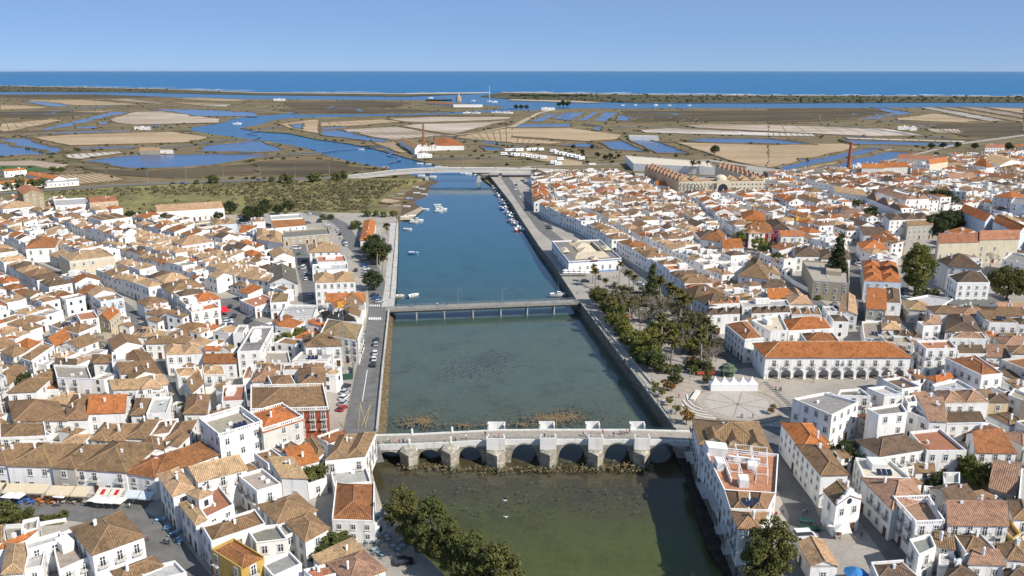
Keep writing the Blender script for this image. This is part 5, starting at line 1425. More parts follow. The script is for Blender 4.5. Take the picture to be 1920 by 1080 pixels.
def build_house(H, windows=True):
    global n_win
    q = H['q']; c = H['c']; org = (c.x, c.y, H['z0'])
    st = max(1, round(H['h'] / 3.2)); kr = HR.uniform(.85, 1.18); rc = tuple(v * kr * HR.uniform(.97, 1.03) for v in ROOF[H['rc']]); wc = WALL[H['wc']]; k = HR.uniform(.93, 1.02); wc = tuple(v * k for v in wc)
    big = H['roof'] in 'fXZ'
    nm = H.get('name') or ('apartment_building' if H['h'] > 10.3 else 'town_house')
    r = empty(nm, org); H['obj'] = r
    if not big and not H.get('plat') and HR.random() < .27: H['plat'] = [i for i in range(4) if HR.random() < .6]
    bal = ' balustrade' in (H['label'] or '')
    if bal: H['plat'] = []
    wm, rm, rd, fm = MB(), MB(), MB(), MB()
    fine = H['s'] > 3.0
    rh = house_geo(H, wm, rm, rd if fine else None, fm)
    H['rh'] = rh
    w_o = wm.obj('wall', [wall_m], r, org); w_o.color = (*wc, 1)
    ro = None
    for pm_ in rm.pieces(): ro = pm_.obj('roof', [tile_m], r, org); ro.color = (*rc, 1)
    if rd.f: o = rd.obj('ridge', [tile_m], ro or r, org); o.color = tuple(min(1, v * 1.35 + .04) for v in rc) + (1,)
    if fm.f: o = fm.obj('roof_terrace', [terrace_m], r, org); o.color = (*rc, 1)
    if fine and HR.random() < .55:              # painted or stone plinth band and eaves band, slightly proud
        bm_ = MB(); g = grow(q, .03); gi = grow(q, -.05)
        z1 = H['z0'] + H['h'] - (.02 if big else .17)
        for i in range(4):
            a, b_ = g[i], g[(i + 1) % 4]; bm_.face([(a.x, a.y, z1 - .28), (b_.x, b_.y, z1 - .28), (b_.x, b_.y, z1), (a.x, a.y, z1)])
        o = bm_.obj('cornice', [wall_m], r, org); o.color = HR.choice([(.80, .79, .77, 1), (.66, .62, .53, 1), (.52, .58, .68, 1)])
    if bal:
        zb = H['z0'] + H['h']; bb = MB(); g = grow(q, .02)
        for i in range(4):
            a, b_ = g[i], g[(i + 1) % 4]; e = (b_ - a).normalized(); n_ = Vector((-e.y, e.x)); L_ = (b_ - a).length
            bb.obox((a + b_) / 2 + n_ * .13, e, n_, L_ / 2, .16, zb, zb + .2); bb.obox((a + b_) / 2 + n_ * .13, e, n_, L_ / 2, .17, zb + .85, zb + 1.02)
            for k in range(int(L_ / .55) + 1): p = a + e * min(k * .55 + .1, L_ - .1) + n_ * .13; bb.obox(p, e, n_, .12 if k % 8 else .28, .13, zb + .2, zb + (.85 if k % 8 else 1.1))
        o = bb.obj('balustrade', [wall_m], r, org); o.color = (*WALL['w'], 1)
    # chimneys stand on the roof
    nch = 0
    if not big and H['s'] > 1.6:
        for _ in range(HR.choice([0, 1, 1, 2])):
            u, v = HR.uniform(.2, .8), HR.uniform(.25, .75); p = bil(q, u, v)
            zc = H['z0'] + H['h'] + (rh - H['z0'] - H['h']) * .55
            o = add_obj('chimney', HR.choice([CHIM_A, CHIM_A, CHIM_B]), r, (p.x - org[0], p.y - org[1], zc - org[2])); s = HR.uniform(.6, .95); o.scale = (s, s, s); o.rotation_euler.z = math.atan2((q[1] - q[0]).y, (q[1] - q[0]).x); nch += 1
    if fine and HR.random() < .35:
        p = bil(q, HR.uniform(.25, .75), HR.uniform(.4, .75)); zt = (H['z0'] + H['h'] - .75) if big else H['z0'] + H['h'] + (rh - H['z0'] - H['h']) * .5
        kk = HR.choice(['aerial', 'satellite_dish', 'aerial'])
        add_obj(kk, AERIAL if kk == 'aerial' else DISH, r, (p.x - org[0], p.y - org[1], zt - org[2]))
    if big and H['roof'] == 'f' and H['s'] > 2.5 and H['area'] > 55:      # roof rooms, panels, machines
        zt = H['z0'] + H['h'] - .75; a0 = (q[1] - q[0]).normalized(); b0 = Vector((-a0.y, a0.x)); L0 = (q[1] - q[0]).length; L1 = (q[3] - q[0]).length
        if HR.random() < .4:
            p = bil(q, HR.uniform(.3, .7), HR.uniform(.55, .75)); m2 = MB(); m2.obox(p, a0, b0, L0 * HR.uniform(.13, .22), L1 * HR.uniform(.13, .2), zt, zt + HR.uniform(1.3, 2.2)); o = m2.obj('roof_room', [wall_m], r, org); o.color = (*wc, 1)
        if HR.random() < .18: p = bil(q, HR.uniform(.25, .75), .3); o = add_obj('solar_panel', SOLAR, r, (p.x - org[0], p.y - org[1], zt - org[2])); o.rotation_euler.z = math.atan2(a0.y, a0.x)
        for _ in range(HR.choice([0, 1, 2])): p = bil(q, HR.uniform(.2, .8), HR.uniform(.2, .8)); o = add_obj('air_conditioner', AIRCON, r, (p.x - org[0], p.y - org[1], zt - org[2])); o.rotation_euler.z = HR.choice([0, 1.57]) + math.atan2(a0.y, a0.x)
    if fine and not big and HR.random() < .05:
        p = bil(q, .5, .25); a0 = (q[1] - q[0]); o = add_obj('solar_panel', SOLAR, r, (p.x - org[0], p.y - org[1], H['h'] + (rh - H['z0'] - H['h']) * .45)); o.rotation_euler.z = math.atan2(a0.y, a0.x)
    nw = 0; balc = False
    if windows and H['s'] > 1.9:
        cap = 26 if H['s'] > 4 else 12
        fancy = HR.random() < .3
        for a, b_, d, n, L, vis in wall_edges(H):
            if vis < .12: continue
            cols = max(1, int((L - .8) / (2.7 if H['s'] > 4 else 3.4))); sp = L / cols; rz = math.atan2(d.y, d.x)
            for s in range(st):
                zf = H['z0'] + H['h'] / st * s
                for k in range(cols):
                    if nw >= cap: break
                    p = a + d * (sp * (k + .5)); zz = zf + (1.0 if s or st == 1 else 1.0)
                    if blocked(p + n * .9, zz + 1.6, H): continue
                    if HR.random() < .12: continue
                    loc = (p.x - org[0], p.y - org[1], zz - org[2])
                    if s == 0 and HR.random() < .4 and H['z0'] == ZG:
                        o = add_obj('door', DOOR, r, (loc[0], loc[1], zf - org[2] + .02)); o.rotation_euler.z = rz
                    else:
                        me = WIN_C if (s and fancy) else (WIN_A if H['h'] / st > 2.9 else WIN_B)
                        if s and fancy: loc = (loc[0], loc[1], zf + .45 - org[2])
                        if loc[2] + 2.0 > H['h'] - .2: loc = (loc[0], loc[1], max(.5, H['h'] - 2.3)); me = WIN_B
                        o = add_obj('window', me, r, loc); o.rotation_euler.z = rz
                        if s and fancy and H['s'] > 4.4: bb = add_obj('balcony', BALC, r, (loc[0], loc[1], loc[2] - .02)); bb.rotation_euler.z = rz; balc = True
                    nw += 1; n_win += 1
    if not H['label']:
        sw = {1: 'low', 2: 'two storey', 3: 'three storey', 4: 'tall'}.get(st, 'tall')
        rt = RTYPE.get(H['roof']) or ('row of small hipped roofs' if H['roof'][0] in 'mMZ' else 'roof')
        ch = {0: '', 1: ' with chimney', 2: ' with two chimneys'}[nch] if not big else ''
        rt = {'row of small hipped roofs': 'small hips'}.get(rt, rt)
        H['label'] = ' '.join(f"{sw} {WNAME[H['wc']]} house, {RNAME[H['rc']]} {rt}{ch}, near {near_land(c)}".split()[:16])
    if nm == 'apartment_building': cat = 'building'
    else: cat = 'house'
    tag(r, H['label'], H.get('cat') or cat, 'houses of the old town near ' + near_land(c))
    return r
# the houses that show largest are things of their own; the rest of the town is one mass
special = [H for H in HOUSES if H['label']]
others = sorted([H for H in HOUSES if not H['label']], key=lambda H: -H['pix'] * (1.25 if H['src'] == 'traced' else 1))
n_single = max(0, 318 - len(special))
for H in special + others[:n_single]: build_house(H)
rest = others[n_single:]
# the rest of the town, one mass of small far houses
PAL_R = ['b', 't', 'o', 'd', 'k', 'p', 'r']; PAL_F = ['l', 'g', 'r', 'e']
if rest:
    wm = MB(); rms = {k: MB() for k in PAL_R}; fm = MB(); wn = MB(); chm = MB()
    for H in rest:
        if HR.random() < .4 and H['roof'] not in 'fXZ': H['plat'] = [i for i in range(4) if HR.random() < .6]
        rc = H['rc'] if H['rc'] in PAL_R else 'b'
        rh = house_geo(H, wm, rms[rc], None, fm)
        for _ in range(HR.choice([0, 1, 1, 2])):
            p = bil(H['q'], HR.uniform(.2, .8), HR.uniform(.3, .7)); zc = H['z0'] + H['h']
            if H['roof'] not in 'fXZ': wm.box(p.x - .35, p.y - .3, zc, p.x + .35, p.y + .3, rh + .9)
            elif H['area'] > 50: wm.box(p.x - 1.5, p.y - 1.3, zc - .7, p.x + 1.5, p.y + 1.3, zc + 1.6)
        st = max(1, round(H['h'] / 3.2))
        for a, b_, d, n, L, vis in wall_edges(H):
            if vis < .1: continue
            cols = max(1, int(L / 3.4))
            for s in range(st):
                for k in range(cols):
                    if HR.random() < .25: continue
                    p = a + d * (L / cols * (k + .5)); z = H['z0'] + H['h'] / st * s + .9
                    if blocked(p + n * .9, z + 1.5, H): continue
                    wn.obox(p + n * .03, d, n, .5, .05, z, z + 1.4)
    mats = [wall_mat('far_limewash', (.83, .815, .785)), tile_mat('far_floor', (.40, .36, .31))] + [tile_mat('far_tiles_' + k, ROOF[k]) for k in PAL_R] + [glass_m]
    tot = MB()
    for mi, m in [(0, wm), (1, fm)] + [(2 + i, rms[k]) for i, k in enumerate(PAL_R)] + [(2 + len(PAL_R), wn)]:
        i0 = len(tot.v); f0 = len(tot.f); tot.v += m.v; tot.f += [tuple(i0 + v for v in f) for f in m.f]; tot.m += [mi] * len(m.f)
        for k, u in m.uv.items(): tot.uv[f0 + k] = u
    tag(tot.obj('far_houses', mats), 'white houses with tiled roofs of the further town, packed together', 'houses', kind='stuff')
print('HOUSES', len(HOUSES), 'single', len(special) + n_single, 'rest', len(rest), 'windows', n_win)
# ================================================================== LANDMARK BUILDINGS
def local_frame(q):
    o = Vector((*((q[0] + q[1] + q[2] + q[3]) / 4), ZG)); return o
def put(mesh_or_mb, name, mats, parent, org, color=None):
    o = mesh_or_mb.obj(name, mats, parent, org)
    if color: o.color = (*color, 1)
    return o
# ---- town hall with its arcade
A, B_, C_, D_ = TOWN_HALL; d = (B_ - A).normalized(); n = Vector((-d.y, d.x)); L = (B_ - A).length; DEP = 13.0; HH = 8.0
org = Vector((*A, ZG)); th = empty('town_hall', org, math.atan2(d.y, d.x)); tag(th, 'long white arcaded town hall with big orange red tiled roof on the square', 'town hall')
NA = 11; sp = (L - 2) / NA; aw = 3.3
mb = MB(); z_s, z_c = 1.7, 3.5
def arch_z(x):
    for k in range(NA):
        cx = 1 + sp * (k + .5); u = (x - cx) / (aw / 2)
        if abs(u) < 1: return z_s + (z_c - z_s) * math.sqrt(max(0, 1 - u * u))
    return -.3
xs = set([0, L])
for k in range(NA):
    cx = 1 + sp * (k + .5); xs |= {cx - aw / 2 - 1e-3, cx + aw / 2 + 1e-3} | set(cx + aw / 2 * math.sin(t) * .9999 for t in np.linspace(-math.pi / 2, math.pi / 2, 13))
xs = sorted(xs)
for x0, x1 in zip(xs, xs[1:]):
    b0, b1 = arch_z(x0), arch_z(x1); m_ = arch_z((x0 + x1) / 2)
    if m_ < 0: b0 = b1 = -.3
    else: b0, b1 = max(b0, z_s), max(b1, z_s)
    mb.face([(x0, 0, b0), (x1, 0, b1), (x1, 0, HH), (x0, 0, HH)]); mb.face([(x1, .7, b1), (x0, .7, b0), (x0, .7, HH * .6), (x1, .7, HH * .6)])
    mb.face([(x0, 0, b0), (x0, .7, b0), (x1, .7, b1), (x1, 0, b1)])
for k in range(NA):
    for s in (-1, 1):
        x = 1 + sp * (k + .5) + s * (aw / 2 + 1e-3); mb.face([(x, 0, -.3), (x, .7, -.3), (x, .7, z_s + .05), (x, 0, z_s + .05)])
mb.face([(L, 0, -.3), (L, DEP, -.3), (L, DEP, HH), (L, 0, HH)]); mb.face([(0, DEP, -.3), (0, 0, -.3), (0, 0, HH), (0, DEP, HH)]); mb.face([(L, DEP, -.3), (0, DEP, -.3), (0, DEP, HH), (L, DEP, HH)])
mb.face([(0, 3.6, -.3), (L, 3.6, -.3), (L, 3.6, 4), (0, 3.6, 4)]); mb.face([(0, .7, 4.0), (0, 3.6, 4), (L, 3.6, 4), (L, .7, 4)])
o = mb.obj('wall', [wall_m], th); o.color = (*WALL['w'], 1)
rm, rd = MB(), MB(); hip_on(rm, rd, [Vector((0, 0)), Vector((L, 0)), Vector((L, DEP)), Vector((0, DEP))], HH, .46, .45); ro = rm.obj('roof', [tile_m], th); ro.color = (.43, .165, .06, 1); rd.obj('ridge', [ridge_m], ro)
mb = MB(); mb.box(-.06, -.08, HH - .55, L + .06, .0, HH - .2); mb.box(-.04, -.06, 4.05, L + .04, 0, 4.2); mb.obj('cornice', [frame_m], th)
for k in range(NA):
    cx = 1 + sp * (k + .5); add_obj('window', WIN_C, th, (cx, 0, 4.65)); add_obj('balcony', BALC, th, (cx, 0, 4.55))
    m2 = MB(); P = [(cx + aw / 2 * math.cos(t), z_s + (z_c - z_s) * math.sin(t)) for t in np.linspace(0, math.pi, 13)]
    for (x0, z0), (x1, z1) in zip(P, P[1:]):
        f = lambda x, z: (cx + (x - cx) * 1.12, z_s + (z - z_s) * 1.14)
        (X0, Z0), (X1, Z1) = f(x0, z0), f(x1, z1); m2.face([(x0, -.05, z0), (X0, -.05, Z0), (X1, -.05, Z1), (x1, -.05, z1)])
    m2.obj('arch_trim', [surround_m], th)
m2 = MB(); m2.lathe([(.55, 0), (.62, .6), (.5, 1.1), (.3, 1.6), (.1, 1.8)], 8); o = m2.obj('coat_of_arms', [surround_m], th); o.location = (1 + sp * 6, .1, 5.2)
for v in (.3, .7):
    for a in (0, L):
        o = add_obj('window', WIN_A, th, (a, DEP * v, 4.8)); o.rotation_euler.z = R(90) if a else R(-90)

# ---- market hall
q = MARKET; org = local_frame(q); mk = empty('market_hall', org); tag(mk, 'white and blue riverside market hall with cream lantern roofs', 'market hall')
wm, rm, rd, fm = MB(), MB(), MB(), MB()
house_geo(dict(q=q, z0=ZG, h=6.6, roof='f'), wm, rm, rd, fm)
put(wm, 'wall', [wall_m], mk, org, WALL['w']); put(fm, 'roof_terrace', [terrace_m], mk, org, (.20, .20, .20))
for z0, z1, c in ((5.55, 6.05, (.10, .28, .62)), (6.05, 6.35, (.66, .42, .12)), (-.2, .7, (.12, .30, .60))):
    mb = MB(); g = grow(q, .04)
    for i in range(4): a, b_ = g[i], g[(i + 1) % 4]; mb.face([(a.x, a.y, ZG + z0), (b_.x, b_.y, ZG + z0), (b_.x, b_.y, ZG + z1), (a.x, a.y, ZG + z1)])
    put(mb, 'tile_band', [wall_m], mk, org, c)
cream = (.56, .47, .34)
iq = [bil(q, u, v) for u, v in ((.16, .12), (.84, .12), (.84, .9), (.16, .9))]
ii = [bil(q, u, v) for u, v in ((.26, .26), (.74, .26), (.74, .78), (.26, .78))]
mb = MB(); zb = ZG + 5.9
for i in range(4):
    a, b_, c, e = iq[i], iq[(i + 1) % 4], ii[(i + 1) % 4], ii[i]
    mb.face([(a.x, a.y, zb), (b_.x, b_.y, zb), (c.x, c.y, zb + 2.0), (e.x, e.y, zb + 2.0)]); mb.face([(e.x, e.y, zb + 2), (c.x, c.y, zb + 2), (c.x, c.y, zb), (e.x, e.y, zb)])
put(mb, 'sloped_roof', [terrace_m], mk, org, cream)
for u0, u1, v0, v1 in ((.33, .67, .32, .5), (.33, .67, .54, .72), (.44, .56, -.02, .12), (.44, .56, .86, 1.0), (.84, .97, .4, .6), (.03, .16, .4, .6)):
    mb = MB(); hip_on(mb, None, [bil(q, u, v) for u, v in ((u0, v0), (u1, v0), (u1, v1), (u0, v1))], ZG + 6.8, .5, .2); put(mb, 'lantern_roof', [terrace_m], mk, org, (.62, .53, .39))
for a, b_, d, n_, L, vis in wall_edges(dict(q=q)):
    k = int(L / 4)
    for i in range(k):
        p = a + d * (L / k * (i + .5)); m2 = 'window' if i % 3 else 'door'
        o = add_obj(m2, WIN_C if i % 3 else DOOR, mk, (p.x - org.x, p.y - org.y, 1.4 if i % 3 else .02)); o.rotation_euler.z = math.atan2(d.y, d.x)

# ---- the long wedge of houses between the river and the lane, with roof terrace
def quad_at(tile, pts, h, z0=ZG): return [ta(tile, x, y, z0 + h).xy for x, y in pts]
wedge = [([(1010, 92), (1545, 152), (1445, -75), (955, -95)], 9.2, 'h', 'b', 'white riverside house with brown tiled roof and three gabled dormers by the bridge'),
         ([(1192, 432), (1582, 457), (1600, 165), (1030, 97)], 9.2, 'f', 'r', 'white riverside house with terracotta roof terrace and white pergola frames'),
         ([(1242, 592), (1512, 602), (1576, 462), (1194, 438)], 9.0, 'm2', 'b', 'white riverside house with brown hips and roof lights below the terrace'),
         ([(1302, 724), (1448, 714), (1512, 606), (1246, 598)], 8.8, 'h', 'b', 'last white riverside house of the wedge with orange trimmed brown hip')]
for pts, h, rf, rc, lab in wedge:
    H = add_house(quad_at('R2', pts, h), h, rf, rc, 'w', lab, z0=ZG)
    H['z0'] = ZG; r = build_house(H)
    q = H['q']; org = r.location
    # base wall going down to the river mud, balconies over the water
    mb = MB(); mb.prism([(p.x, p.y) for p in grow(q, -.05)], -.5, ZG, bottom=False); o = mb.obj('foundation_wall', [quay_m], r, org)
    a, b_ = q[3], q[0]; dd = (b_ - a).normalized(); nn = Vector((dd.y, -dd.x)); LL = (b_ - a).length
    if nn.x > 0: nn = -nn
    for t0, t1, z in ((.15, .5, .6), (.55, .95, 3.4)):
        mb = MB(); p = a + dd * LL * (t0 + t1) / 2 + nn * .95; mb.obox(p, dd, nn, LL * (t1 - t0) / 2, .95, ZG + z - .2, ZG + z); o = mb.obj('balcony_slab', [concrete_m], r, org)
        m2 = MB(); p0, p1 = a + dd * LL * t0 + nn * 1.85, a + dd * LL * t1 + nn * 1.85
        for zz in (.5, 1.0): m2.bar((p0.x, p0.y, ZG + z + zz), (p1.x, p1.y, ZG + z + zz), .05)
        for k in range(9): pk = p0.lerp(p1, k / 8); m2.bar((pk.x, pk.y, ZG + z), (pk.x, pk.y, ZG + z + 1), .03)
        m2.obj('balcony_rail', [steel_m], r, org)
    if rf == 'f':
        zt = ZG + h - .7
        for u in (.2, .42, .64):
            for v in (.25, .5, .75):
                if (u, v) == (.2, .75): continue
                p0, p1, p2, p3 = bil(q, u, v), bil(q, u + .2, v), bil(q, u + .2, v + .2), bil(q, u, v + .2); m2 = MB()
                for pp in (p0, p1, p2, p3): m2.bar((pp.x, pp.y, zt), (pp.x, pp.y, zt + 2.5), .09)
                for s, e in ((p0, p1), (p1, p2), (p2, p3), (p3, p0)): m2.bar((s.x, s.y, zt + 2.5), (e.x, e.y, zt + 2.5), .09)
                if HR.random() < .7: m2.obj('pergola', [white_m], r, org)
        for u0, u1, v0, v1, hh in ((.02, .3, .8, .97, 2.3), (.05, .16, .45, .6, 2.2), (.33, .5, .12, .26, 2.0), (.55, .7, .55, .68, 1.2), (.3, .75, .72, .76, 1.3), (.2, .22, .2, .7, 1.2)):
            m2 = MB(); m2.prism([tuple(bil(q, u, v)) for u, v in ((u0, v0), (u1, v0), (u1, v1), (u0, v1))], zt, zt + hh); o = m2.obj('terrace_wall', [wall_m], r, org); o.color = (*WALL['w'], 1)
    if 'dormers' in lab:
        for u in (.12, .42, .72):
            g = [bil(q, u, .04), bil(q, u + .17, .04), bil(q, u + .17, .42), bil(q, u, .42)]; g = [g[1], g[2], g[3], g[0]]
            rm, wm2 = MB(), MB(); gable_on(rm, wm2, None, g, ZG + h + 1.2, .75, .2); o = rm.obj('dormer_roof', [tile_m], r, org); o.color = (*ROOF['b'], 1)
            wm2.prism([tuple(p) for p in g], ZG + h - .1, ZG + h + 1.15); o = wm2.obj('dormer', [wall_m], r, org); o.color = (*WALL['a'], 1)

# ---- chapel: scrolled gable front and round window on the traced house
for H in HOUSES:
    if H.get('label') and 'chapel' in H['label'] and 'obj' in H and 'scrolled' in H['label']:
        q = H['q']; r = H['obj']; org = r.location; a, b_ = q[0], q[1]; dd = (b_ - a).normalized(); nn = Vector((dd.y, -dd.x)); LL = (b_ - a).length
        prof = [(0, 0), (.04, 1.5), (.12, 1.2), (.2, 2.0), (.3, 2.2), (.38, 3.3), (.5, 3.8), (.62, 3.3), (.7, 2.2), (.8, 2.0), (.88, 1.2), (.96, 1.5), (1, 0)]
        mb = MB(); zt = ZG + H['h'] - .3
        fr = [(*(a + dd * LL * u + nn * .12), zt + v) for u, v in prof]; bk = [(*(a + dd * LL * u - nn * .35), zt + v) for u, v in prof]
        mb.face(fr); mb.face(bk[::-1])
        for i in range(len(prof) - 1): mb.face([fr[i + 1], fr[i], bk[i], bk[i + 1]])
        o = mb.obj('scrolled_gable', [wall_m], r, org); o.color = (*WALL['w'], 1)
        m2 = MB(); c = a + dd * LL * .5 + nn * .16
        m2.face([(*(c + dd * .7 * math.cos(t)), zt + .6 + .7 * math.sin(t)) for t in np.linspace(0, 2 * math.pi, 15)[:-1]]); m2.obj('round_window', [glass_m], r, org)

# ---- open pavilion: columns and an overhanging roof slab
for H in HOUSES:
    if 'open columned pavilion' in (H.get('label') or '') and 'obj' in H:
        r = H['obj']; org = r.location; q = H['q']; g = grow(q, 2.2); mb = MB(); mb.prism([tuple(p) for p in g], ZG + 5.02, ZG + 5.5); o = mb.obj('roof_slab', [terrace_m], r, org); o.color = (.16, .165, .15, 1)
        for k in range(7):
            p = g[0].lerp(g[1], (k + .3) / 6.6) + Vector((0, .4)); mb = MB(); mb.box(p.x - .3, p.y - .3, ZG - .1, p.x + .3, p.y + .3, ZG + 5.02); mb.obj('column', [white_m], r, org)
# ---- hotel front
q = HOTEL; org = local_frame(q); ho = empty('hotel', org); tag(ho, 'wide cream hotel with arched centre, dome and rows of small pyramid roofs', 'hotel')
wm, rm, rd, fm = MB(), MB(), MB(), MB(); house_geo(dict(q=q, z0=ZG, h=13.4, roof='Z', gap=True), wm, rm, rd, fm)
put(wm, 'wall', [wall_m], ho, org, WALL['c']); [put(pm_, 'roof', [tile_m], ho, org, ROOF['t']) for pm_ in rm.pieces()]; put(fm, 'roof_terrace', [terrace_m], ho, org, ROOF['p'])
Lh = (q[1] - q[0]).length; x0 = q[0].x - org.x; y0 = q[0].y - org.y
mb = MB(); mb.box(x0 + Lh * .43, y0 - 1.5, -.2, x0 + Lh * .57, y0 + .2, 14.6); o = mb.obj('centre_bay', [wall_m], ho); o.color = (*WALL['c'], 1)
mb = MB(); mb.lathe([(5.2, 13.5), (5.2, 14.6), (4.6, 16.2), (3.0, 17.5), (.01, 18.2)], 16, 0, (x0 + Lh / 2, y0 + 8)); o = mb.obj('dome', [wall_m], ho, smooth=True); o.color = (*WALL['c'], 1)
mb = MB(); mb.face([(x0 + Lh / 2 + 4 * math.cos(t), y0 - 1.56, 7.5 + 4.3 * math.sin(t)) for t in np.linspace(0, math.pi, 15)] + [(x0 + Lh / 2 - 4, y0 - 1.56, 4.2), (x0 + Lh / 2 + 4, y0 - 1.56, 4.2)][0:2]); mb.obj('arched_window', [glass_m], ho)
for s in range(4):
    for k in range(22):
        x = x0 + Lh * (k + .5) / 22
        if abs(x - x0 - Lh / 2) < Lh * .075: continue
        o = add_obj('window', WIN_A, ho, (x, y0, .9 + s * 3.2))
        if s in (1, 2, 3): add_obj('balcony', BALC, ho, (x, y0, .85 + s * 3.2))

# ---- brick chimneys, dome hall, lighthouse mast
brick_m = plain('chimney_brick', (.34, .13, .075), .9, .1, .25, .5)
def chimney_stack(tile, X, Y, top, r0, label, z0=1.3):
    p = ta(tile, X, Y, z0); s = px_scale(p); h = top / s
    r = empty('brick_chimney', p); tag(r, label, 'chimney')
    mb = MB(); mb.prism([(-r0 * 1.6, -r0 * 1.6), (r0 * 1.6, -r0 * 1.6), (r0 * 1.6, r0 * 1.6), (-r0 * 1.6, r0 * 1.6)], -.5, h * .12); mb.obj('plinth', [brick_m], r)
    mb = MB(); mb.lathe([(r0, h * .1), (r0 * .72, h * .96), (r0 * .9, h * .965), (r0 * .9, h)], 12); mb.obj('shaft', [brick_m], r)
chimney_stack('F2', 1258, 555, 37, 1.7, 'slender brick chimney of the old cannery on the salt pans')
chimney_stack('F4', 600, 700, 58, 2.1, 'tall brick chimney leaning over the old factory roofs', ZG)
p = ta('F4', 390, 748, ZG); dm = empty('domed_hall', p); tag(dm, 'low grey brown barrel domed hall beside the brick chimney', 'hall')
mb = MB()
for k in range(8):
    x0, x1 = -24 + 6 * k, -18 + 6 * k; z = lambda x: 9.5 * math.sqrt(max(0, 1 - (x / 25) ** 2))
    mb.face([(x0, -14, z(x0)), (x1, -14, z(x1)), (x1, 14, z(x1)), (x0, 14, z(x0))]); mb.face([(x0, -14, -.2), (x1, -14, -.2), (x1, -14, z(x1)), (x0, -14, z(x0))])
mb.obj('vault', [plain('weathered_vault', (.22, .185, .14), .9, .1, .2, .2)], dm)
mb = MB(); mb.box(-50, -4, -.2, -24, 14, 6.5); mb.obj('side_hall', [MATS['weathered_vault']], dm)
mb = MB(); mb.bar((0, 0, 0), (0, 0, 46), 1.1, n=6, r2=.5); o = mb.obj('radio_mast', [white_m], None, loc=at(918, 184, 1)); tag(o, 'thin white mast standing by the lagoon inlet', 'mast')
p = at(860, 190, 1); mb = MB(); mb.lathe([(10, 0), (8, 14), (1, 26)], 6); o = mb.obj('pointed_tower', [wall_mat('tower_sand', (.45, .33, .22))], None, loc=p); tag(o, 'pointed sandy tower among the lagoon trees', 'tower')

# ---- tower cranes
def crane(tile, X, Y, h, jib, rz, label, col=yellow_m):
    p = ta(tile, X, Y, ZG); r = empty('tower_crane', p, rz); tag(r, label, 'crane')
    mb = MB()
    for x in (-.6, .6):
        for y in (-.6, .6): mb.bar((x, y, 0), (x, y, h), .07)
    k = 0.0
    while k < h - 1.5:
        for (x0, y0), (x1, y1) in (((-.6, -.6), (.6, -.6)), ((.6, -.6), (.6, .6)), ((.6, .6), (-.6, .6)), ((-.6, .6), (-.6, -.6))): mb.bar((x0, y0, k), (x1, y1, k + 1.5), .045)
        k += 1.5
    mb.obj('mast', [steel_m], r)
    mb = MB()
    for y in (-.4, .4): mb.bar((-8, y, h), (jib, y, h), .06)
    mb.bar((0, 0, h + 1.0), (jib, 0, h + .7), .05); mb.bar((0, 0, h), (0, 0, h + 4), .1); mb.bar((0, 0, h + 4), (jib * .7, 0, h + .9), .03); mb.bar((0, 0, h + 4), (-7.5, 0, h), .03)
    x = 0.0
    while x < jib - 2:
        for y in (-.4, .4): mb.bar((x, y, h), (x + 1, 0, h + .9), .035); mb.bar((x + 1, 0, h + .9), (x + 2, y, h), .035)
        x += 2
    mb.obj('jib', [col], r)
    mb = MB(); mb.box(-8, -.6, h - 1.4, -6, .6, h); mb.obj('counterweight', [concrete_m], r)
    mb = MB(); mb.box(-.7, -.7, h - .2, .9, .9, h + 1.7); mb.obj('cab', [plain('crane_orange', (.65, .33, .03), .5, .4, .1)] if 'crane_orange' not in MATS else [MATS['crane_orange']], r)
    mb = MB(); mb.box(-1.9, -1.9, -.1, 1.9, 1.9, .5); mb.obj('base', [concrete_m], r)
crane('T5', 1065, 565, 24, 26, R(192), 'grey tower crane with an orange cab at the river road scaffolding', steel_m)
crane('R5', 175, 500, 26, 14, R(28), 'yellow tower crane by the building site near the araucaria', MATS['crane_orange'])
# building site hoarding below the crane
mb = MB(); q = [ta('T5', *p, ZG) for p in ((975, 615), (1125, 605), (1130, 520))]
for a, b_ in zip(q, q[1:]):
    dd = (b_ - a).normalized(); nn = Vector((-dd.y, dd.x, 0)); mb.obox((a + b_) / 2, dd, nn, (b_ - a).length / 2, .06, ZG, ZG + 2.2)
tag(mb.obj('site_hoarding', [green_m]), 'dark green hoarding round the crane site on the river road', 'hoarding')
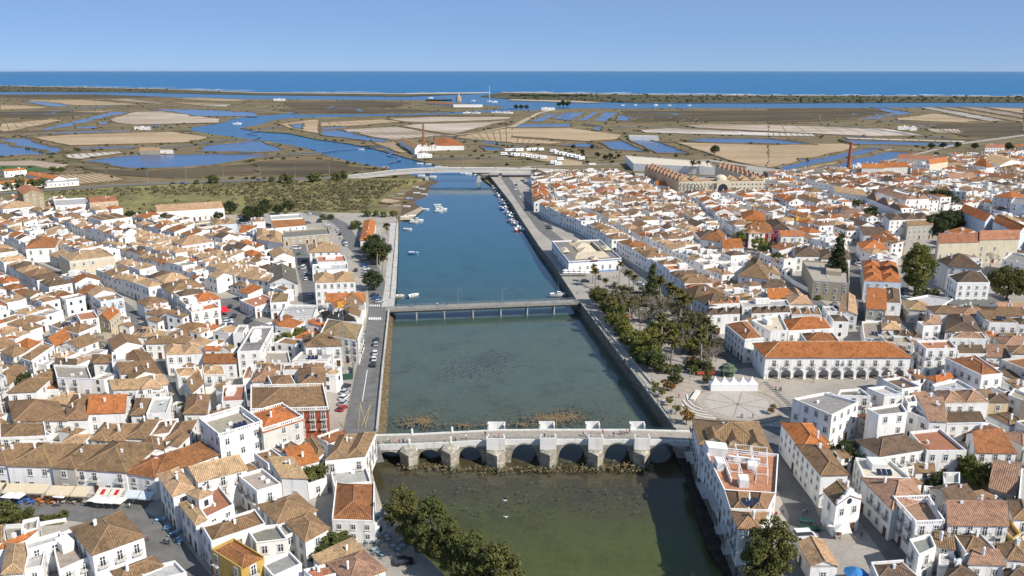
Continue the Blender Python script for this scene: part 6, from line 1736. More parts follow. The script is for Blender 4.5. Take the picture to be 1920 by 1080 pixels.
# ================================================================== PLANTS
def leaf_cloud(name, seed, clumps, per, rx, rz, zc, clump_r, leaf, mat, shape='round', squash=1.0):
    r_ = np.random.default_rng(seed); C = []
    while len(C) < clumps:
        p = r_.uniform(-1, 1, 3); d = np.linalg.norm(p)
        if d > 1 or d < .35: continue
        if shape == 'cone':
            t = (p[2] + 1) / 2; k = (1 - t) ** .8 + .06; a = r_.uniform(0, 6.28); rr = k * r_.uniform(.35, 1); p = np.array([rr * math.cos(a), rr * math.sin(a), p[2]])
        elif shape == 'column': p = np.array([p[0] * (1 - .45 * max(0, p[2])), p[1] * (1 - .45 * max(0, p[2])), p[2]])
        elif shape == 'umbrella': p[2] = abs(p[2]) * .7 - .1
        C.append(p)
    C = np.array(C) * np.array([rx, rx, rz]) + np.array([0, 0, zc])
    C += r_.normal(0, .06 * rx, C.shape)
    n = clumps * per; cen = np.repeat(C, per, 0); off = r_.normal(0, 1, (n, 3)); off /= np.linalg.norm(off, axis=1)[:, None]; off *= clump_r * (r_.uniform(.25, 1, n) ** .6)[:, None]; off[:, 2] *= .75
    P = cen + off
    nrm = off / np.linalg.norm(off, axis=1)[:, None] + r_.normal(0, .6, (n, 3)) + np.array([0, 0, .35]); nrm /= np.linalg.norm(nrm, axis=1)[:, None]
    t1 = np.cross(nrm, r_.normal(0, 1, (n, 3))); t1 /= np.linalg.norm(t1, axis=1)[:, None]; t2 = np.cross(nrm, t1)
    s = leaf * r_.uniform(.6, 1.3, n)[:, None]
    V = np.stack([P - t1 * s - t2 * s * .6, P + t1 * s * .9 - t2 * s * .7, P + t1 * s + t2 * s * .6, P - t1 * s * .8 + t2 * s * .7], 1).reshape(-1, 3)
    me = bpy.data.meshes.new(name); me.vertices.add(len(V)); me.vertices.foreach_set('co', V.astype(np.float32).ravel())
    me.loops.add(n * 4); me.loops.foreach_set('vertex_index', np.arange(n * 4, dtype=np.int32)); me.polygons.add(n)
    me.polygons.foreach_set('loop_start', np.arange(0, n * 4, 4, dtype=np.int32)); me.materials.append(mat); me.update(); me.validate(); return me
def trunk_mesh(name, h, r0, seed, mat=bark_m, limbs=5, spread=.5):
    r_ = random.Random(seed); mb = MB(); p = Vector((0, 0, -.3)); rr = r0
    pts = [p]
    for k in range(3):
        q = p + Vector((r_.uniform(-.12, .12) * h * .3, r_.uniform(-.12, .12) * h * .3, h / 3)); mb.bar(p, q, rr, n=6, r2=rr * .78); p = q; rr *= .78; pts.append(p)
    for k in range(limbs):
        s = pts[1].lerp(pts[-1], r_.uniform(.2, 1)); a = r_.uniform(0, 6.28); d = Vector((math.cos(a) * spread, math.sin(a) * spread, r_.uniform(.4, .8))) * h * .6; mb.bar(s, s + d, rr * .7, n=5, r2=rr * .25)
    return mb.mesh(name, [mat])
def bare_mesh(seed, h):
    r_ = random.Random(seed); mb = MB()
    def grow_(p, d, L, rr, lev):
        q = p + d * L; mb.bar(p, q, rr, n=4 if lev else 6, r2=rr * .65)
        if lev >= 4: return
        for k in range(r_.choice([3, 3, 4]) if lev else 5):
            e = (d + Vector((r_.gauss(0, .55), r_.gauss(0, .55), r_.gauss(.12, .3)))).normalized(); grow_(p.lerp(q, r_.uniform(.55, 1)), e, L * r_.uniform(.55, .8), max(rr * .55, .025), lev + 1)
    grow_(Vector((0, 0, -.2)), Vector((0, 0, 1)), h * .3, h * .022, 0)
    return mb.mesh('branches', [palebark_m])
def palm_parts(seed, h):
    r_ = random.Random(seed); mb = MB(); x = 0.0
    for k in range(6): mb.bar((x, 0, h * k / 6 - (.2 if k == 0 else 0)), (x + .04 * k, 0, h * (k + 1) / 6), .3 - .02 * k, n=7, r2=.28 - .02 * k); x += .04 * k
    tr = mb.mesh('trunk', [palebark_m]); fr = MB()
    for k in range(34):
        a = k * 2.4 + r_.uniform(-.2, .2); el = r_.uniform(-.45, 1.1); L = r_.uniform(2.1, 2.9); p = Vector((x, 0, h)); d = Vector((math.cos(a) * math.cos(el), math.sin(a) * math.cos(el), math.sin(el))); sd = Vector((-math.sin(a), math.cos(a), 0)); prev = None
        for s in range(6):
            w_ = .42 * math.sin(math.pi * (s + .6) / 6.4); l, r2 = p + sd * w_ + Vector((0, 0, -.16)), p - sd * w_ + Vector((0, 0, -.16))
            if prev: fr.face([prev[0], prev[1], p, l]); fr.face([prev[1], prev[2], r2, p])
            prev = (l, p.copy(), r2); p = p + d * L / 6; d = (d + Vector((0, 0, -.2))).normalized()
    return tr, fr.mesh('fronds', [leaf_palm])
PROTO = {}
def proto(kind, h, builder):
    PROTO.setdefault(kind, []).append((h, builder))
def std(kind, seeds, h, rx, mat, clumps, per, clump_r, leaf, shape='round', trunk=.35, rz=None, zc=None, tm=bark_m, tr=.22):
    for s in seeds:
        rz_ = rz or h * (1 - trunk) / 2; zc_ = zc or h - rz_
        proto(kind, h, (('trunk', trunk_mesh('trunk', h * .7, tr, s, tm)), ('crown', leaf_cloud('crown', s, clumps, per, rx, rz_, zc_, clump_r, leaf, mat, shape))))
std('olive', (1, 2, 3), 12, 3.9, leaf_olive, 80, 90, 1.0, .17, 'column', trunk=.12, tr=.3)
std('dark', (4, 5), 8, 4.2, leaf_dark, 60, 60, 1.25, .22, trunk=.22, tr=.3)
std('green', (6, 7, 8), 6, 2.8, leaf_green, 45, 55, .95, .19, trunk=.2)
std('lime', (9, 10), 5, 2.6, leaf_lime, 40, 50, .9, .18, trunk=.18)
std('bush', (11, 12), 2.6, 1.7, leaf_green, 22, 36, .65, .16, trunk=.02, tr=.08)
std('rust', (13,), 3, 1.3, leaf_rust, 20, 40, .5, .12, trunk=.35, tr=.08)
std('ball', (14,), 3, 1.1, leaf_lime, 22, 40, .42, .1, trunk=.38, tr=.07)
std('pine', (15, 16), 9, 5, leaf_dark, 40, 30, 1.6, .4, 'umbrella', trunk=.4, tr=.3)
std('poplar', (17,), 22, 6.6, leaf_lime, 170, 70, 1.6, .26, 'column', trunk=.08, tr=.5)
std('big', (18,), 15, 8.5, leaf_olive, 170, 70, 1.7, .28, trunk=.15, tr=.5)
std('conifer', (19,), 26, 5.2, leaf_dark, 150, 60, 1.15, .25, 'cone', trunk=.06, tr=.35)
std('norfolk', (20,), 19, 3.6, leaf_green, 110, 55, .9, .2, 'cone', trunk=.06, tr=.3)
for s in (1, 2, 3): proto('bare', 11, (('branches', bare_mesh(s, 11)),))
for s, h in ((1, 8.0), (2, 9.5), (3, 6.5)): proto('palm', h, tuple(zip(('trunk', 'fronds'), palm_parts(s, h))))
PNAME = dict(olive='feathery_tree', dark='round_tree', green='leafy_tree', lime='leafy_tree', bush='bush', rust='small_tree', ball='small_tree', pine='pine_tree', poplar='tall_tree', big='spreading_tree', conifer='araucaria_tree', norfolk='norfolk_pine', bare='bare_tree', palm='palm_tree')
PLOOK = dict(olive='brownish olive feathery tree', dark='dark green round crowned tree', green='mid green leafy tree', lime='light yellowish green leafy tree', bush='low green bush', rust='small orange leaved tree', ball='small clipped round tree', pine='dark umbrella pine', poplar='tall yellowish green tree with a dense crown', big='wide dark olive tree', conifer='very tall slender araucaria', norfolk='tall thin conifer among palms', bare='leafless grey branched tree', palm='palm with a thick head of fronds')
PCOUNT = {}
def plant(kind, p, h, where, group):
    k = PCOUNT.get(kind, 0); PCOUNT[kind] = k + 1; h0, parts = PROTO[kind][k % len(PROTO[kind])]
    r = empty(PNAME[kind], p, (k * 2.39) % 6.28); s = h / h0; r.scale = (s, s, s)
    tag(r, f"{PLOOK[kind]} {where}", 'palm' if kind == 'palm' else 'bush' if kind == 'bush' else 'tree', group)
    for nm, me in parts: add_obj(nm, me, r)
    return r
def plants(tile, kind, where, group, items, z=ZG):
    k_ = 1.28 if 'park' in where and 'motorhome' not in where else 1.0
    for X, Y, h in items: plant(kind, ta(tile, X, Y, z), h * k_, where, group)
plants('P', 'olive', 'on the riverside terrace wall below the old bridge', 'trees on the riverside terrace', [(757, 1003, 12.5), (812, 1048, 14.5), (846, 1080, 12), (888, 1112, 14), (935, 1140, 14), (780, 1035, 9)])
plants('P', 'olive', 'at the end of the riverside wedge of houses', 'trees by the kiosk house', [(1440, 1092, 15), (1420, 1105, 12)])
plants('T4', 'green', 'in the walled yard behind the terrace', 'trees in the yard', [(960, 960, 6), (1010, 940, 5), (880, 1000, 5), (1060, 900, 4.5)]); plants('T4', 'bare', 'in the walled yard behind the terrace', 'trees in the yard', [(920, 880, 8)])
plants('T4', 'bush', 'on the roof garden near the bridge', 'bushes of the roof garden', [(800, 350, 3), (850, 335, 3), (895, 320, 3)], ZG + 4)
plants('T5', 'lime', 'in the courtyard garden by the modern block', 'trees of the courtyard garden', [(630, 370, 6), (670, 365, 5), (735, 330, 6), (520, 375, 5), (600, 330, 4)])
plants('T6', 'dark', 'beside the promenade parking', 'trees by the promenade parking', [(1270, 580, 8), (1320, 620, 9), (1290, 540, 8), (1350, 580, 7), (1278, 815, 7)]); plants('T6', 'palm', 'beside the promenade parking', 'trees by the promenade parking', [(1350, 720, 8), (1390, 450, 6), (1380, 420, 6), (1310, 650, 7)])
plants('T6', 'bush', 'beside the playground lawn', 'bushes round the playground lawn', [(900, 290, 4), (960, 285, 4), (1150, 350, 5), (1230, 265, 5), (1300, 262, 4), (1360, 268, 4), (1430, 262, 4), (1135, 360, 4)])
plants('T1', 'dark', 'at the edge of the meadow by the warehouse', 'trees at the meadow edge', [(1250, 345, 9), (980, 300, 7), (1030, 310, 7), (1090, 320, 7), (1150, 335, 8), (1510, 285, 7), (1640, 295, 6), (1730, 245, 9), (1860, 305, 8), (1900, 280, 8)])
plants('T6', 'dark', 'at the edge of the meadow by the white block', 'trees at the meadow edge', [(400, 290, 9), (450, 270, 8), (470, 230, 9), (640, 230, 8), (570, 250, 7), (350, 275, 8)])
PK = 'in the riverside park'
plants('R4', 'green', PK, 'trees of the riverside park', [(300, 120, 5), (420, 240, 5), (540, 360, 5), (650, 545, 6), (700, 545, 4), (900, 300, 5), (960, 250, 5), (980, 540, 3.5), (1060, 560, 3.5)])
plants('R4', 'lime', PK, 'trees of the riverside park', [(560, 400, 6), (640, 320, 5), (700, 290, 5), (620, 510, 6), (350, 210, 5), (440, 280, 5)])
plants('R4', 'bare', PK, 'trees of the riverside park', [(560, 245, 12), (480, 140, 10), (640, 120, 10), (740, 225, 11), (800, 235, 9), (920, 360, 9), (1090, 530, 10), (850, 420, 9), (700, 140, 11), (590, 60, 9), (700, 400, 9), (760, 520, 8), (1130, 470, 7)])
plants('R4', 'palm', PK, 'palms of the riverside park', [(940, 195, 8.5), (850, 218, 9.5), (1012, 505, 9.5), (1095, 420, 8), (790, 515, 7.5), (365, 205, 7), (290, 125, 7), (335, 160, 6.5), (1060, 350, 8)])
plants('R6', 'palm', 'on the walk beside the market hall', 'palms by the market hall', [(605, 805, 8.5), (625, 835, 8), (700, 890, 7), (803, 800, 9.5), (880, 850, 8), (905, 890, 8.5), (650, 850, 6)])
plants('R6', 'palm', 'along the park street', 'palms along the park street', [(1110, 960, 8), (1165, 990, 8), (1265, 1080, 9), (1200, 1000, 7), (1090, 940, 8)])
plants('R6', 'bare', 'between the palms of the park', 'trees of the riverside park', [(830, 950, 9), (900, 1000, 9), (1130, 1040, 9), (1060, 1060, 8), (760, 960, 7)])
plants('R4', 'palm', PK, 'palms of the riverside park', [(480, 200, 7.5), (680, 470, 7), (720, 330, 7.5)])
plants('R4', 'lime', PK, 'trees of the riverside park', [(380, 160, 6), (500, 380, 6), (580, 430, 6), (660, 430, 5), (860, 330, 6), (940, 420, 5), (1010, 420, 5)])
std('soft', (31, 32), 6, 2.7, leaf_scrub, 34, 42, .8, .17, trunk=.25); PNAME['soft'] = 'leafy_tree'; PLOOK['soft'] = 'loose grey olive tree'
plants('R4', 'soft', PK, 'trees of the riverside park', [(880, 200, 6), (930, 240, 6), (1000, 280, 6), (1040, 300, 6), (960, 340, 6), (1080, 340, 5), (1120, 420, 5), (820, 300, 6), (760, 270, 5), (880, 400, 5), (1040, 480, 5), (520, 100, 6), (420, 60, 6), (600, 180, 5), (1000, 200, 5)])
plants('R6', 'soft', PK, 'trees of the riverside park', [(780, 900, 5), (860, 940, 6), (960, 960, 6), (1000, 1020, 6), (1150, 1020, 6), (1100, 1080, 6), (900, 1060, 6), (800, 1020, 6), (1220, 1060, 5)])
plants('R6', 'norfolk', PK, 'trees of the riverside park', [(1042, 985, 15.5)]); plants('R6', 'green', PK, 'trees of the riverside park', [(640, 960, 6), (700, 1000, 6), (680, 950, 5)])
plants('R4', 'bush', 'in the park planting along the quay walk', 'bushes of the park planting', [(520, 440, 2.6), (560, 480, 2.6), (760, 560, 2.6), (830, 555, 2.4), (920, 520, 2.4), (960, 560, 2.4), (1080, 565, 2.2), (440, 320, 2.4), (400, 270, 2.4), (870, 240, 2.4), (720, 250, 2.2), (1020, 300, 2.4)])
plants('R4', 'ball', 'on the quay walk by the plaza', 'clipped trees on the quay walk', [(672, 690, 3.4), (725, 745, 3.4), (783, 805, 3.4), (832, 868, 3.2), (668, 722, 2.6)]); plants('R4', 'rust', 'on the plaza edge', 'small trees on the plaza edge', [(908, 950, 5), (770, 690, 3), (740, 680, 3), (800, 700, 3), (1550, 870, 3)])
plants('R4', 'green', 'on the plaza edge', 'small trees on the plaza edge', [(840, 640, 3.6), (1065, 640, 3.4), (800, 630, 3)])
plants('R5', 'conifer', 'beside the cinema building', None, [(500, 640, 27)]); plants('R5', 'poplar', 'between the orange hips and the white flats', None, [(1100, 670, 24)])
plants('R5', 'big', 'beside the columned pavilion', None, [(1790, 730, 15)]); plants('R5', 'dark', 'behind the cream apartment blocks', 'trees behind the apartment blocks', [(1230, 260, 13), (1300, 240, 14), (1400, 235, 14), (1480, 230, 12), (1560, 235, 11), (1340, 200, 12)])
plants('R5', 'bare', 'in front of the cream apartment blocks', None, [(1665, 480, 12)]); plants('R5', 'green', 'among the roofs by the yellow crane', 'trees among the roofs', [(420, 150, 7), (505, 150, 7), (590, 210, 7), (10, 420, 9), (60, 470, 7), (750, 150, 7), (660, 60, 8)])
plants('R5', 'palm', 'in the forecourt of the columned pavilion', None, [(1545, 880, 6)]); plants('R5', 'bush', 'on the street corner below the pavilion', 'bushes at the pavilion', [(1180, 690, 3), (1250, 690, 3), (1120, 700, 3), (375, 730, 2.5), (1655, 920, 2.5)])
plants('R6', 'lime', 'in front of the crimson house', 'trees by the crimson house', [(1700, 530, 9), (1760, 510, 8), (1850, 560, 8), (1890, 590, 7)])
plants('R1', 'dark', 'in the walled garden behind the chapel lane', 'trees of the walled garden', [(550, 260, 7), (640, 270, 7), (720, 250, 6), (1040, 255, 6), (1280, 480, 5.5), (1230, 470, 4), (1100, 260, 3.5)]); plants('R1', 'lime', 'in the garden beside the ruin', 'trees beside the ruin', [(1530, 400, 7), (1590, 420, 6), (1490, 350, 5)])
plants('T2', 'dark', 'in the lane beside the dark roofs', 'trees of the lane', [(210, 640, 7), (190, 700, 6)]); plants('T2', 'lime', 'in the lane below the terrace house', None, [(1375, 790, 4)])
plants('T3', 'bush', 'in the small garden by the cobbled street', 'bushes of the small garden', [(150, 660, 1.6), (300, 665, 1.4), (360, 670, 1.6), (420, 660, 1.5), (200, 690, 1.3), (80, 650, 1.8)])
plants('T3', 'green', 'in the small garden by the cobbled street', 'trees of the small garden', [(40, 700, 6), (100, 690, 4), (220, 640, 2.5), (480, 660, 2.4)])
plants('F3', 'pine', 'on the sandy island beyond the lagoon', 'pines of the sandy island', [(x, 212 + (i % 3) * 4, 11 + (i * 7) % 6) for i, x in enumerate(range(0, 560, 24))], 1.2)
plants('F3', 'dark', 'on the lagoon shore by the white houses', 'trees of the lagoon shore', [(30, 300, 12), (70, 300, 12), (110, 300, 11), (385, 280, 18), (420, 280, 16), (350, 280, 12)], 1.2)
plants('F2', 'pine', 'by the pointed tower on the lagoon', 'pines by the pointed tower', [(x, 255, 13) for x in range(1290, 1460, 24)], 1.2)
plants('F3', 'dark', 'round the motorhome park', 'trees round the motorhome park', [(460, 600, 6), (600, 600, 6), (640, 660, 6), (700, 680, 6), (740, 670, 6), (800, 665, 5), (530, 630, 5), (900, 830, 7), (1520, 640, 11), (930, 840, 6)], 2)
plants('F3', 'bare', 'round the motorhome park', 'bare trees by the motorhome park', [(680, 720, 8), (740, 740, 8), (800, 800, 9), (620, 640, 7)], 2)
plants('F3', 'palm', 'in the hotel court', 'palms of the hotel court', [(1345, 790, 12), (1403, 790, 12), (1460, 785, 12), (1320, 905, 5)])
plants('F2', 'bush', 'beside the marsh road', 'bushes beside the marsh road', [(120, 845, 5), (230, 855, 9), (440, 845, 9), (600, 835, 8), (660, 820, 6), (655, 785, 4)], 3.2); plants('F1', 'bush', 'beside the marsh road', 'bushes beside the marsh road', [(1600, 935, 8), (1475, 942, 4), (150, 960, 7), (250, 960, 7), (310, 955, 7), (60, 985, 7), (400, 850, 6), (460, 850, 5)], 3.2)
plants('F1', 'palm', 'beside the marsh road', None, [(850, 942, 7)], 3.2)
plants('F4', 'dark', 'on the right bank hillside streets', 'trees of the hillside streets', [(1220, 520, 8), (1310, 515, 8), (1260, 580, 6), (1420, 510, 8), (1550, 520, 8), (1800, 530, 10), (1250, 940, 12), (1310, 950, 12), (1360, 960, 10), (1600, 740, 9), (1750, 720, 7), (1680, 830, 7), (1590, 900, 6), (1760, 820, 7), (650, 970, 7), (770, 1050, 9), (720, 1060, 8), (330, 920, 7), (1100, 820, 7)])
# scrub of the meadow: nobody could count it
def scrub(name, spots, mat, label, per=26):
    r_ = np.random.default_rng(5); Vs = []
    for (x, y, z, s) in spots:
        n = per; off = r_.normal(0, 1, (n, 3)); off /= np.linalg.norm(off, axis=1)[:, None]; off[:, 2] = abs(off[:, 2]) * .7
        P = np.array([x, y, z]) + off * s * r_.uniform(.5, 1, n)[:, None]; nr = off + r_.normal(0, .5, (n, 3)); nr /= np.linalg.norm(nr, axis=1)[:, None]
        t1 = np.cross(nr, r_.normal(0, 1, (n, 3))); t1 /= np.linalg.norm(t1, axis=1)[:, None]; t2 = np.cross(nr, t1); q = s * .34
        Vs.append(np.stack([P - t1 * q - t2 * q, P + t1 * q - t2 * q, P + t1 * q + t2 * q, P - t1 * q + t2 * q], 1).reshape(-1, 3))
    V = np.concatenate(Vs); n = len(V) // 4
    me = bpy.data.meshes.new(name); me.vertices.add(len(V)); me.vertices.foreach_set('co', V.astype(np.float32).ravel()); me.loops.add(n * 4); me.loops.foreach_set('vertex_index', np.arange(n * 4, dtype=np.int32)); me.polygons.add(n)
    me.polygons.foreach_set('loop_start', np.arange(0, n * 4, 4, dtype=np.int32)); me.materials.append(mat); me.update(); me.validate()
    return tag(add_obj(name, me), label, 'scrub', kind='stuff')
sp_ = []
for i in range(4200):
    x, y = rng.uniform(90, 790), rng.uniform(336, 408)
    if y < np.interp(x, [90, 480, 640, 790], [360, 342, 338, 340]): continue
    if x > 690 and y > np.interp(x, [690, 742, 790], [384, 352, 338]): continue
    dens = 1.0 if (x > 460 and y < 395) else (.75 if y < 366 else .08)
    if rng.random() > dens: continue
    q = at(x, y, 3.2); sp_.append((q.x, q.y, 3.2, rng.uniform(.8, 2.3)))
scrub('meadow_scrub', sp_, leaf_scrub, 'grey green scrub covering the meadow by the road bridge', 14)
sp_ = []
for i in range(2600):
    x, y = rng.uniform(0, 1920), 186 + 150 * rng.random() ** 1.5
    if 820 < x < 940 and y > 300: continue
    q = at(x, y, 1)
    if not (inside(q, [p.xy for p in PX(L1, 1)]) or inside(q, [p.xy for p in PX(L2, 1)])): continue
    if any(inside(q, [ta(t, *p, 1.2).xy for p in pts]) for t, m, pts in PANS): continue
    if inside(q, [p.xy for p in PX(land_right, 1)]): continue
    sp_.append((q.x, q.y, 1.0, rng.uniform(1.2, 3.2)))
scrub('marsh_scrub', sp_, leaf_dark, 'dark saltmarsh bushes along banks and dikes', 16)
sp_ = []
for i in range(1300):
    x = rng.uniform(-100, 2000); y = rng.uniform(176, 192) if x > 950 else rng.uniform(160, 172)
    q = at(x, y, 1.2)
    if not (inside(q, [p.xy for p in PX(isl, 1.2)]) or inside(q, [p.xy for p in PX(isl2, 1.2)])): continue
    sp_.append((q.x, q.y, 1.2, rng.uniform(3, 7)))
scrub('island_scrub', sp_, leaf_dark, 'dark dune scrub on the long barrier island', 10)
# ================================================================== VEHICLES, BOATS, PEOPLE, STREET FURNITURE
def car_parts(kind='car'):
    L, W_, = (4.3, 1.78) if kind == 'car' else (5.0, 1.95); h1 = .88 if kind == 'car' else 1.05; h2 = 1.46 if kind == 'car' else 2.0
    body, gl_, = MB(), MB()
    def loft(secs, mb, mi=0):        # secs: list of (x, z_low, z_high, half width)
        R_ = [[(x, -w_, a), (x, w_, a), (x, w_ * .96, b_), (x, -w_ * .96, b_)] for x, a, b_, w_ in secs]
        for a, b_ in zip(R_, R_[1:]):
            for k in range(4): j = (k + 1) % 4; mb.face([a[k], b_[k], b_[j], a[j]], mi)
        mb.face(R_[0], mi); mb.face(R_[-1][::-1], mi)
    hw = W_ / 2
    loft([(-L / 2, .42, h1 * .82, hw * .86), (-L / 2 + .25, .3, h1, hw * .97), (-L * .1, .28, h1 + .02, hw), (L * .2, .28, h1 * .98, hw), (L / 2 - .35, .3, h1 * .86, hw * .95), (L / 2, .4, h1 * .66, hw * .82)], body)
    a0, a1, a2, a3 = (-L / 2 + .18, -L / 2 + .75, L * .07, L * .24) if kind == 'car' else (-L / 2 + .05, -L / 2 + .2, L * .2, L * .36)
    gl_.prism([(a0, -hw * .9), (a3, -hw * .9), (a3, hw * .9), (a0, hw * .9)], h1 - .02, h1); 
    def cabin(z0, z1, mb, k0, k1):
        lo = [(a0, -hw * k0, z0), (a3, -hw * k0, z0), (a3, hw * k0, z0), (a0, hw * k0, z0)]; hi = [(a1, -hw * k1, z1), (a2, -hw * k1, z1), (a2, hw * k1, z1), (a1, hw * k1, z1)]
        for k in range(4): j = (k + 1) % 4; mb.face([lo[k], lo[j], hi[j], hi[k]])
    cabin(h1, h2 - .06, gl_, .93, .8)
    body.prism([(a1 - .06, -hw * .81), (a2 + .06, -hw * .81), (a2 + .06, hw * .81), (a1 - .06, hw * .81)], h2 - .07, h2)
    wl = MB(); wl.bar((0, -.11, 0), (0, .11, 0), .33, n=10)
    lt = MB(); lt.box(-.03, -.16, -.06, .03, .16, .06)
    return L, W_, body.mesh('body', [paint_m]), gl_.mesh('glasshouse', [glass_m]), wl.mesh('wheel', [tyre_m]), lt.mesh('light', [frame_m])
CARS = {k: car_parts(k) for k in ('car', 'van')}
red_l = plain('tail_light', (.4, .02, .02), .4, .4, 0)
CC = dict(w=((.74, .74, .73, 1), 'white'), s=((.42, .43, .45, 1), 'silver'), d=((.025, .028, .035, 1), 'black'), b=((.03, .09, .28, 1), 'blue'), r=((.42, .03, .03, 1), 'red'), g=((.12, .125, .13, 1), 'dark grey'), n=((.05, .16, .09, 1), 'green'))
def car(p, ang, col, where, group, kind='car'):
    L, W_, bm_, gm_, wm_, lm_ = CARS[kind]; c, cn = CC[col]
    r = empty('parked_car' if kind == 'car' else 'parked_van', p, R(ang)); tag(r, f"{cn} {kind} {where}", kind, group)
    o = add_obj('body', bm_, r); o.color = c; add_obj('windows', gm_, r)
    if px_scale(p) > 2.6:
        for x in (-L * .31, L * .31):
            for y in (-W_ / 2 + .1, W_ / 2 - .1): add_obj('wheel', wm_, r, (x, y, .33))
        for y in (-.6, .6): add_obj('headlight', lm_, r, (L / 2 - .03, y, .62))
def cars(tile, where, group, items, z=ZG + .04):
    for it in items:
        X, Y, a, c = it[:4]; car(ta(tile, X, Y, z), a, c, where, group, it[4] if len(it) > 4 else 'car')
QA = math.degrees(math.atan2(*(lambda v: (v.y, v.x))(at(706, 610, ZG) - at(690, 700, ZG))))
cars('T5', 'parked along the river parapet', 'cars along the river parapet', [(1300, 350, QA, 's'), (1308, 318, QA, 'd'), (1294, 415, QA, 'w'), (1287, 460, QA, 'w'), (1280, 503, QA, 'd')])
cars('T5', 'parked below the red corner building', 'cars below the red building', [(1078, 668, QA - 20, 'd'), (1070, 707, QA - 25, 's'), (1064, 750, QA - 25, 'w'), (1058, 790, QA - 25, 's'), (1048, 832, QA - 25, 'r')])
cars('T5', 'parked on the small car square', 'cars on the small square', [(190, 238, 80, 'w'), (172, 302, 70, 'g'), (237, 137, 95, 'd'), (185, 168, 10, 's'), (190, 185, 10, 'w'), (360, 160, 75, 'g', 'van'), (345, 178, 80, 'd'), (202, 205, 85, 'b'), (208, 65, 100, 'd')])
cars('T6', 'parked beside the road to the promenade', 'cars parked by the promenade road', [(1012, 365, 100, 'w'), (1020, 383, 100, 's'), (1030, 402, 100, 'd'), (1043, 428, 100, 'w'), (1058, 455, 100, 'd'), (1078, 482, 100, 'w', 'van'), (1062, 470, 100, 's')])
cars('T6', 'parked in the row beside the promenade trees', 'cars in the promenade parking', [(1212, 638, 5, 'b'), (1222, 662, 5, 'w'), (1230, 682, 5, 's'), (1235, 702, 5, 'w'), (1240, 725, 5, 'g'), (1255, 745, 5, 'w'), (1260, 690, 5, 'w'), (1215, 720, 5, 's'), (1290, 862, 20, 'd'), (1325, 908, 30, 's'), (1305, 882, 20, 'b')])
cars('T6', 'on the road towards the meadow', 'cars on the road to the meadow', [(1150, 672, 95, 'd'), (930, 332, 20, 'w'), (945, 345, 20, 's'), (875, 308, 10, 'd'), (805, 248, 80, 'w'), (1385, 332, 0, 'd'), (790, 315, 20, 'g'), (1360, 440, 85, 'g'), (1368, 422, 85, 'w')])
cars('T6', 'parked in the narrow street by the barn like hall', 'cars by the barn like hall', [(705, 508, 0, 'w', 'van'), (722, 550, 85, 'n'), (758, 602, 85, 'd'), (757, 655, 88, 'w', 'van'), (772, 702, 88, 's'), (781, 738, 88, 'w'), (808, 868, 95, 's'), (690, 500, 5, 'w')])
cars('T6', 'parked behind the pale blue house', 'cars behind the pale blue house', [(270, 320, 10, 'g'), (295, 295, 10, 'd'), (310, 330, 10, 's'), (340, 325, 10, 'w'), (490, 330, 15, 'd')])
cars('T4', 'parked on the shaded restaurant terrace', None, [(1510, 985, 15, 'd')])
cars('R1', 'parked beside the kiosk house', None, [(275, 792, 5, 'w', 'van'), (315, 720, -20, 'n', 'van')])
cars('R5', 'parked by the white site fence', 'cars by the site fence', [(460, 658, 5, 'w', 'van'), (382, 790, 80, 'n'), (435, 797, 70, 'w'), (350, 797, 80, 'w'), (500, 795, 75, 's', 'van'), (498, 768, 75, 'g'), (505, 820, 75, 's')])
cars('R5', 'parked beside the columned pavilion', 'cars by the pavilion', [(1800, 812, 10, 's', 'van'), (1850, 818, 10, 'w', 'van'), (1905, 822, 10, 'b'), (1908, 850, 10, 'w'), (1890, 870, 10, 'd')])
cars('R5', 'parked in the street below the tall yellowish tree', 'cars below the tall tree', [(1025, 655, 85, 'w'), (1022, 690, 85, 'd'), (1028, 720, 85, 's'), (672, 470, 88, 'w', 'van'), (665, 440, 88, 'd'), (675, 410, 88, 's')])
cars('R6', 'near the market hall', 'cars by the market hall', [(550, 795, 10, 'd'), (965, 818, -35, 'w'), (280, 398, 10, 'd'), (275, 380, 10, 'g')])
cars('R6', 'parked on the mooring quay', 'cars on the mooring quay', [(25, 105, 70, 'w'), (20, 85, 70, 's'), (32, 72, 70, 'd'), (60, 160, 70, 'w'), (15, 62, 70, 'w'), (110, 30, 10, 's'), (80, 40, 10, 'd'), (55, 50, 10, 'w')])
cars('R4', 'parked in the park street', 'cars in the park street', [(840, 135, -45, 'w', 'van'), (868, 165, -45, 's')])
cars('F1', 'driving on the marsh road', 'cars on the marsh road', [(1297, 938, 5, 'd'), (1372, 938, 5, 'b')], 3.55); cars('F2', 'driving on the marsh road', 'cars on the marsh road', [(20, 832, 5, 'b'), (640, 812, 5, 'w', 'van')], 3.6)
cars('F4', 'parked on the hillside avenue', 'cars on the hillside avenue', [(1560 + k * 22 + (k % 3) * 6, 830 - k * 6 + (k % 2) * 14, 30, 'wsdbwgs'[k % 7]) for k in range(16)] + [(1800 + k * 25, 770 - k * 8, 30, 'wdsgw'[k]) for k in range(5)])
for px, ang, c, k in ((660, 0, 'w', 'van'), (940, 180, 'd', 'van'), (965, 0, 'w', 'van'), (1030, 180, 's', 'car')): car(Vector((bxp(px), YB + (2 if ang else -2), bz(bxp(px)) + .05)), ang, c, 'crossing the road bridge', 'vehicles on the road bridge', k)
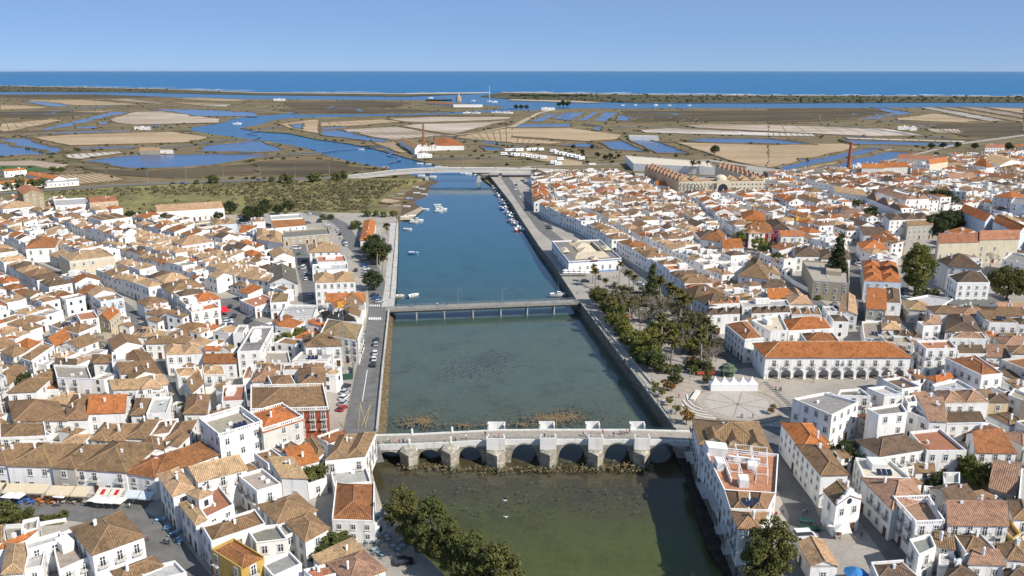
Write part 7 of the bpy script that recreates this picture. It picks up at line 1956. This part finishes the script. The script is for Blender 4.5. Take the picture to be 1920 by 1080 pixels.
# motorhomes
mb = MB(); mb.box(-3.2, -1.15, .6, 2.0, 1.15, 3.0); mb.prism([(2.0, -1.1), (3.4, -1.0), (3.4, 1.0), (2.0, 1.1)], .5, [2.6, 1.3, 1.3, 2.6]); mb.box(.8, -1.12, 2.2, 2.9, 1.12, 3.0); MH = mb.mesh('body', [white_m])
mb = MB(); mb.box(-2.4, -1.18, 1.6, -1, 1.18, 2.2); mb.box(-.4, -1.18, 1.6, .5, 1.18, 2.2); mb.box(2.6, -1.02, 1.5, 3.0, 1.02, 1.9); MG = mb.mesh('windows', [glass_m])
mb = MB(); mb.bar((0, -.15, 0), (0, .15, 0), .4, n=8); MW = mb.mesh('wheel', [tyre_m])
for i, (X, Y) in enumerate([(15, 610), (40, 612), (65, 610), (125, 608), (165, 606), (215, 606), (10, 645), (35, 648), (90, 650), (125, 655), (165, 662), (200, 666), (235, 668), (310, 618), (330, 630), (365, 637), (390, 642), (425, 650), (455, 655), (490, 662), (520, 675), (360, 680), (310, 705), (345, 715), (600, 728), (-30, 612), (-60, 640)]):
    r = empty('motorhome', ta('F3', X, Y + 5, 1.5), R(10 + (i * 37) % 40)); r.scale = (1.35,) * 3; tag(r, 'white motorhome parked on the sandy lot by the road bridge', 'motorhome', 'motorhomes on the sandy lot')
    add_obj('body', MH, r); add_obj('windows', MG, r)
    for x in (-2, 2.3):
        for y in (-1.0, 1.0): add_obj('wheel', MW, r, (x, y, .4))
# ---- boats
def hull(L, W_, H_, name='hull'):
    mb = MB(); S = []
    for x, k, zb in ((-.5, .8, .05), (-.3, .96, 0), (0, 1, 0), (.25, .82, .02), (.42, .4, .15), (.5, .03, .4)):
        w_ = W_ / 2 * k; S.append([(x * L, -w_, H_ * (1 + .25 * max(0, x))), (x * L, -w_ * .7, H_ * zb - .1), (x * L, w_ * .7, H_ * zb - .1), (x * L, w_, H_ * (1 + .25 * max(0, x)))])
    for a, b_ in zip(S, S[1:]):
        for k in range(3): mb.face([a[k], b_[k], b_[k + 1], a[k + 1]])
        mb.face([(a[0][0], a[0][1] * .86, H_ * .55), (b_[0][0], b_[0][1] * .86, H_ * .55), (b_[3][0], b_[3][1] * .86, H_ * .55), (a[3][0], a[3][1] * .86, H_ * .55)], 1)
        for s in (0, 3): mb.face([a[s], b_[s], (b_[s][0], b_[s][1] * .86, H_ * .55), (a[s][0], a[s][1] * .86, H_ * .55)], 1)
    mb.face(S[0]); return mb.mesh(name, [paint_m, frame_m])
HULL = hull(5.2, 1.9, .75); HULL_B = hull(7.5, 2.5, 1.1)
mb = MB(); mb.prism([(-.9, -.7), (.9, -.6), (.9, .6), (-.9, .7)], .4, [1.9, 1.7, 1.7, 1.9]); CABIN = mb.mesh('cabin', [white_m])
mb = MB(); mb.prism([(-.7, -.73), (.95, -.63), (.95, .63), (-.7, .73)], 1.2, 1.6); CABW = mb.mesh('cabin_window', [glass_m])
mb = MB(); mb.box(-.2, -.2, -.1, .15, .2, .7); MOTOR = mb.mesh('outboard_motor', [iron_m])
mb = MB(); mb.box(-.15, -.8, 0, .15, .8, .06); BENCH = mb.mesh('thwart', [door_m])
mb = MB(); mb.bar((0, 0, .5), (0, 0, 8), .06, n=6, r2=.04); mb.bar((0, 0, 1.5), (-2.6, 0, 1.6), .07); MAST = mb.mesh('mast', [steel_m])
BC = [((.76, .76, .75, 1), 'white'), ((.76, .76, .75, 1), 'white'), ((.10, .30, .60, 1), 'blue'), ((.70, .70, .68, 1), 'white'), ((.62, .58, .45, 1), 'cream'), ((.45, .06, .05, 1), 'red')]
def boat(p, ang, ci, kind, where, group, s=1.0):
    c, cn = BC[ci]; r = empty('moored_boat', p, R(ang)); r.scale = (s, s, s)
    what = dict(o='open boat', c='cabin boat', s='sailing boat')[kind]; tag(r, f"small {cn} {what} {where}", 'boat', group)
    o = add_obj('hull', HULL if kind == 'o' else HULL_B, r); o.color = c
    if kind == 'o': add_obj('thwart', BENCH, r, (.6, 0, .5)); add_obj('thwart', BENCH, r, (-.8, 0, .5)); add_obj('outboard_motor', MOTOR, r, (-2.7, 0, .3))
    else: add_obj('cabin', CABIN, r, (.5, 0, .2)); add_obj('cabin_window', CABW, r, (.5, 0, .2))
    if kind == 's': add_obj('mast', MAST, r)
W0 = .0
for X, Y, a, ci, k in ((1760, 180, 10, 0, 'o'), (1772, 198, 5, 0, 'o'), (1792, 216, 15, 0, 'c'), (1770, 227, 0, 0, 'o'), (1670, 212, 5, 0, 'o'), (1605, 298, 5, 0, 'c'), (1585, 308, 0, 0, 'o'), (1538, 362, -5, 0, 'o'), (1582, 540, 0, 2, 'o'), (1465, 866, 15, 4, 'o'), (1582, 860, 40, 0, 'o'), (1625, 296, 5, 0, 'o')):
    boat(ta('T6', X, Y, W0), a, ci, k, 'riding at anchor in the river', 'boats anchored in the river', 1.15)
for X, Y, a, ci in ((1550, 25, 10, 0), (1595, 47, 0, 0), (1645, 60, -10, 0), (1605, 90, 5, 0), (1660, 100, -5, 0), (1485, 100, 0, 0), (1550, 132, 10, 2), (1420, 155, 0, 5), (1455, 185, 0, 0), (1425, 195, 5, 2), (1530, 192, 0, 0), (1540, 266, 10, 4), (1515, 273, 5, 0), (1410, 115, 0, 2), (1300, 105, 10, 2), (1570, 262, 20, 0)):
    boat(ta('T6', X, Y, .3), a, ci, 'o', 'drawn up on the mud flat', 'boats on the mud flat', 1.15)
for i, (X, Y) in enumerate(((30, 345), (45, 362), (15, 362), (55, 378), (30, 408), (60, 405), (85, 412), (70, 395), (45, 390), (12, 330), (-10, 290), (-50, 240), (-45, 262), (-60, 215), (-75, 190), (-92, 175), (-100, 155), (-112, 140), (-122, 120), (-133, 100), (-142, 85), (-80, 235), (-70, 250), (-20, 305), (10, 310), (-5, 345), (-35, 280), (-90, 200))):
    boat(ta('R6', X, Y, W0), 100 + (i * 53) % 70, (0, 2, 0, 3, 5, 0, 2)[i % 7], 'c' if i % 3 else 'o', 'crowded along the fishing quay', 'boats along the fishing quay', .95)
boat(ta('R6', 345, 897, W0), 0, 0, 's', 'moored beside the footbridge', None)
for i, (X, Y) in enumerate(((790, 603), (1230, 710), (1295, 715), (1365, 733), (1415, 737), (970, 740), (1240, 800), (1325, 808), (1560, 782), (1592, 787), (1662, 795), (1722, 798), (1765, 803))):
    boat(ta('F2', X, Y, .06), 5 + (i * 31) % 30, 5 if i == 5 else 0, 'o', 'anchored near the road bridge', 'boats near the road bridge', 1.5)
for t_, X, Y, k, s in (('F3', 830, 272, 'c', 1.9), ('F3', 925, 270, 'c', 1.9), ('F3', 1078, 272, 's', 2.6), ('F3', 1180, 272, 'c', 1.9), ('F3', 1330, 272, 'c', 1.9), ('F2', 1310, 218, 'c', 3), ('F2', 1750, 242, 's', 2.4), ('F2', 1790, 248, 'c', 3), ('F1', 1780, 492, 'c', 2.2), ('F2', 1580, 332, 'c', 3), ('F2', 1650, 334, 'c', 3), ('F2', 1800, 330, 'c', 3.2), ('F2', 1860, 332, 'c', 3.2), ('F2', 1890, 334, 'c', 3.4), ('F2', 1630, 238, 's', 2.2)):
    boat(ta(t_, X, Y, .06), 10 + X % 30, 0, k, 'out in the far lagoon channel', 'boats in the lagoon', s)
# ---- people: one continuous skinned figure, clothes colour per person
def person_mesh(stride, seed):
    V = [(0, 0, .95), (0, 0, 1.15), (0, 0, 1.40), (0, 0, 1.52), (0, 0.01, 1.66), (.10, 0, .90), (.12, stride * .3, .50), (.12, stride * .55 - .02, .09), (.12, stride * .55 + .12, .05), (-.10, 0, .90), (-.12, -stride * .3, .50), (-.12, -stride * .55 - .05, .09), (-.12, -stride * .55 + .10, .05),
         (.19, 0, 1.38), (.25, -stride * .2, 1.12), (.26, -stride * .1 + .08, .88), (-.19, 0, 1.38), (-.25, stride * .2, 1.12), (-.26, stride * .3 + .06, .88)]
    E = [(0, 1), (1, 2), (2, 3), (3, 4), (0, 5), (5, 6), (6, 7), (7, 8), (0, 9), (9, 10), (10, 11), (11, 12), (2, 13), (13, 14), (14, 15), (2, 16), (16, 17), (17, 18)]
    rad = [.15, .145, .155, .06, .115, .105, .07, .05, .04, .105, .07, .05, .04, .07, .05, .038, .07, .05, .038]
    me = bpy.data.meshes.new('person'); me.from_pydata(V, E, []); o = bpy.data.objects.new('tmp', me); COL.objects.link(o)
    m = o.modifiers.new('s', 'SKIN'); m.use_smooth_shade = True; o.modifiers.new('d', 'SUBSURF').levels = 1
    for i, r_ in enumerate(rad): me.skin_vertices[0].data[i].radius = (r_, r_ * .8); me.skin_vertices[0].data[i].use_root = (i == 0)
    dg = bpy.context.evaluated_depsgraph_get(); out = bpy.data.meshes.new_from_object(o.evaluated_get(dg)); bpy.data.objects.remove(o)
    out.materials.clear()
    for m_ in (cloth_m, MATS.get('trousers') or plain('trousers', (.035, .04, .06), .9, .1, .2), MATS.get('skin') or plain('skin', (.42, .25, .17), .6, .3, .05), MATS.get('hair') or plain('hair', (.04, .025, .015), .7, .2, .1)): out.materials.append(m_)
    for p in out.polygons:
        z = p.center.z; out.polygons[p.index].material_index = 1 if z < .93 and abs(p.center.x) < .21 else (3 if z > 1.70 or (z > 1.6 and p.center.y < -.02) else 2 if z > 1.47 or z < .93 else 0)
    return out
PM_ = [person_mesh(.55, 1), person_mesh(.12, 2)]
PC = [('white', (.72, .72, .7, 1)), ('dark blue', (.03, .05, .12, 1)), ('red', (.5, .04, .04, 1)), ('black', (.03, .03, .03, 1)), ('pale blue', (.35, .48, .62, 1)), ('grey', (.25, .25, .25, 1)), ('pink', (.6, .3, .32, 1))]
pk = 0
def person(p, where, group, act=None):
    global pk
    nm, c = PC[pk % 7]; st = pk % 3 != 0; o = add_obj('person', PM_[0 if st else 1], None, p); o.rotation_euler.z = (pk * 1.9) % 6.28 if not act else act; o.color = c; pk += 1
    tag(o, f"person in a {nm} top {'walking' if st else 'standing'} {where}", 'person', group)
for i, (X, Y) in enumerate([(140, 205), (150, 217), (205, 216), (228, 211), (250, 206), (515, 200), (524, 196), (580, 186), (690, 168), (765, 178), (1022, 180), (1048, 188), (1065, 188), (1240, 166), (1250, 172), (1278, 178), (1350, 157), (1412, 172), (1448, 160), (1460, 160), (1472, 162), (1486, 157), (1500, 152)]):
    px, py = tp('B', X, Y + 6); z = 5.5
    for _ in range(4): q = at(px, py, z); z = deck_z(q.x) + .03
    q.y = min(max(q.y, Y0 + .7), Y0 + BW - .7); q.z = z; person(q, 'on the old stone bridge', 'people on the old bridge')
for t_, pts, where in (('R4', [(850, 748), (1318, 898), (1332, 898), (1405, 900)], 'on the plaza beside the paved circle'), ('R4', [(965, 590), (1605, 688), (1614, 698), (1578, 685), (1215, 580), (1258, 570)], 'near the white tents and the green kiosk'), ('R4', [(345, 325), (330, 320), (435, 480), (445, 482), (600, 232), (280, 250), (660, 235)], 'in the riverside park'),
                       ('R3', [(85, 605), (97, 610), (960, 540), (1065, 545)], 'on the square before the town hall'), ('T3', [(1110, 820), (1235, 845), (1255, 842), (440, 560), (415, 565), (975, 575), (1270, 850)], 'on the cobbled café street'),
                       ('R2', [(1580, 640), (1627, 622), (1787, 620), (1812, 612), (1622, 800)], 'in the lane by the riverside wedge of houses'), ('R1', [(430, 712), (700, 790)], 'on the chapel square'), ('R6', [(760, 770), (785, 765), (730, 760), (490, 890)], 'on the walk by the market hall')):
    for X, Y in pts: person(ta(t_, X, Y, ZG + .05), where, 'people ' + where)
for px, t in ((771, .12), (818, .25), (835, .3)): person(a_fb.lerp(b_fb, t) + Vector((0, 1, .15)), 'on the low footbridge', 'people on the low footbridge')
# ---- event tents on the plaza
mb = MB(); h = 2.4; s = 1.62
for k in range(4):
    c = [(-s, -s), (s, -s), (s, s), (-s, s)]; a, b_ = c[k], c[(k + 1) % 4]; mb.face([(*a, 0), (*b_, 0), (*b_, h), (*a, h)])
TW = mb.mesh('side_wall', [white_m]); mb = MB(); prof = [(s * 1.04, h), (s * .62, h + .55), (s * .28, h + 1.2), (.05, h + 2.3)]
for (r0, z0), (r1, z1) in zip(prof, prof[1:]):
    for k in range(4):
        c = [(-1, -1), (1, -1), (1, 1), (-1, 1)]; a, b_ = c[k], c[(k + 1) % 4]; mb.face([(a[0] * r0, a[1] * r0, z0), (b_[0] * r0, b_[1] * r0, z0), (b_[0] * r1, b_[1] * r1, z1), (a[0] * r1, a[1] * r1, z1)])
TR_ = mb.mesh('tent_roof', [white_m])
for k in range(5):
    p = ta('R4', 1128 + k * 69, 697, ZG + .05) + Vector((0, 1.65, 0)); r = empty('event_tent', p); r.scale = (1.02, 1.02, 1); tag(r, 'white pagoda tent in the row of five on the plaza', 'tent', 'white tents on the plaza'); add_obj('side_wall', TW, r); add_obj('tent_roof', TR_, r)
# green kiosk
r = empty('green_kiosk', ta('R4', 1215, 575, ZG)); tag(r, 'green octagonal kiosk with tiered roof beside the park', 'kiosk')
mb = MB(); mb.lathe([(2.2, 0), (2.2, 2.4)], 8); mb.obj('wall', [green_m], r); mb = MB(); mb.lathe([(3.3, 2.3), (1.9, 3.3), (1.9, 3.6), (2.2, 3.6), (.1, 4.6)], 8); mb.obj('roof', [plain('kiosk_green', (.085, .115, .07), .8, .2, .2)], r)
# ---- parasols, awnings, tables
def parasol_mesh(s, square=False):
    mb = MB(); n = 4 if square else 8; mb.lathe([(s, 2.2), (s * .5, 2.6), (.03, 2.95)], n); cm = mb.mesh('canopy', [cloth_m]); mb = MB(); mb.bar((0, 0, 0), (0, 0, 2.95), .04, n=6); mb.lathe([(.3, 0), (.3, .12), (.05, .16)], 8); return cm, mb.mesh('pole', [steel_m])
PAR = {True: parasol_mesh(2.1, True), False: parasol_mesh(1.6)}
def parasol(p, col, cn, where, group, square=False, s=1.0, rz=.6):
    r = empty('parasol', p, rz); r.scale = (s,) * 3; tag(r, f"{cn} {'square' if square else 'round'} parasol {where}", 'parasol', group); c, q = PAR[square]; o = add_obj('canopy', c, r); o.color = col; add_obj('pole', q, r)
WH = (.72, .70, .66, 1)
for X, Y in ((85, 508), (150, 510), (475, 505), (780, 545), (840, 548), (900, 550), (730, 535)): parasol(ta('T3', X, Y + 25, ZG), WH, 'white', 'on the café street', 'white parasols of the café street', True)
for X, Y in ((150, 118), (165, 100), (185, 112), (160, 88)): parasol(ta('T5', X, Y + 15, ZG), (.62, .03, .05, 1), 'red', 'at the small car square', 'red parasols')
parasol(ta('R1', 645, 1165, ZG), (.06, .22, .48, 1), 'blue', 'beside the dark tiled house', None, False, 1.5)
for X, Y in ((490, 760), (545, 800)): parasol(ta('R1', X, Y, ZG), WH, 'white', 'on the chapel square', 'white parasols on the chapel square', True, 1.2)
for k, (X, Y) in enumerate([(400 + 40 * (k % 5), 735 + 18 * (k // 5)) for k in range(10)]): parasol(ta('R6', X, Y, ZG), WH, 'white', 'in front of the market hall', 'white parasols at the market hall', True, .9)
parasol(ta('R4', 610, 130, ZG), WH, 'white', 'inside the riverside park', None, False, 1.3)
def awning(tile, a, b_, out, z, col, cn, where, group):
    A, B = ta(tile, *a, ZG + z), ta(tile, *b_, ZG + z); d = (B - A).normalized(); n = Vector((d.y, -d.x, 0)); o_ = A.copy(); r = empty('awning', o_); tag(r, f"{cn} awning {where}", 'awning', group)
    mb = MB(); mb.face([A - o_, A - o_ + n * out + Vector((0, 0, -.9)), B - o_ + n * out + Vector((0, 0, -.9)), B - o_]); mb.face([A - o_ + n * out + Vector((0, 0, -.9)), A - o_ + n * out + Vector((0, 0, -1.2)), B - o_ + n * out + Vector((0, 0, -1.2)), B - o_ + n * out + Vector((0, 0, -.9))])
    o = mb.obj('canopy', [cloth_m], r); o.color = col
    mb = MB()
    for q in (A, B): mb.bar(q - o_ + Vector((0, 0, -.8)), q - o_ + n * out + Vector((0, 0, -.9)), .04)
    mb.obj('arm', [steel_m], r); return r, A, B, d, n, out
CR = (.62, .52, .36, 1)
for a, b_ in (((60, 385), (220, 385)), ((225, 386), (375, 390)), ((390, 400), (565, 405)), ((570, 408), (690, 412)), ((-60, 375), (45, 380))): awning('T3', a, b_, 2.8, 3.5, CR, 'cream', 'over the café street tables', 'cream awnings of the café street')
for a, b_ in (((745, 415), (840, 418)), ((850, 418), (940, 422))):
    r, A, B, d, n, out = awning('T3', a, b_, 2.6, 3.4, (.66, .60, .5, 1), 'striped cream and red', 'over the café street tables', 'red striped awnings of the café street'); mb = MB(); o_ = A
    q0, q1 = A.lerp(B, .35) - o_, A.lerp(B, .65) - o_; up = Vector((0, 0, .02)); mb.face([q0 + n * .5 + Vector((0, 0, -.17)) + up, q0 + n * out * .8 + Vector((0, 0, -.72)) + up, q1 + n * out * .8 + Vector((0, 0, -.72)) + up, q1 + n * .5 + Vector((0, 0, -.17)) + up]); o = mb.obj('red_stripe', [cloth_m], r); o.color = (.5, .03, .04, 1)
for a, b_ in (((955, 432), (1060, 437)), ((1065, 440), (1160, 448))): awning('T3', a, b_, 2.0, 3.3, (.55, .6, .62, 1), 'pale grey', 'at the end of the café street', 'grey awnings of the café street')
def table_mesh(c):
    mb = MB(); mb.lathe([(.02, .70), (.5, .70), (.5, .75), (.02, .751)], 10, 0); mb.bar((0, 0, 0), (0, 0, .7), .04, 1, 6); mb.lathe([(.28, 0), (.26, .05), (.04, .07)], 8, 1)
    return mb
TT = table_mesh(0).mesh('table', [cloth_m, steel_m]); mb = MB()
for x in (-.17, .17):
    for y in (-.17, .17): mb.bar((x, y, 0), (x, y, .45 if y < 0 else .85), .02)
mb.box(-.2, -.2, .43, .2, .2, .47); mb.box(-.2, .16, .6, .2, .2, .85); CH = mb.mesh('chair', [cloth_m])
def table_set(p, col, cn, where, group, i):
    r = add_obj('cafe_table', TT, None, p); r.color = col; tag(r, f"round {cn} café table {where}", 'table', group)
    for k in range(3):
        a = k * 2.1 + i; c = add_obj('cafe_chair', CH, None, p + Vector((math.cos(a) * .8, math.sin(a) * .8, 0))); c.rotation_euler.z = a - math.pi / 2; c.color = (col[0] * .6, col[1] * .6, col[2] * .6, 1); tag(c, f"small chair at a {cn} café table {where}", 'chair', group + ', chairs')
LB = (.35, .55, .72, 1)
for i, (X, Y) in enumerate([(1180, 676), (1230, 666), (1253, 725), (1266, 741), (1290, 778), (1326, 766), (1337, 815), (1352, 836)]): table_set(ta('T3', X, Y, ZG), LB, 'pale blue', 'in the shaded café lane', 'tables in the shaded café lane', i)
for i, (X, Y) in enumerate([(1240, 840), (1310, 840), (1312, 800), (1390, 822), (1470, 828), (1430, 872), (1500, 868), (1467, 898), (1215, 812), (1380, 800), (1540, 838), (1285, 900), (1320, 920), (1350, 940)]): table_set(ta('T4', X, Y, ZG), (.30, .40, .46, 1), 'grey blue', 'on the terrace under the trees', 'tables on the shaded terrace', i)
for i in range(26):
    X = 20 + i * 27; c, cn = ((.05, .16, .5, 1), 'blue') if X < 260 else ((.6, .2, .05, 1), 'orange') if X < 400 else ((.4, .36, .3, 1), 'brown'); table_set(ta('T3', X, 505 + (i % 3) * 18, ZG), c, cn, 'before the café fronts', f'{cn} tables before the café fronts', i)
for i, (X, Y) in enumerate([(640, 690), (690, 735), (740, 780), (790, 850), (810, 870), (770, 860), (660, 715), (700, 800)]): table_set(ta('R4', X, Y, ZG), WH, 'white', 'on the quay walk by the plaza', 'white tables on the quay walk', i)
# benches in the park, site fence, seagulls
mb = MB(); mb.box(-.9, -.25, .4, .9, .25, .47); mb.box(-.9, .2, .5, .9, .27, .9); SEAT = mb.mesh('seat', [plain('bench_red', (.45, .09, .05), .6, .3, .1)]); mb = MB(); mb.box(-.06, -.22, 0, .06, .22, .42); LEG = mb.mesh('leg', [iron_m])
for X, Y, a in ((560, 270, 20), (740, 255, 10), (795, 272, -10), (960, 462, 30), (1018, 577, 0), (470, 145, 30), (870, 355, 20), (1090, 575, 0)):
    r = empty('park_bench', ta('R4', X, Y, ZG), R(a)); r.scale = (1.5,) * 3; tag(r, 'red bench in the riverside park', 'bench', 'red park benches'); add_obj('seat', SEAT, r)
    for x in (-.7, .7): add_obj('leg', LEG, r, (x, 0, 0))
wall_along('site_fence', [ta('R5', X, Y, ZG) for X, Y in ((120, 560), (200, 620), (300, 670), (420, 690), (530, 725))], .15, ZG, ZG + 2.2, white_m, 'white hoarding round the building site near the araucaria', 'fence')
for X, Y in ((803, 535), (808, 627)):
    mb = MB(); mb.face([(0, -.12, 0), (.55, 0, .18), (0, .12, 0)]); mb.face([(0, .12, 0), (-.55, 0, .18), (0, -.12, 0)]); mb.bar((0, -.25, -.02), (0, .28, .0), .07, n=6, r2=.03)
    o = mb.obj('seagull', [white_m], None, loc=ta('B', X, Y, 6)); o.scale = (1.4,) * 3; tag(o, 'white seagull gliding over the shallow river', 'seagull', 'seagulls over the river')
# solitary poles and flag masts along the quays
for X, Y in ((1120, 800), (1172, 790), (1155, 750)): pass
# ================================================================== AIR
mb = MB(); mb.box(-FAR - 50, -600, -2.4, FAR + 50, FAR * 2 + 50, 135)
hm = bpy.data.materials.new('air'); hm.use_nodes = True; hn = hm.node_tree
for n_ in list(hn.nodes): hn.nodes.remove(n_)
ho_ = hn.nodes.new('ShaderNodeOutputMaterial'); pv = hn.nodes.new('ShaderNodeVolumePrincipled'); pv.inputs['Color'].default_value = (.80, .87, .95, 1); pv.inputs['Density'].default_value = 4.5e-6; pv.inputs['Anisotropy'].default_value = .2
hn.links.new(pv.outputs[0], ho_.inputs['Volume'])
hz = mb.obj('haze', [hm]); hz['kind'] = 'stuff'; hz['label'] = 'thin pale sea haze lying over town, marsh and water'; hz['category'] = 'haze'
